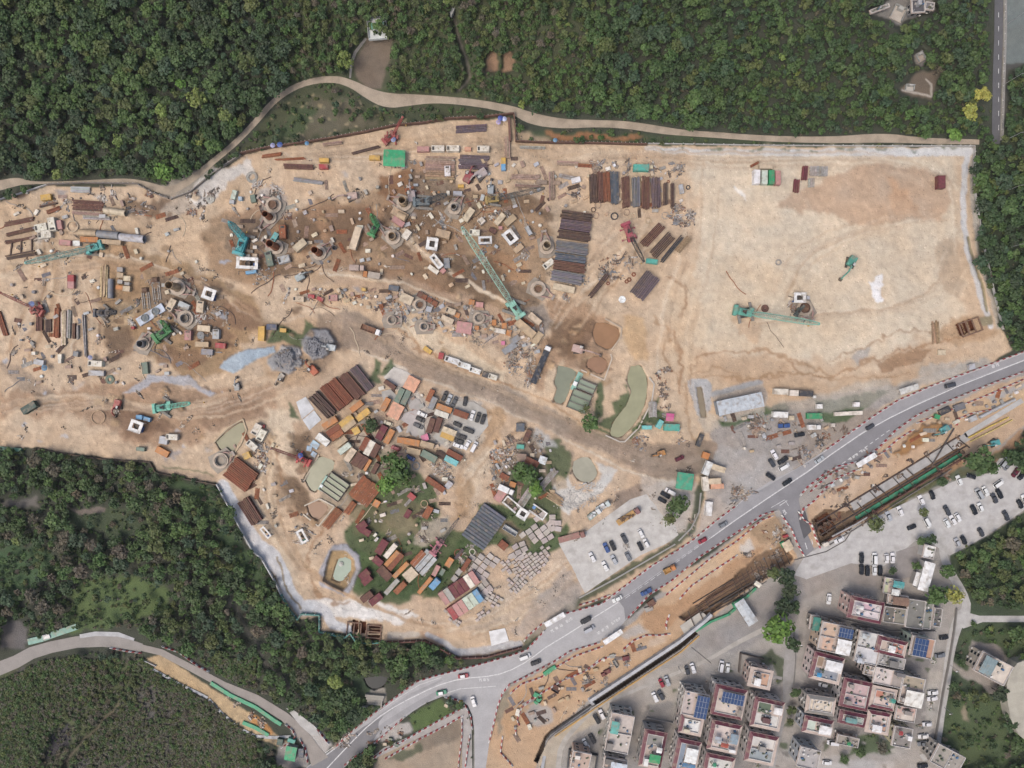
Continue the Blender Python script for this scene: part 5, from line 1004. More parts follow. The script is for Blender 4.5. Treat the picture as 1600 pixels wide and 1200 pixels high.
def lying_pipe(px, py, L, dpx, ang, c, label, zone='', hollow=True):
    r = dpx*S/2; k = S*(H-r)/H; l = L*k; p = W(px, py, gz(px, py)+r); e = MB()
    e.pipe((-l/2, 0, r), (l/2, 0, r), r, .12, 22)
    for t in (-.5, -.25, 0, .25, .5): e.pipe((l*t*.98-.06, 0, r), (l*t*.98+.06, 0, r), r+.05, .06, 22)
    e.cyl((-l*.3, 0, r), (-l*.28, 0, r), r-.13, 16)
    o = e.build('steel_pipe', M_rust() if c in ('rusty', 'rust', 'brown') else M_paint(), None, vary(c, .08), loc=(p.x, p.y, gz(px, py)), rz=-R(ang)); tag(o, label, 'pipe', cn(c)+' pipe', None, zone); return o
def ring(px, py, rpx, c, label='steel ring lying flat', zone='', th=.16, h=.35):
    r = rpx*S; e = MB(); e.pipe((0, 0, 0), (0, 0, h), r, max(.1, r*th), 22)
    for i in range(6): a = i*1.047; e.box(r*.97*math.cos(a), r*.97*math.sin(a), h, .25, .18, .12, a)
    o = e.build('casing_ring', M_rust(), None, vary(c, .1)); o.location = G(px, py); tag(o, label, 'ring', 'steel ring', None, zone); return o
def frame_platform(px, py, l, w, ang, h, label, zone='', base='b8ab98', u=False, cen='blue'):
    ztop = gz(px, py)+h; p = W(px, py, ztop); k = S*(H-ztop)/H; l *= k; w *= k; e = root('working_platform', (p.x, p.y, gz(px, py)), -R(ang)); t = .55 if u else min(l, w)*.27; m = MB()
    for sy in (-1, 1): m.box(0, sy*(w/2-t/2), h-.25, l, t, .25)
    for sx in ((-1,) if u else (-1, 1)): m.box(sx*(l/2-t/2), 0, h-.25, t, w-2*t-.01, .25)
    m.build('white_deck', M_paint(), e, 'f1f1ef'); m = MB()
    for sx in (-1, 1):
        for sy in (-1, 1): m.box(sx*(l/2-.3), sy*(w/2-.3), 0, .18, .18, h-.25)
    for sy in (-1, 1):
        for z in (.5, 1.05): m.bar((-l/2, sy*(w/2), h+z), (l/2, sy*(w/2), h+z), .05)
        for i in range(4): m.bar((-l/2+l*i/3, sy*w/2, h), (-l/2+l*i/3, sy*w/2, h+1.05), .05)
    m.build('handrail', M_paint(), e, 'e4e4e0'); m = MB(); m.pipe((0, 0, 0), (0, 0, h-.6), min(l, w)*.24, .15, 16); m.cyl((0, 0, .2), (0, 0, h-1), min(l, w)*.2, 12); m.build('bore_tube', M_rust(), e, '4d4845')
    m = MB(); m.box(l*.34, -w*.2, .1, l*.18, w*.5, h*.6); m.build('power_pack', M_paint(), e, cen)
    tag(e, label, 'platform', 'white framed platform', None, zone); return e
def umbrella(px, py, r, c, label, zone=''):
    e = root('parasol'); e.location = G(px, py); m = MB(); n = 8; top = (0, 0, 2.9); R_ = r*S
    vs = [top]+[(R_*math.cos(i*2*math.pi/n), R_*math.sin(i*2*math.pi/n), 2.3) for i in range(n)]; m.add(vs, [(0, i+1, (i+1) % n+1) for i in range(n)]); m.build('canopy', M_paint(), e, c)
    MB().cyl((0, 0, 0), (0, 0, 2.85), .04, 6).build('pole', M_paint(), e, 'cccccc'); tag(e, label, 'parasol', cn(c)+' parasol', None, zone)
def heap(px, py, r, c, label, zone, n=40, hh=1.2, sz=(.3, 1.0), seed=0, cols=None):
    g = random.Random(int(px*7+py+seed)); m = MB()
    for i in range(n):
        a = g.random()*6.28; q = r*S*math.sqrt(g.random()); z = hh*(1-q/(r*S))*g.random()
        l = g.uniform(*sz); t = g.random()
        m.box(q*math.cos(a), q*math.sin(a), max(0, z-.05), l, l*g.uniform(.15, .8), g.uniform(.1, .5), g.random()*3.14, mi=0)
    o = m.build('scrap_heap', M_paint(), None, c); o.location = G(px, py); tag(o, label, 'scrap heap', 'heap of scrap', None, zone); return o
DEB = {}
def rubbish(poly, n, cols, label, zone, sz=(.25, 1.1)):   # one heap per colour of loose stuff; uncountable
    xs = [p[0] for p in poly]; ys = [p[1] for p in poly]; g = random.Random(int(xs[0]*3+ys[0]))
    for c in cols: DEB.setdefault(c, MB())
    k = 0; cl = None
    while k < n:
        if cl is None or g.random() < .045:
            while True:
                x, y = g.uniform(min(xs), max(xs)), g.uniform(min(ys), max(ys))
                if inpoly(np.array([x]), np.array([y]), poly)[0]: break
            cl = (x, y, g.uniform(1.2, 5), g.uniform(.5, 3), g.random()*3.14, g.choice(cols), g.choice((0, 0, 1, 2)))
        k += 1; u, v = g.gauss(0, cl[2]), g.gauss(0, cl[3]); ca_, sa_ = math.cos(cl[4]), math.sin(cl[4]); x, y = cl[0]+u*ca_-v*sa_, cl[1]+u*sa_+v*ca_
        p = G(x, y); l = g.uniform(*sz)*(2.0 if cl[6] == 1 else 1); w_ = l*g.uniform(.08, .25) if cl[6] == 1 else l*g.uniform(.2, .9)
        a = -cl[4]+g.uniform(-.25, .25) if cl[6] else g.random()*3.14
        globals()["DEB"][cl[5] if g.random() < .55 else g.choice(cols)].box(p.x, p.y, p.z-.03, l, w_, g.uniform(.06, .5), a, tx=g.uniform(.7, 1), ty=g.uniform(.6, 1))
def scatter(poly, n, zone, seed=1):      # small kit of the works, each piece an object
    xs = [p[0] for p in poly]; ys = [p[1] for p in poly]; g = random.Random(seed)
    if 'tb' not in _P:
        b = MB(); b.box(0, 0, 0, 1.9, 1.1, .9); b.box(0, 0, .9, 2.0, 1.2, .08); b.box(.5, 0, .98, .3, .6, .1); _P['tb'] = b.mesh('tool_box', M_paint())
        b = MB(); b.box(0, 0, 0, 3.4, 1.5, .06); b.box(-1.2, 0, .06, .2, .3, .1); b.box(1.2, 0, .06, .2, .3, .1); _P['pl'] = b.mesh('steel_plate', M_rust())
        b = MB()
        for i in range(5): b.cyl((-2.4+.1*(i % 3), (i-2)*.3, .14), (2.4-.15*(i % 2), (i-2)*.3, .14), .13, 7)
        b.box(-1.3, 0, .0, .12, 1.5, .3); b.box(1.3, 0, 0, .12, 1.5, .3); _P['tbn'] = b.mesh('tube_bundle', M_rust())
        b = MB(); b.cyl((0, 0, 0), (0, 0, 1.3), .55, 12); b.cyl((0, 0, 1.3), (0, 0, 1.4), .4, 12, r2=.2); _P['dr'] = b.mesh('site_drum', M_paint())
        b = MB(); b.loft([rrect(0, 0, 1.1, .9, .25, 0, 2), rrect(0, 0, 1.25, 1.1, .3, .4, 2), rrect(0, 0, 1.0, .85, .3, .8, 2)]); _P['bg'] = b.mesh('bulk_bag', M_paint())
    KD = [('tb', 'tool_box', ['cream', 'tan', 'ash', 'silver', 'beige', 'clay'], 'box', 'small {} tool box'), ('pl', 'steel_plate', ['umber', 'clay', 'steel', 'brown'], 'plate', '{} steel plate lying flat'), ('tbn', 'tube_bundle', ['ash', 'rusty', 'clay', 'umber'], 'tube bundle', 'bundle of {} tubes'), ('dr', 'site_drum', ['ash', 'grey', 'tan', 'cream'], 'drum', 'round {} drum'), ('bg', 'bulk_bag', ['white', 'cream', 'ash'], 'bag', 'full {} bulk bag')]
    k = 0
    while k < n:
        x, y = g.uniform(min(xs), max(xs)), g.uniform(min(ys), max(ys))
        if not inpoly(np.array([x]), np.array([y]), poly)[0]: continue
        p = G(x, y)
        if any(abs(p.x-q.x) < 2.6 and abs(p.y-q.y) < 2.6 for q in OCC): continue
        k += 1; kd = g.choices(KD, [5, 3, 4, 2, 2])[0]; c = g.choice(kd[2]); o = ob(kd[1], _P[kd[0]], None, vary(c, .12)); o.scale = (g.uniform(.8, 1.4), g.uniform(.8, 1.3), 1)
        o.location = p; o.rotation_euler = (0, 0, g.choice((.3, .5, 1.9, 2.1, 0, g.random()*3))); OCC.append(p)
        tag(o, kd[4].format(cn(c))+' '+zone, kd[3], kd[3], kd[3]+' pieces '+zone, '', True)
OCC = []
def wall_line(pts, h, t, c, name, label, cat, m=None, zone='', step=None, z=0, posts=None, cap=None):
    b = MB(); sub = []
    P = [G(x, y, z) for x, y in pts]
    for a, d in zip(P[:-1], P[1:]):
        n = max(1, int((d-a).length/8))
        for i in range(n):
            u = a+(d-a)*i/n; v = a+(d-a)*(i+1)/n
            b.bar(u+Vector((0, 0, h/2)), v+Vector((0, 0, h/2)), t, h)
    e = root(name); b.build('panel', m or M_paint(), e, c)
    if posts:
        q = MB()
        for a, d in zip(P[:-1], P[1:]):
            n = max(1, int((d-a).length/posts)); dd = (d-a).normalized(); nn = Vector((-dd.y, dd.x, 0))*(t/2+.1)
            for i in range(n): u = a+(d-a)*(i+.5)/n+nn; q.box(u.x, u.y, u.z-.1, .2, .2, h+.35)
        q.build('post_row', M_paint(), e, cap or 'e2e0da')
    tag(e, label, cat, cat, None, zone); return e
def roofed(px, py, L, wd, ang, h, c, label, cat='shed', name='shed', ribs=True, zone='', wallc='a8a39c', m=None, over=.25, short=None, posts=False):
    ztop = gz(px, py)+h; p = W(px, py, ztop); k = S*(H-ztop)/H; l, w = L*k, wd*k; e = root(name, (p.x, p.y, gz(px, py)), -R(ang)); b = MB()
    if posts:
        n = max(2, int(l/3))
        for i in range(n+1):
            for sy in (-1, 1): b.box(-l/2+.2+(l-.4)*i/n, sy*(w/2-.2), 0, .15, .15, h-.2)
    else: b.box(0, 0, 0, l-2*over, w-2*over, h-.2)
    b.build('wall' if not posts else 'post_frame', M_roof(), e, wallc); b = MB()
    b.loft([[(x*l/2, -w/2, h-.2), (x*l/2, w/2, h-.2), (x*l/2, w/2, h-.05), (x*l/2, 0, h+.25), (x*l/2, -w/2, h-.05)] for x in (-1, 1)])
    b.build('roof', m or M_paint(), e, c)
    if ribs:
        n = max(3, int(l/.9)); b = MB()
        for i in range(n):
            x = -l/2+l*(i+.5)/n; b.bar((x, -w/2, h-.02), (x, 0, h+.28), .1, .07); b.bar((x, 0, h+.28), (x, w/2, h-.02), .1, .07)
        b.build('roof_seam', m or M_paint(), e, vary(c, .12))
    tag(e, label, cat, short or cn(c)+' '+cat, None, zone); return e
def slab_of_blocks(poly, bl, bw, ang, c, gap, miss, label, group, hmax=.9):
    xs = [p[0] for p in poly]; ys = [p[1] for p in poly]; cx, cy = (min(xs)+max(xs))/2, (min(ys)+max(ys))/2; D = 70; out = []
    ca, sa = math.cos(R(ang)), math.sin(R(ang)); me_ = _P.setdefault(('blk', bl, bw), None)
    if me_ is None:
        b = MB(); l, w = bl*S, bw*S; b.loft([rrect(0, 0, l, w, .12, 0, 2), rrect(0, 0, l, w, .12, .8, 2), rrect(0, 0, l-.12, w-.12, .1, .9, 2)])
        for t in (-.25, .25): b.box(l*t, 0, .9, .12, w*.5, .05)
        me_ = _P[('blk', bl, bw)] = b.mesh('concrete_block', M_conc())
    g = random.Random(int(cx+cy)); u = -D
    while u < D:
        v = -D
        while v < D:
            x, y = cx+u*ca-v*sa, cy+u*sa+v*ca
            if g.random() > miss and inpoly(np.array([x]), np.array([y]), poly)[0]:
                o = ob('concrete_block', me_, None, vary(c, .09)); a = ang+g.uniform(-7, 7)
                place(o, x+g.uniform(-.6, .6), y+g.uniform(-.6, .6), a); tag(o, label, 'concrete block', 'concrete blocks', group, '', True)
            v += bw+gap+g.uniform(0, .5)
        u += bl+gap+g.uniform(0, .5)
# ------------------------------------------------------------------ vehicles
ZL = 'in the pale sloping car park'
cars([(925,870,62,'w'),(945,884,62,'w'),(959,874,62,'s'),(947,855,65,'b'),(957,852,65,'k'),(975,841,62,'d'),(981,869,62,'g'),(1001,833,62,'w'),(1009,848,62,'w'),(1000,853,62,'k')], ZL, 'cars in the pale sloping car park')
cars([(1047,768,28,'w','van'),(1039,773,30,'k'),(1034,781,30,'k')], 'by the round tree near the ditch', 'cars parked near the ditch')
ZR = 'driving on the main road'
cars([(964,935,-28,'w'),(915,968,-30,'k','van'),(1009,924,-30,'b','pickup'),(1097,844,-28,'r'),(1129,819,-28,'g'),(920,982,-28,'s','van'),(820,1025,-20,'w','van'),(837,1034,-22,'k'),(1483,602,-14,'d','van'),(1358,667,-30,'d'),(1279,718,-35,'s'),(1229,753,-35,'k')], ZR, 'vehicles driving on the main road')
car(724,1055,-8,'r','car',ZR,'vehicles driving on the main road','eeeeee','taxi with white roof'); car(690,1081,-12,'n','car',ZR,'vehicles driving on the main road','f2f2f2','taxi with white roof'); car(740,1095,75,'w','car','waiting on the side road junction','vehicles driving on the main road')
cars([(1224,665,-3,'b','pickup'),(1248,679,-10,'k'),(1205,723,55,'d'),(1209,710,60,'w'),(1222,719,-35,'k','van'),(1224,729,-30,'w','van'),(1203,744,35,'k')], 'on the grey yard beside the road', 'vehicles on the grey yard')
truck(1269,667,0,5.6,2.0,'ededeb','e8e8e6','box','small white box van on the grey yard','')
cars([(1061,716,-25,'m')], 'on the brown haul road by the gate', 'cars by the gate')
cars([(695,619,-65,'k'),(702,624,-68,'s'),(710,628,-65,'d'),(727,627,-80,'k'),(660,647,25,'w'),(657,655,25,'k'),(654,665,25,'d'),(738,649,-72,'w'),(747,652,-72,'k'),(755,655,-72,'k'),(715,663,25,'k'),(732,672,22,'k','van'),(722,682,20,'k'),(718,689,20,'k'),(716,696,20,'w'),(730,695,-60,'w'),(741,698,-62,'w','van'),(619,700,15,'r','hatch'),(642,715,30,'b','hatch'),(607,661,20,'c','hatch')], 'among the containers of the yard', 'cars parked in the container yard')
cars([(1310,843,-25,'w'),(1387,806,65,'s'),(1405,798,65,'w'),(1438,781,65,'w'),(1455,773,68,'k'),(1478,797,62,'d'),(1497,750,65,'w'),(1423,823,-22,'k'),(1447,816,62,'w','van'),(1478,817,60,'w'),(1487,812,60,'w'),(1495,808,60,'w'),(1520,796,65,'k'),(1530,792,65,'w'),(1528,771,60,'s','van'),(1538,767,62,'w'),(1552,778,65,'d'),(1560,771,62,'k'),(1558,755,-35,'w','van'),(1567,722,-50,'s','van'),(1572,727,-55,'g'),(1585,738,-55,'m'),(1594,743,-55,'k'),(1516,744,20,'k'),(1570,805,65,'d'),(1531,831,62,'d'),(1504,843,65,'k'),(1494,847,62,'s'),(1592,787,65,'k'),(1599,780,65,'w')], 'in the large car park beside the trench', 'cars in the large car park')
cars([(1345,871,90,'k'),(1365,872,90,'w','van'),(1384,872,88,'w'),(1393,871,88,'w'),(1345,889,90,'k'),(1354,891,90,'k'),(1365,890,90,'w'),(1374,891,90,'k')], 'in the two short rows above the pink building', 'cars in the two short rows')
cars([(1294,935,95,'w'),(1300,1159,5,'w','van'),(1291,1190,5,'w'),(1285,1069,10,'w','hatch'),(1126,1040,100,'w','van'),(1136,1043,95,'w','hatch')], 'parked between the village houses', 'cars between the village houses')
cars([(1473,995,-8,'k'),(1467,1023,-8,'g'),(1456,1081,-5,'w'),(1455,1090,-8,'w'),(1447,1130,-3,'w'),(1441,1149,-5,'w'),(1441,1160,-10,'g','pickup'),(1440,1195,-5,'k')], 'beside the lane at the village edge', 'cars beside the village lane')
cars([(1073,1046,75,'d'),(1082,1043,72,'w'),(1033,1066,65,'r'),(1042,1063,70,'s'),(1023,1088,65,'w'),(1032,1085,60,'d'),(932,1122,60,'k'),(940,1115,65,'w'),(915,1160,60,'w'),(925,1153,60,'k')], 'in the bays along the village approach', 'cars along the village approach')
truck(581,516,20,8.6,2.5,'f2f2f2','8c5a3c','tip','rusty tipper lorry with white cab on the haul road',short='tipper lorry')
truck(845,570,-67,17,2.6,'f4f4f4','2d3442','flat','long flatbed lorry with white cab by the scrap',load='3d4658',short='flatbed lorry')
truck(893,838,-15,11.5,2.5,'9a6a60','a5746a','flat','dusty pink flatbed lorry at the car park edge',short='pink lorry')
truck(981,806,-33,11,2.5,'9a6a66','c79a55','flat','tan flatbed lorry beside the dirt track',load='6a4a30',short='tan lorry')
truck(928,802,-38,6.5,2.4,'e0e4e2','9ab5ac','flat','pale green flatbed truck loaded with white bags','',load='d8dde0',short='pale green truck')
truck(942,790,-33,6.5,2.4,'c9d6d4','c9d4d8','flat','flatbed truck piled with white bags','',load='e6e8ea',short='truck of bags')
truck(791,764,25,7,2.4,'f0f0ee','eef0f0','box','white box lorry at the edge of the scrap yard','',short='white lorry')
truck(1045,888,-28,5.5,2.0,'d98a4a','d8a050','tip','orange works truck with red and white guards on road','',short='works truck')
truck(560,420,2,6.4,2.3,'c4aca0','b9a398','box','pinkish lorry on the muddy haul route','',short='pinkish lorry')
truck(582,431,190,7.4,2.5,'c27a3c','b8ab9c','box','lorry with orange cab on the muddy haul route','',short='orange cab lorry')
# ------------------------------------------------------------------ containers and generator boxes
CY = 'in the container yard'
for t in [(557,635,22,9,-38,'orange'),(567,648,24,10,-37,'yellow'),(541,658,24,10,-38,'yellow'),(545,665,24,9,-38,'tan'),(515,661,25,10,-33,'orange'),(521,672,24,9,-35,'rust'),(526,680,22,9,-35,'rusty'),(532,691,22,9,-38,'tan'),(538,701,22,9,-38,'lightgreen'),(570,694,22,10,-62,'rust'),(577,700,24,10,-62,'cream'),(586,704,22,10,-62,'brown'),(547,711,23,10,-55,'beige'),(558,718,22,11,-55,'brown'),(567,723,22,9,-55,'brown'),(574,727,20,5,-60,'orange'),(586,732,18,7,-62,'brown'),(602,632,22,9,-62,'orange'),(618,642,24,20,-62,'salmon'),(643,600,22,20,-62,'salmon'),(624,618,24,9,-65,'moss'),(634,621,24,9,-65,'moss'),(609,601,20,7,35,'brown'),(672,618,20,8,-65,'rusty'),(676,630,20,9,-65,'grey'),(694,638,25,9,20,'orange'),(690,647,22,9,20,'cream'),(720,647,24,10,20,'rust'),(673,665,24,9,-72,'brown'),(684,664,24,9,-72,'brown'),(702,674,23,9,22,'beige'),(699,682,22,9,22,'yellow'),(596,676,24,11,-62,'maroon'),(608,682,24,9,-62,'orange'),(643,691,25,10,10,'orange'),(667,695,22,9,15,'tan'),(646,705,22,9,12,'tan'),(670,713,26,11,28,'moss'),(710,711,26,9,28,'rust'),(705,720,22,9,28,'aqua'),(680,757,34,9,35,'rust')]:
    container(*t)
for t in [(556,673,11,11,-30,'yellow'),(664,684,11,10,-20,'pink'),(626,688,11,9,5,'orange'),(701,758,12,9,-50,'silver'),(588,787,11,10,-60,'orange'),(643,776,12,9,40,'red'),(691,894,11,6,-60,'moss'),(695,749,9,6,0,'cream')]: container(*t, kind='crate', h=1.6)
container(504,687,22,11,38,'white',CY)
LY = 'in the grassy lower yard'
for t in [(596,855,24,12,-58,'maroon'),(610,861,26,8,-50,'cream'),(612,873,30,7,-48,'orange'),(618,878,32,8,-50,'rust'),(590,877,16,11,40,'maroon'),(601,896,24,14,45,'brown'),(626,891,32,7,-45,'orange'),(653,873,28,10,-48,'rusty'),(658,873,34,7,-48,'silver'),(663,879,34,7,-48,'silver'),(669,885,34,7,-48,'silver'),(641,898,20,17,-42,'beige'),(612,917,30,7,-48,'ash'),(625,919,22,9,-45,'rusty'),(664,915,32,6,-50,'orange'),(679,913,18,10,-48,'sky'),(565,822,17,11,-35,'maroon'),(571,831,16,10,30,'maroon'),(569,898,18,11,-40,'maroon'),(573,907,17,10,-40,'maroon'),(573,933,20,10,-38,'brown'),(587,937,22,11,-38,'maroon'),(668,801,20,10,-60,'rusty'),(702,879,15,9,-58,'orange'),(728,883,22,7,-58,'rust')]: container(*t, zone=LY, h=2.5)
for t in [(717,894,10,8,-50,'ash'),(710,904,10,8,-50,'ash'),(681,892,18,7,-62,'rose'),(637,803,14,8,-60,'maroon'),(586,836,6,4,-50,'cream'),(588,843,7,4,-50,'white')]: container(*t, zone=LY, kind='crate', h=1.4)
ang = -34; ux, uy = math.cos(R(ang)), math.sin(R(ang))
for i, c in enumerate(['rose', 'ash', 'maroon', 'maroon', 'maroon', 'cream', 'rose', ]): container(717+(i-3)*9.4*ux, 919+(i-3)*9.4*uy, 22, 9, ang-90, c, 'in the upper row of the red and white block', h=3.0, label=f'{cn(c)} transverse container')
for i, c in enumerate(['red', 'rose', 'rose', 'lightgreen', 'lightgreen', 'sky']): container(727+(i-2.5)*9.6*ux, 945+(i-2.5)*9.6*uy, 21, 9.2, ang-90, c, 'in the lower row of the red and white block', h=3.0, label=f'{cn(c)} transverse container')
# generator boxes and plant on the works
ZT = 'along the top edge of the works'
for t in [(684,231.5,20,9,0,'cream'),(707.5,231.5,20,9,0,'cream'),(755,232,19,9,0,'cream')]: container(*t, zone=ZT, kind='generator', h=2.2)
container(661,232.5,19,8,0,'rose',ZT,h=2); container(731,232.5,10,6,0,'salmon',ZT,kind='crate',h=1.2); container(699,267,16,9,88,'white','on the brown steel deck',kind='generator',h=2.2)
container(786.5,251,10,7,88,'yellow',ZT,kind='crate',h=1.6); container(786.5,261,10,7,88,'sky',ZT,kind='crate',h=1.7); container(720,290.5,9,5,0,'yellow','below the brown steel deck',kind='crate',h=1.3)
for t in [(506,250,15,7,0,'yellow'),(505,260,14,7,0,'red'),(585,246,17,7,0,'yellow')]: container(*t, zone=ZT, kind='crate', h=1.7)
ZW = 'on the far western works'
for t in [(63,355,19,11,-12,'cream'),(80,350,21,11,-100,'cream'),(69,366,21,12,-8,'cream'),(148,568,22,9,3,'cream')]: container(*t, zone=ZW, kind='generator', h=2.3)
for t in [(92,351,14,8,80,'rose'),(101,379,18,8,5,'rose'),(71,308,16,9,-8,'yellow'),(110,435,11,10,90,'red'),(110,445,11,10,90,'rose'),(187,430,10,8,5,'tan'),(198,435,11,8,5,'beige'),(186,449,11,7,5,'orange'),(197,451,11,8,5,'beige'),(187,440,8,6,5,'ash'),(198,443,8,5,5,'ash'),(187,421,9,7,5,'ash'),(150,583,24,8,2,'silver'),(60,566,16,8,10,'silver'),(93,557,7,6,88,'cream'),(93,564,7,5,88,'cream'),(52,552,6,5,0,'cream'),(226,575,18,9,85,'moss'),(118,553,8,8,10,'grey'),(119,380,8,11,90,'white')]: container(*t, zone=ZW, kind='crate', h=1.6)
container(44,637,24,11,-32,'darkgreen',ZW,h=2.4); container(139,374,28,8,2,'orange',ZW,h=2.4); container(171.5,378,34,7,4,'tan',ZW,h=2.4)
ZM = 'on the muddy western piling ground'
for t in [(267,476,19,10,-62,'beige'),(312,479,18,11,95,'beige'),(293,524,15,10,92,'rose'),(337,522,15,10,92,'silver'),(268,683,18,9,3,'cream')]: container(*t, zone=ZM, kind='generator', h=2.1)
for t in [(287,477,18,8,25,'silver'),(318,513,20,9,5,'beige'),(315,538,21,8,2,'tan'),(344,540,16,8,5,'red'),(323,550,18,9,5,'grey'),(255,688,13,12,10,'silver'),(253,706,21,10,28,'orange'),(219,702,13,6,5,'moss'),(217,652,10,7,5,'sky'),(229,655,11,6,15,'sky'),(207,512,5,4,0,'red')]: container(*t, zone=ZM, kind='crate', h=1.7)
container(408,521,23,10,92,'yellow','beside the grey rock heap',h=2); container(424,511,16,9,2,'navy','beside the grey rock heap',kind='crate',h=1.8); container(442,516,10,6,5,'yellow','beside the grey rock heap',kind='crate',h=1.6)
ZC = 'in the muddy middle of the works'
for t in [(692,365,22,12,15,'tan'),(622,346,20,9,35,'rose'),(635,366,15,10,-55,'cream'),(624,334,26,12,30,'tan'),(732,335,22,10,-55,'beige'),(781,342,20,9,-50,'beige'),(797,344,20,10,-40,'tan'),(468,383,22,11,-40,'beige'),(555,372,36,11,-73,'beige'),(826,360,14,6,60,'silver')]: container(*t, zone=ZC, h=2.4)
for t in [(682,410,22,9,52,'cream'),(741.5,363,16,9,5,'cream'),(857,412,18,9,-38,'cream'),(752,345,10,9,-40,'cream'),(420,404,23,10,78,'moss'),(443,405,18,11,-15,'silver'),(441,362,21,10,88,'rusty'),(429,370,14,8,-60,'aqua')]: container(*t, zone=ZC, kind='generator', h=2.1)
for t in [(677,421,18,7,35,'cream'),(698,411,16,9,85,'grey'),(770,360,12,7,30,'brown'),(782,356,6,5,0,'rose'),(810,388,16,9,-40,'tan'),(692,423,8,7,-45,'rose'),(715,302,14,7,2,'silver'),(700,301,5,6,0,'cream'),(365,304,14,7,-75,'lightgreen'),(362,315,7,6,10,'silver'),(519,375,8,4,65,'cream'),(392,425,17,5,-8,'sky'),(375,310,6,6,0,'lightblue'),(395,310,12,8,80,'moss')]: container(*t, zone=ZC, kind='crate', h=1.5)
ZB = 'on the strip of plant above the haul road'
for t in [(704,486,16,9,20,'beige'),(699,499,20,8,25,'beige'),(635,467,20,14,25,'beige'),(836,498,22,9,40,'beige'),(840,528,20,10,-55,'tan'),(821,513,36,12,40,'tan'),(881,450,34,10,12,'beige'),(466,467,17,8,3,'beige'),(520,465,14,9,0,'rose')]: container(*t, zone=ZB, kind='generator' if t[2] < 19 else 'container', h=2.2)
for t in [(714,492,9,8,20,'orange'),(663,464,8,8,30,'rust'),(671,469,8,8,30,'rust'),(679,474,9,8,30,'rust'),(656,460,8,9,30,'brown'),(725,512,24,18,8,'rose'),(737,472,9,8,10,'orange'),(749,476,12,8,5,'rose'),(772,504,7,9,0,'orange'),(788,509,8,9,0,'orange'),(795,520,8,9,10,'orange'),(781,517,18,7,10,'cream'),(745,512,7,6,0,'orange'),(670,483,9,8,15,'silver'),(805,531,16,9,-35,'grey'),(796,544,24,10,-35,'grey'),(786,536,6,6,0,'pink'),(668,547,14,7,35,'yellow'),(689,556,8,10,10,'red'),(568,452,7,5,0,'yellow'),(500,467,10,6,20,'red'),(615,450,16,8,10,'slate'),(486,463,10,6,5,'red')]: container(*t, zone=ZB, kind='crate', h=1.4)
for t in [(706,563,23,9,18,'white'),(725,571,20,9,18,'white'),(742,579,18,8,18,'white'),(770,589,14,8,18,'cream')]: container(*t, zone='in the row beside the haul road', kind='generator', h=2.2)
container(759,586,11,8,18,'dark','in the row beside the haul road',kind='crate',h=1.6)
ZP = 'on the open sand plot'
for t in [(1183,276,22,10,91,'white'),(1195,276.5,22,9,90,'lightgreen'),(1206,276.5,22,9,90,'green'),(1216,277.5,22,8,90,'rose'),(1472,284,20,11,90,'maroon')]: container(*t, zone=ZP)
container(1197,260,20,7,0,'beige',ZP,h=2); container(1263,465,5,5,0,'silver',ZP,kind='crate',h=1)
container(1002,261.5,24,10,1,'teal','at the head of the steel store',h=2.4); container(1019,408,18,7,8,'teal','between the steel stores',h=2.2); container(900,281,14,8,-15,'white','beside the steel store',kind='crate',h=1.4); container(1065,295,14,6,80,'silver','at the head of the steel store',kind='crate',h=1.4)
ZG = 'near the works gate'
for t in [(1221,612,22,9,2,'cream'),(1241,614,14,9,2,'cream'),(1260,615,22,9,3,'dark'),(1220,648,23,9,2,'white'),(1106,732,22,10,-68,'white'),(1123,732,22,9,18,'beige'),(1103,756,22,9,85,'cream'),(1117,752,20,9,-3,'beige'),(1121,760,20,8,-3,'salmon'),(1108,795,22,10,95,'white'),(1050,668,24,11,2,'teal')]: container(*t, zone=ZG, h=2.6)
for t in [(1273,650,24,9,0,'green'),(1103,712,11,10,20,'orange'),(1094,688,20,7,-68,'dark'),(1031,663,14,8,-60,'aqua'),(1011,668,15,6,0,'aqua'),(1237,653,8,7,0,'beige'),(1281,635,9,7,0,'white'),(1339,632,9,7,0,'white'),(1273,620,5,4,0,'white'),(1412,638,0.01,0.01,0,'white')][:-1]: container(*t, zone=ZG, kind='crate', h=1.7)
container(1326,646,44,6,-3,'cream',ZG,h=1.2,kind='crate'); container(1519,573,10,9,-10,'silver','beside the upper main road',kind='crate',h=1.5)
container(1472,551,12,8,0,'beige','below the rusty pits',kind='crate',h=.8)
container(813,668,13,13,0,'slate','in the scrap yard',h=2.2,kind='crate'); container(824,681,20,8,-65,'brown','in the scrap yard'); container(813,698,12,7,5,'teal','in the scrap yard',kind='crate',h=1.6); container(801,757,10,8,20,'orange','in the scrap yard',kind='crate',h=1.5); container(781,775,18,13,-55,'rose','in the scrap yard'); container(788,745,9,14,-60,'rust','in the scrap yard',kind='crate',h=1.2); container(786,852,14,12,40,'rust','in the grassy lower yard',h=1.8)
for t in [(797,829,24,8,32,'silver')]: container(*t, zone=LY, kind='skip', h=1.8)
ZV = 'in the roadworks strip'
for t in [(978,1029,11,6,-15,'maroon'),(949,1050,10,6,-25,'maroon'),(944,1054,9,5,-25,'maroon'),(1018,943,12,9,-35,'brown'),(1014,952,12,7,-20,'ash')]: container(*t, zone=ZV, kind='crate', h=1.3)
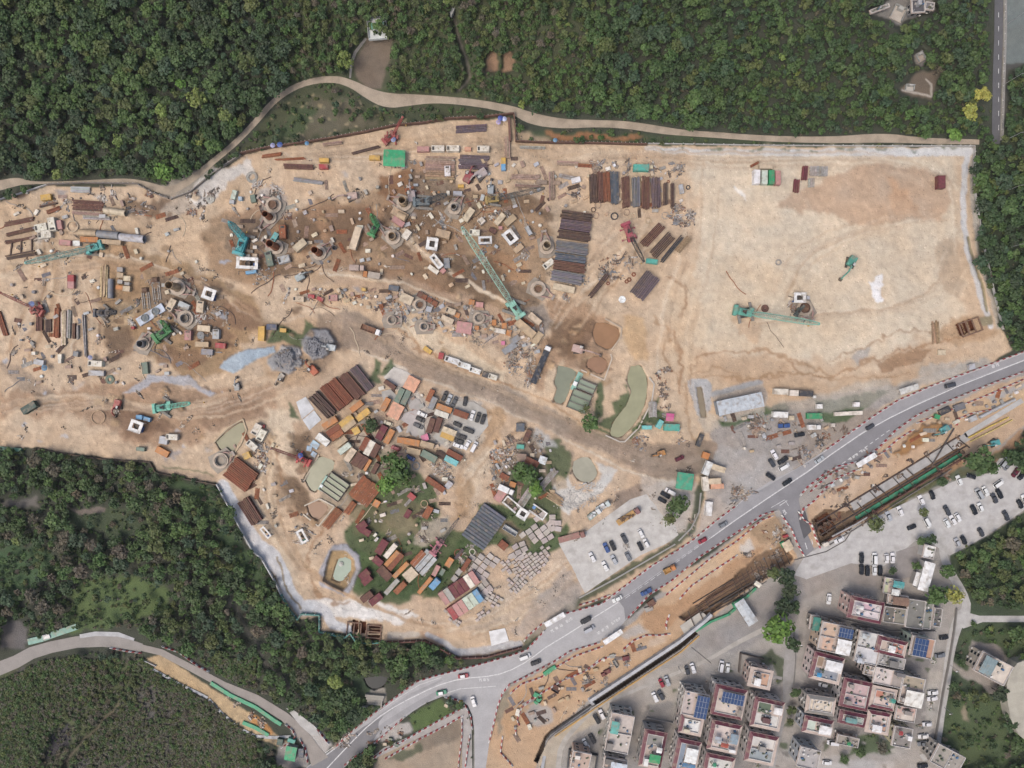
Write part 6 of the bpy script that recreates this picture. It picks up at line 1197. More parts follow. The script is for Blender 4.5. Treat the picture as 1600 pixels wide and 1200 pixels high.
# ------------------------------------------------------------------ steel stores
ZS = 'in the steel store rows'
for t in [(927,294,44,12,88,5,'umber'),(938,291,46,9,88,4,'brown'),(948,291,46,11,88,5,'rust'),(960.5,293,50,13,88,6,'slate'),(978,300,48,12,88,6,'brown'),(994,299,46,12,88,5,'steel'),(1009,300,50,12,90,6,'brown'),(1025,300,46,14,88,6,'purple'),(1040,302,34,6,90,2,'umber'),(1051,304,36,5,90,2,'umber')]: stack(*t, zone=ZS)
for t in [(901,337,48,13,8,6,'umber'),(900,352,48,16,8,7,'purple'),(897,368,50,13,8,6,'umber'),(894,387,50,18,8,8,'steel'),(891,403,48,11,8,5,'slate'),(889,416,50,14,8,6,'brown'),(886,433,48,17,10,7,'steel')]: stack(*t, zone='in the tall column of stacks', h=1.9)
for t in [(1020,367,42,14,-47,6,'brown'),(1035,383,42,16,-47,6,'umber'),(1050,389,50,7,-50,3,'dark'),(1008,446,42,26,-52,9,'purple'),(936,446,44,8,-52,4,'umber'),(1068,382,28,10,-50,3,'mud')]: stack(*t, zone='near the red truck crane')
for t in [(687,255,46,22,2,7,'clay'),(687,273,46,14,2,4,'mud'),(740,253,46,22,2,7,'purple'),(736,200.5,48,11,-4,5,'purple'),(833,230,40,4,2,2,'ash'),(820,276,44,8,2,3,'clay'),(824,290,40,6,3,3,'clay'),(887,255,34,7,3,3,'clay'),(914,258,22,5,4,2,'rusty'),(890,277,34,6,12,3,'ash'),(466,260,46,8,2,4,'brown'),(481,282.5,46,6,8,3,'grey'),(571,234,44,4,-15,2,'umber'),(453,248,46,3,-3,2,'rusty'),(424,242,30,5,-8,3,'rusty'),(520,224,30,5,-6,2,'clay'),(857,285,6,42,92,2,'clay'),(862,290,44,9,88,3,'clay'),(792,230,34,10,88,4,'clay')]: stack(*t, zone='along the northern edge', h=1.1)
for t in [(137,321,48,16,3,6,'brown'),(137,333,48,7,4,3,'clay'),(150,340,42,6,2,3,'ash'),(29,346,46,7,-12,3,'brown'),(31,362,46,6,-14,3,'brown'),(29,375,44,4,-12,2,'brown'),(32,400,46,5,-10,2,'umber'),(83,328,22,6,-20,3,'rust'),(75,320,28,2.5,-12,2,'umber'),(162,439,48,12,92,5,'tan'),(88,505,46,8,92,4,'rusty'),(99,513,54,8,90,4,'beige'),(107,506,44,6,92,3,'ash'),(115,517,24,5,90,3,'brown'),(121,519,22,3,90,2,'ash'),(61,506,22,10,92,5,'brown'),(75,509,20,9,90,4,'umber'),(132,526,66,4,87,2,'ash'),(2,505,40,8,70,4,'rust'),(125,296,30,9,2,10,'silver')]: stack(*t, zone='on the far western works', h=.9)
ZY = 'beside the container yard'
for t in [(565,591,44,14,52,5,'purple'),(549,603,45,18,50,7,'brown'),(532,611,45,15,50,6,'rust'),(519,620,46,14,50,6,'rust'),(502,632,44,18,46,7,'umber')]: stack(*t, zone=ZY, h=2.2, ragged=.02 if t[0] > 510 else .08)
for t in [(376,742,44,36,38,13,'rust'),(390,799,42,20,57,7,'brown')]: stack(*t, zone='on the southern slope edge', h=2.2)
for t in [(570,768,38,36,-52,12,'rusty'),(547,794,22,10,-55,4,'rusty'),(519,810,36,13,-52,6,'rusty')]: stack(*t, zone='around the settling tanks', h=1.6)
stack(756,823,42,62,35,12,'slate',2.0,'beside the grassy lower yard',label='large block of blue grey sheet piles',ragged=.01)
for t in [(858,747,34,10,-50,4,'ash'),(820,780,34,12,-55,5,'ash'),(717,866,20,5,-50,3,'purple'),(1258,270,22,9,95,3,'maroon'),(1245,290,20,9,95,3,'maroon'),(1180,256,14,4,-28,2,'rust')]: stack(*t, zone='in the open' if t[0] < 1000 else 'on the open sand plot', h=1.2)
stack(1280,267,15,28,92,8,'ash',1.0,'on the open sand plot',what='concrete planks'); stack(1268,285,14,10,92,3,'ash',1.0,'on the open sand plot',what='concrete planks')
stack(690,712,20,12,30,5,'umber',.9,CY,ragged=.2); stack(866,778,26,14,30,7,'tan',.8,'in the open',what='timber logs',ragged=.2); stack(1462,518,34,12,85,5,'mud',.5,ZP,what='timber baulks',ragged=.15)
stack(1020,640,24,13,88,6,'ash',1.0,'beside the long olive pond',what='concrete beams')
# timber frame on the ground
e = root('timber_frame'); e.location = G(32,388); m = MB()
for p, q in [((-6.2,-3.4,.3),(6.2,-1,.3)),((-6.2,3,.3),(6.2,4.6,.3)),((-4,-3,.3),(-3.2,3.4,.3)),((.4,-2.2,.3),(.6,4,.3)),((5,-1.6,.3),(5,4.4,.3))]: m.bar(p, q, .5)
m.build('beam_frame', M_rust(), e, 'umber'); tag(e, 'open rectangular steel frame lying beside rusty beams', 'steel frame', 'steel frame', None, '')
# pipes
for x, y, L, d, a, c, lb in [(138,364,28,11,3,'tan','sand filled tan pipe lying above orange container'),(170,367,34,12,5,'grey','grey ribbed pipe lying in the middle of three'),(207,372,38,12,5,'silver','silver ribbed pipe at the end of the line'),(173,451,30,8,90,'grey','grey pipe lying upright beside tan boxes'),(180,331,34,10,8,'beige','pale pipe lying beside the brown sheet piles'),(628,338,14,12,25,'tan','muddy short drum pipe beside the clamp')]: lying_pipe(x, y, L, d, a, c, lb)
# ------------------------------------------------------------------ casings, clamps, rings
CS = [(421,380,9,1.5,'rusty',1.0,150),(414,334,7,1.3,'rusty',1.0,230),(491,390,8.5,1.4,'rusty',1.0,40),(628,312,7,1.55,'tan',1.1,160),(709,322,4.5,1.2,'ash',1.0,60),(612,368,4,1.5,'tan',1.1,140),(855,382,6,1.55,'beige',1.0,100),(841,451,1.6,1.6,'tan',1.1,-30),(263,445,9,1.6,'tan',1.1,-20),(287,497,2.5,1.7,'ash',1.1,150),(425,319,3,1.7,'clay',1.1,150),(218,537,4,1.4,'grey',.8,60),(612,500,1.5,1.2,'ash',.5,0),(662,510,2,1.1,'grey',.6,0),(522,387,1.0,.9,'steel',0,0),(748,497,1.4,1.4,'ash',.7,0),(656,476,1.4,1.5,'ash',.7,0),(344,720,1.6,2.0,'ash',.8,30),(1258,481,1.5,2.0,'brown',.8,-60)]
for x, y, h, r, c, col, a in CS: casing(x, y, h, r, c, f'{"tall" if h > 5 else "low"} {cn(c)} casing tube standing upright', collar=col, ca=a, fill='7a5c48' if (x, y) in ((841,451), (425,319), (656,476), (1258,481)) else None)
for x, y, r, c, th in [(394,277,9,'ash',.45),(934,321,5,'clay',.2),(927,328,4,'umber',.3),(931,337,5,'clay',.15),(960,338,6,'dark',.3),(979,332,5,'clay',.15),(989,338,5,'beige',.1),(1013,345,4.5,'tan',.12),(1039,337,5.5,'ash',.12),(1075,293,3.5,'dark',.4),(1044,284,2.2,'rusty',.3),(950,443,2.8,'rust',.5),(979,440,3.2,'rust',.5),(983,437,3.6,'rust',.5),(990,429,3.4,'rust',.5),(663,787,6,'tan',.2),(716,864,6.5,'rust',.25),(738,862,5,'cream',.25),(794,705,8,'tan',.2),(650,728,6.5,'grey',.3),(803,729,5,'umber',.3),(1216,410,5,'ash',.5),(1195,482,6,'brown',.9),(329,311,7,'ash',.7),(518,325,0,'ash',.5),(114,354,9,'beige',.12),(520,375,0,'',0),(172,593,7,'moss',.6),(154,652,11,'tan',.1),(866,605,0,'',0),(972,468,5.5,'white',.9),(511,724,5.5,'grey',.12),(314,524,6,'grey',.9)]:
    if r: ring(x, y, r, c, f'{"large" if r > 5.4 else "small"} {cn(c)} ring lying flat', 'on the works', th)
# ------------------------------------------------------------------ cranes and diggers
crane(803,480,722,355,17,'8fcdb8','huge pale green lattice crane with boom across the mud',bw=2.3,base=1.05,trk=20,boomc='9bd0bc')
crane(1163,489,1280,506,11,'5fae9c','green lattice crane on the open sand plot',bw=2.0,trk=80,boomc='7cc0ac')
crane(148,389,40,411,9,'58b2ab','teal lattice crane on the far western works',bw=1.8,trk=5,boomc='86bdb2',base=.9)
crane(382,380,358,347,19,'3fb0b8','bright turquoise crane with raised boom',bw=2.0,trk=10,base=1.1)
crane(262,636,296,630,14,'6cc5ae','mint green crane with short raised boom above slope',bw=1.8,trk=35,base=.95)
crane(262,519,252,502,14,'3f8d4c','green drilling rig beside two white mud tanks',bw=1.6,trk=35,base=1.05,boomc='4c9a4e')
crane(588,357,580,335,16,'3f9a58','small bright green rig standing in the mud',bw=1.7,trk=60,base=.8)
crane(612,216,629,183,10,'b5504c','red truck crane reaching over the northern wall',bw=.8,trk=0,base=.75,wheeled=True)
crane(60,484,0,457,8,'b4524a','red truck crane at the western frame edge',bw=.8,trk=-30,base=.7,wheeled=True)
crane(474,717,424,700,8,'c8433f','red truck crane beside the pale green pond',bw=.8,trk=28,base=.75,wheeled=True,boomc='8c3a38')
crane(982,366,1006,408,7,'b0485a','pinkish red truck crane in the steel store',bw=1.3,trk=78,base=.9,boomc='33363a',wheeled=True)
crane(685,852,716,811,7,'c07080','pink truck crane with dark boom in lower yard',bw=1.1,trk=-52,base=.8,boomc='4d4648',wheeled=True)
crane(773,313,850,294,9,'b59a56','yellow crane with long dark boom near the steel deck',bw=1.7,trk=10,base=.75,boomc='54524c')
crane(167,490,181,487,10,'4a4f5c','dark blue and black rig on the western works',bw=1.6,trk=40,base=.8,boomc='35373d')
crane(664,317,697,304,11,'6e7d84','grey rig with dark folded mast in the mud',bw=1.9,trk=5,base=.9,boomc='43484d')
crane(1245,487,1256,478,4,'54605e','small dark rig beneath the green sand plot crane',bw=1.0,trk=60,base=.45)
for t in [(1327,411,1312,437,'4e9e8c','teal excavator alone on the open sand plot','',1.15),(904,546,938,555,'c9aaa0','dusty red and white excavator between muddy ponds','',1.2),(644,306,641,282,'b5a6a6','grey pink excavator beside the green roof','',1.2),(472,433,487,425,'a9b5b5','pale grey excavator on the haul route','',1.0),(490,577,482,568,'c2623e','orange red excavator at the grey rock heap','',1.1),(517,543,505,541,'c4cccc','pale excavator on top of the rock heap','',1.0),(550,308,520,312,'c9ada0','pinkish excavator with arm stretched west','',1.1),(1471,671,1459,678,'4fa5a8','teal excavator on the brown embankment','',1.0),(1550,692,1537,696,'4fa5a8','teal excavator on the orange strip','',.9),(186,633,181,650,'b85a52','red excavator near the blue tarpaulin','',1.0),(767,296,768,284,'a5afb5','grey excavator below the fenced corner','',.95),(1031,708,1019,712,'c8853c','small orange excavator on the haul road','',.8),(440,590,432,600,'b5aca0','grey excavator loading beside white blocks','',.8),(372,603,371,590,'b0b3b5','small grey drilling machine on pale sand','',.8),(866,778,0,0,'','','',0),(542,248,0,0,'','','',0),(733,277,741,262,'a54a50','dark red drill rig at the end of the steel deck','',1.2),(750,275,742,280,'b8aaa8','pinkish piling machine beside the steel deck','',1.3)]:
    if t[7]: excavator(*t[:6], zone=t[6], s=t[7])
# white framed platforms over bores
for t in [(386,411,34,18,3,2.6,'long white framed platform full of casings'),(675,381,18,19,8,3.2,'white framed platform left of the giant boom'),(758,375,12,21,88,3.2,'white framed platform right of the giant boom'),(797,370,22,17,52,3.0,'white framed platform on its own turned base'),(326,459,20,18,20,3.0,'white framed platform among western generators'),(212,666,20,18,20,3.0,'white framed platform above the slope edge'),(1250,465,16,18,90,2.6,'white framed platform on the open sand plot'),(682,408,24,10,52,2.6,'cream framed platform below left of giant boom'),(817,803,17,16,32,1.5,'square framed platform in the grassy yard')]: frame_platform(*t)
frame_platform(799,788,27,14,40,1.2,'left white open sided frame on the grass',u=True,cen='b59a94'); frame_platform(841,800,27,14,215,1.2,'right white open sided frame on the grass',u=True,cen='5a8cc8')
frame_platform(415,832,20,8,50,2.5,'narrow pale pump frame at the slope edge'); frame_platform(472,838,22,12,62,1.6,'pump set with green tank on pale sand',cen='3f8a70')
# mud tanks with two round screens and slides
e = root('mud_tank'); place(e, 237, 492, -32); m = MB(); m.box(0, 0, 0, 12.6, 3.6, .9); m.build('tank', M_paint(), e, 'c5d3e6')
for sx in (-1, 1):
    m = MB(); m.pipe((sx*2.6, 0, .9), (sx*2.6, 0, 1.4), 1.6, .2, 20); m.cyl((sx*2.6, 0, .9), (sx*2.6, 0, 1.1), 1.4, 18)
    for k in range(4): m.box(sx*2.6, 0, 1.3, 3, .1, .1, k*.785)
    m.build('round_screen', M_paint(), e, '7f8a90')
tag(e, 'pale blue slab tank carrying two round grey screens', 'tank', 'blue mud tank')
for x, y, L in [(229,470,26),(245,455,28)]:
    e = root('steel_rail_set'); place(e, x, y, 84); m = MB()
    for k in (-1.5, -.7, .7, 1.5): m.box(0, k, .1, L*S, .25, .3)
    for k in range(5): m.box(-L*S/2+L*S*(k+.5)/5, 0, 0, .2, 3.4, .12)
    m.build('rail', M_paint(), e, 'ash'); m = MB(); m.box(-L*S/2-1, 0, 0, 2.4, 3.2, 1.0, tx=.6, ty=.6); m.build('counterweight_pile', M_rust(), e, '6e5240'); tag(e, 'set of pale rails running up from blue tank', 'rail set', 'pale rails')
# bright roofs, tarps, parasols
roofed(616,247,34,26,3,3.2,'2fae72','bright green canopy roof at the northern edge','canopy','canopy',posts=True)
roofed(1070,752,26,26,8,3.2,'3aa883','green netted canopy by the works gate','canopy','canopy',posts=True)
roofed(1047,652,12,12,5,2.6,'e0609a','small bright pink tarpaulin roof by the gate','canopy','canopy',posts=True,ribs=False)
roofed(848,719,12,12,20,2.6,'e6edf0','small white tarpaulin roof in the scrap yard','canopy','canopy',posts=True,ribs=False)
roofed(831,722,22,10,25,2.6,'rust','rust red roofed shed beside the white tarpaulin','shed',wallc='8a7a70')
roofed(815,715,14,12,5,2.6,'clay','small clay roofed shed in the scrap yard','shed')
roofed(1157,631,72,23,-12,5.2,'c3cbd4','long pale blue grey warehouse roof','warehouse','warehouse',wallc='8d949c')
roofed(1124,640,4,22,-12,3.0,'9aa5ae','low grey lean-to against the warehouse end','shed')
roofed(1166,957,42,17,57,4.2,'c5ccd2','pale grey open shelter beside the green hoarding','shelter','shelter',wallc='7d7a78',posts=True)
for x, y, L, w, a, lb in [(867,968.5,35,8,-30,'white bus shelter roof on the upper kerb'),(958,995.5,34,8,-34,'white bus shelter roof on the lower kerb'),(1354,719,34,8,-31,'white bus shelter roof by the trench works'),(1421,608,30,9,-18,'pale grey long roof beside the upper road')]:
    roofed(x, y, L, w, a, 3.0, 'f4f5f6' if x != 1421 else 'd5d4d0', lb, 'bus shelter' if x != 1421 else 'shed', 'bus_shelter' if x != 1421 else 'shed', posts=True, ribs=x == 1421)
for x, y, r, c, lb in [(587,217,0,'',''),(762,223,0,'',''),(429,230,4,'a9aede','lilac parasol on the north wall line'),(440,229,4.5,'4a68b4','royal blue parasol on the north wall line'),(482,227,3.5,'5a94c0','small blue parasol on the north wall line'),(616,221,4.2,'8fa0d0','pale blue parasol beside the red truck crane'),(782,188,4.5,'4c5cae','deep blue parasol in the corner'),(788,189,4,'c5cdf0','pale parasol in the corner'),(779,194,4,'b9a8dc','violet parasol in the corner'),(867,222,3.5,'6aa4cc','blue parasol on the wall right of the corner'),(55,476,5,'7a90c8','grey blue parasol beside western red crane'),(146,559,4,'a5a8c8','lilac grey parasol above a cream generator'),(472,711,4.5,'3858b0','blue parasol beside southern red crane'),(75,575,5,'4f8cb5','blue tarp parasol on western sand'),(345,615,0,'','')]:
    if r: umbrella(x, y, r, c, lb)
for i, (x, y, L, w, a, c) in enumerate([(492,695,13,10,35,'8fb0dc'),(483,701,8,8,10,'9fb8d8'),(490,710,8,8,30,'9db4d4')]): container(x, y, L, w, a, 'lightblue', 'beside the southern red crane', h=.6, kind='crate', label='blue covered pallet')
for t in [(400,671,18,11,-60,'cream'),(408,680,18,11,-62,'cream'),(393,696,18,10,40,'cream')]: container(*t, zone='beside the khaki pond', kind='generator', h=2.3)
container(385,712,11,10,-25,'yellow','beside the khaki pond',h=2.0,kind='crate'); container(411,666,5,5,0,'red','beside the khaki pond',h=1,kind='crate')
# settling tanks
def tanks(px, py, l, w, ang, n, wc, label):
    e = root('settling_tank'); place(e, px, py, ang); L, Wd_ = l*S, w*S; m = MB()
    for i in range(n+1): m.box(0, -Wd_/2+Wd_*i/n, 0, L, .3, 1.5)
    for sx in (-1, 1): m.box(sx*(L/2+.12), 0, 0, .24, Wd_+.3, 1.55)
    m.build('tank_wall', M_rust(), e, '5a5350')
    for i in range(n):
        MB().box(0, -Wd_/2+Wd_*(i+.5)/n, .1, L-.02, Wd_/n-.32, 1.0).build('tank_water', M_water(), e, vary(wc, .05))
    m = MB()
    for i in range(n+1): m.bar((-L/2, -Wd_/2+Wd_*i/n, 2.3), (L/2, -Wd_/2+Wd_*i/n, 2.3), .06)
    m.build('handrail', M_paint(), e, 'cfcac0'); tag(e, label, 'tank', 'row of settling tanks')
tanks(916,604,27,15,22,2,'9aa893','upper pair of green water settling tanks'); tanks(905,627,30,30,22,3,'8f9d88','lower row of green water settling tanks'); tanks(524,760,34,32,35,4,'a2a88c','row of settling tanks beside pale green pond')
e = root('pontoon'); place(e, 901, 596, -64); e.location.z = 0; m = MB(); m.box(0, 0, 0, 8.0, 2.3, .9); m.build('deck', M_paint(), e, '8ec4b4'); MB().box(-1.2, .3, .9, 1.8, 1.6, 1.2).build('pump_box', M_paint(), e, 'f0f2f2'); MB().box(1.5, -.3, .9, 2, .8, .5).build('pipework', M_paint(), e, '3a9a84'); tag(e, 'pale green pontoon between pond and tanks', 'pontoon', 'green pontoon')
e = root('pontoon'); place(e, 507, 755, -60); e.location.z = 0; m = MB(); m.box(0, 0, 0, 6.8, 2.2, .9); m.build('deck', M_paint(), e, '9ccfc0'); MB().box(-1.2, .3, .9, 1.4, 1.2, .9).build('pump_box', M_paint(), e, 'e0ecec'); tag(e, 'mint pontoon on the edge of pale green pond', 'pontoon', 'mint pontoon')
e = root('pump_float'); e.location = W(533, 881, -1.7); m = MB(); m.pipe((0, 0, 0), (0, 0, .5), 1.0, .35, 16); m.cyl((0, 0, 0), (0, 0, .9), .55, 10); m.build('float_ring', M_paint(), e, 'c8c8c0'); tag(e, 'round float in the milky green pond', 'float')
# retaining bunds round the ponds (timber and concrete edging)
for i, (pts, c, lb) in enumerate([([(334,692),(357,668),(380,655),(386,672),(378,692),(357,722),(362,712)],'c4b090','pale timber edging of khaki pond'),([(476,750),(490,727),(499,710)],'c4b49c','pale edging of upper pale green pond'),([(476,790),(500,779),(523,791),(498,822),(474,803)],'d8ccb8','pale edging of small muddy pond'),([(945,498),(971,512),(970,527),(955,547)],'c9b59c','pale kerb of upper muddy pond'),([(954,553),(956,560),(944,594),(908,578)],'d3c3b0','pale kerb of lower muddy pond'),([(1014,590),(1022,600),(1018,628),(998,668),(976,690),(968,690),(946,680)],'cdc4b8','pale bank round the olive pond')]):
    wall_line(pts, .5, .55, c, 'pond_edging', lb, 'pond edging', M_conc(), z=.05)
# concrete blocks
BL = 'large pale concrete block among the stored blocks'; BS = 'small pale concrete block in the packed field'
for p, a in [([(815,835),(843,802),(866,806),(864,818),(872,828),(850,848),(836,852)],-36),([(736,869),(755,862),(787,872),(770,893),(751,908),(734,888)],36),([(804,846),(828,850),(819,873),(800,870)],-28),([(858,800),(876,804),(872,832),(858,826)],5),([(745,908),(762,903),(768,925),(750,935)],48)]: slab_of_blocks(p, 9.8, 7.8, a, 'c3b7b0', .8, .06, BL, 'large concrete blocks')
for p, a in [([(783,868),(836,861),(854,850),(864,872),(828,906),(800,897),(779,888)],-38),([(793,904),(815,899),(823,906),(806,926),(794,921)],42),([(758,918),(772,918),(786,940),(770,952),(751,936)],30),([(691,952),(700,950),(722,972),(710,980)],38),([(740,955),(766,955),(744,974)],-35)]: slab_of_blocks(p, 6.0, 4.3, a, 'c6b9b0', .7, .1, BS, 'small concrete blocks')
# scrap and rubbish fields
SC = ['9a928a', 'cfc8c0', '6b5a50', '96664a', '84888e', 'b9a28c', '4f4946', 'a8967f']
for p, n in [([(768,700),(800,690),(800,740),(790,760),(775,770),(768,745)],420),([(795,685),(845,680),(850,720),(800,740)],150),([(800,545),(835,525),(842,560),(830,590),(805,590),(785,565)],330),([(1050,320),(1075,322),(1085,345),(1070,355),(1045,340)],260),([(945,400),(990,395),(1000,415),(960,440),(935,440)],220),([(930,255),(960,252),(968,265),(930,268)],120),([(1010,255),(1060,255),(1066,275),(1015,270)],120),([(975,250),(985,252),(985,262),(975,262)],30),([(675,715),(712,735),(705,745),(678,738)],150),([(290,300),(340,300),(330,340),(300,345)],160),([(395,285),(440,290),(455,340),(420,350),(400,330)],200),
 ([(395,685),(420,695),(415,740),(395,735)],170),([(320,480),(360,490),(350,560),(280,555),(270,520)],130),([(230,410),(340,430),(340,500),(240,520)],170),([(360,410),(440,400),(440,440),(370,440)],130),([(440,450),(600,455),(700,470),(760,490),(850,510),(840,540),(760,540),(640,500),(560,470),(450,475)],620),([(640,290),(760,290),(830,330),(830,400),(700,430),(650,400),(600,350)],420),([(750,400),(820,380),(850,400),(830,440),(790,440)],60),([(60,290),(240,295),(260,320),(200,350),(60,330)],300),([(0,340),(140,330),(140,600),(0,600)],230),([(150,460),(240,470),(220,560),(150,560)],100),([(1230,455),(1265,470),(1262,500),(1230,495)],120),([(1175,640),(1200,655),(1190,680),(1170,675)],150),([(1150,650),(1300,655),(1290,690),(1200,690)],100),([(1150,760),(1180,768),(1160,785),(1140,790)],160),([(1235,700),(1300,665),(1320,670),(1250,725)],170),([(970,690),(1060,670),(1095,690),(1080,700),(1000,700)],60),
 ([(1020,590),(1045,560),(1050,640),(1040,655)],140),([(690,840),(740,850),(770,870),(720,880)],110),([(880,440),(930,430),(925,445),(880,470)],60),([(870,390),(925,400),(918,430),(890,440)],50),([(1150,850),(1230,815),(1240,880),(1180,910)],260),([(1270,745),(1380,700),(1400,700),(1330,760),(1280,800)],180),([(870,1060),(980,1010),(1020,1000),(900,1120),(830,1140)],160),([(560,1150),(620,1130),(640,1140),(600,1170)],110),([(515,1150),(545,1145),(560,1150),(530,1170)],110),([(900,290),(915,290),(912,310),(895,310)],30),([(340,1070),(400,1105),(430,1150),(370,1110)],60),([(1060,830),(1100,790),(1080,850)],30),([(570,770),(680,760),(700,830),(650,850),(560,830)],110),([(850,560),(860,520),(850,600),(820,600)],60),([(470,800),(520,830),(480,860),(450,850)],60)]:
    rubbish(p, int(n*2.6), SC if n < 400 else SC+['c98a4f', 'cfc6bb'], '', '')
rubbish([(0,320),(300,310),(400,250),(800,200),(860,260),(860,480),(700,560),(440,600),(300,700),(0,690)], 4200, ['6b5a4c', 'e2d6c6', '8c7a68', '4d443d'], '', '', sz=(.15, .55))
rubbish([(440,600),(700,560),(1100,700),(1060,840),(820,1000),(560,960),(420,850)], 2600, ['6b5a4c', 'e2d6c6', '8c7a68', '4d443d', 'b9b2a8'], '', '', sz=(.15, .55))
# white vertical blocks and boulders beside the rock heaps
g = random.Random(5); m = MB()
for i in range(900):
    cx, cy, rr = g.choice([(452,562,24), (497,542,22), (497,542,16)]); a = g.random()*6.28; q = rr*math.sqrt(g.random()); x, y = cx+q*math.cos(a), cy+q*math.sin(a)*.75; p = G(x, y); l = g.uniform(.25, .9)
    m.box(p.x, p.y, p.z-.1, l, l*g.uniform(.5, 1), l*g.uniform(.4, .8), g.random()*3, tx=g.uniform(.5, .9), ty=g.uniform(.5, .9))
o = m.build('rock_rubble', M_conc(), None, '93949a'); o['kind'] = 'stuff'

OCC += [Vector(t[0].location) for t in THINGS if t[2] != 'tree']
scatter([(350,300),(600,270),(760,290),(850,330),(830,450),(700,450),(560,420),(360,420)], 150, 'on the muddy middle works', 1)
scatter([(20,300),(240,300),(340,420),(350,560),(200,600),(20,600)], 120, 'on the western works', 2)
scatter([(440,450),(620,455),(760,485),(850,510),(840,550),(700,520),(560,475)], 80, 'along the plant strip', 3)
scatter([(600,255),(800,240),(870,270),(860,330),(640,300)], 45, 'near the steel deck', 4)
scatter([(540,700),(700,760),(690,860),(570,880)], 45, 'in the lower yard', 5)
scatter([(770,690),(860,690),(870,780),(770,780)], 35, 'in the scrap yard', 6)
scatter([(600,600),(740,640),(740,720),(560,720),(520,680)], 40, 'between the containers', 7)
scatter([(870,260),(1060,255),(1080,340),(930,340),(870,320)], 35, 'round the steel store', 8)
scatter([(1130,650),(1320,650),(1240,720),(1150,700)], 30, 'on the grey yard', 9)
scatter([(790,1100),(960,1020),(1020,1000),(900,1090),(800,1160)], 40, 'on the roadworks strip', 10)
scatter([(1290,760),(1390,705),(1480,650),(1590,600),(1590,620),(1400,715),(1300,775)], 40, 'on the northern roadworks', 11)
scatter([(340,650),(440,640),(470,840),(400,830),(380,740)], 20, 'on the southern slope', 12)
# hoses and cables snaking over the ground
gh = random.Random(9)
for i, (x, y, n, c) in enumerate([(x_, y_, n_, c_) for x_, y_, n_, c_ in [(gh.uniform(*b[0]), gh.uniform(*b[1]), gh.randint(4, 9), gh.choice(['umber', 'ash', 'steel', 'rusty', 'beige'])) for b in [((380,820),(300,440))]*34+[((20,340),(330,600))]*30+[((450,840),(460,545))]*18+[((540,700),(620,900))]*14+[((1130,1260),(450,520))]*4+[((800,960),(1020,1110))]*6]]):
    a = gh.random()*6.28; pts = [(x, y)]
    for k in range(n): a += gh.uniform(-.5, .5); x += 7*math.cos(a); y += 7*math.sin(a); pts.append((x, y))
    if not all(inpoly(np.array([p[0]]), np.array([p[1]]), SITE)[0] or y > 1000 for p in pts): continue
    pts = smooth(pts, 2); m = MB(); P = [G(p[0], p[1], .1) for p in pts]; r_ = gh.uniform(.07, .16)
    for p, q in zip(P[:-1], P[1:]): m.bar(p, q, r_*2)
    o = m.build('hose', M_rub(), None, c); tag(o, f'thin {cn(c)} hose lying across the working ground', 'hose', 'hose', 'hoses over the ground', '', True)

m = MB()
for i in range(900):
    a = g.random()*6.28; q = math.sqrt(g.random()); x, y = 905+36*q*math.cos(a)+g.gauss(0, 3), 775+20*q*math.sin(a)-10*math.cos(a); p = G(x, y); l = g.uniform(.15, .6)
    m.box(p.x, p.y, p.z-.05, l, l*g.uniform(.5, 1), l*g.uniform(.3, .7), g.random()*3, tx=.7, ty=.7)
o = m.build('gravel', M_conc(), None, 'c9c7c3'); o['kind'] = 'stuff'
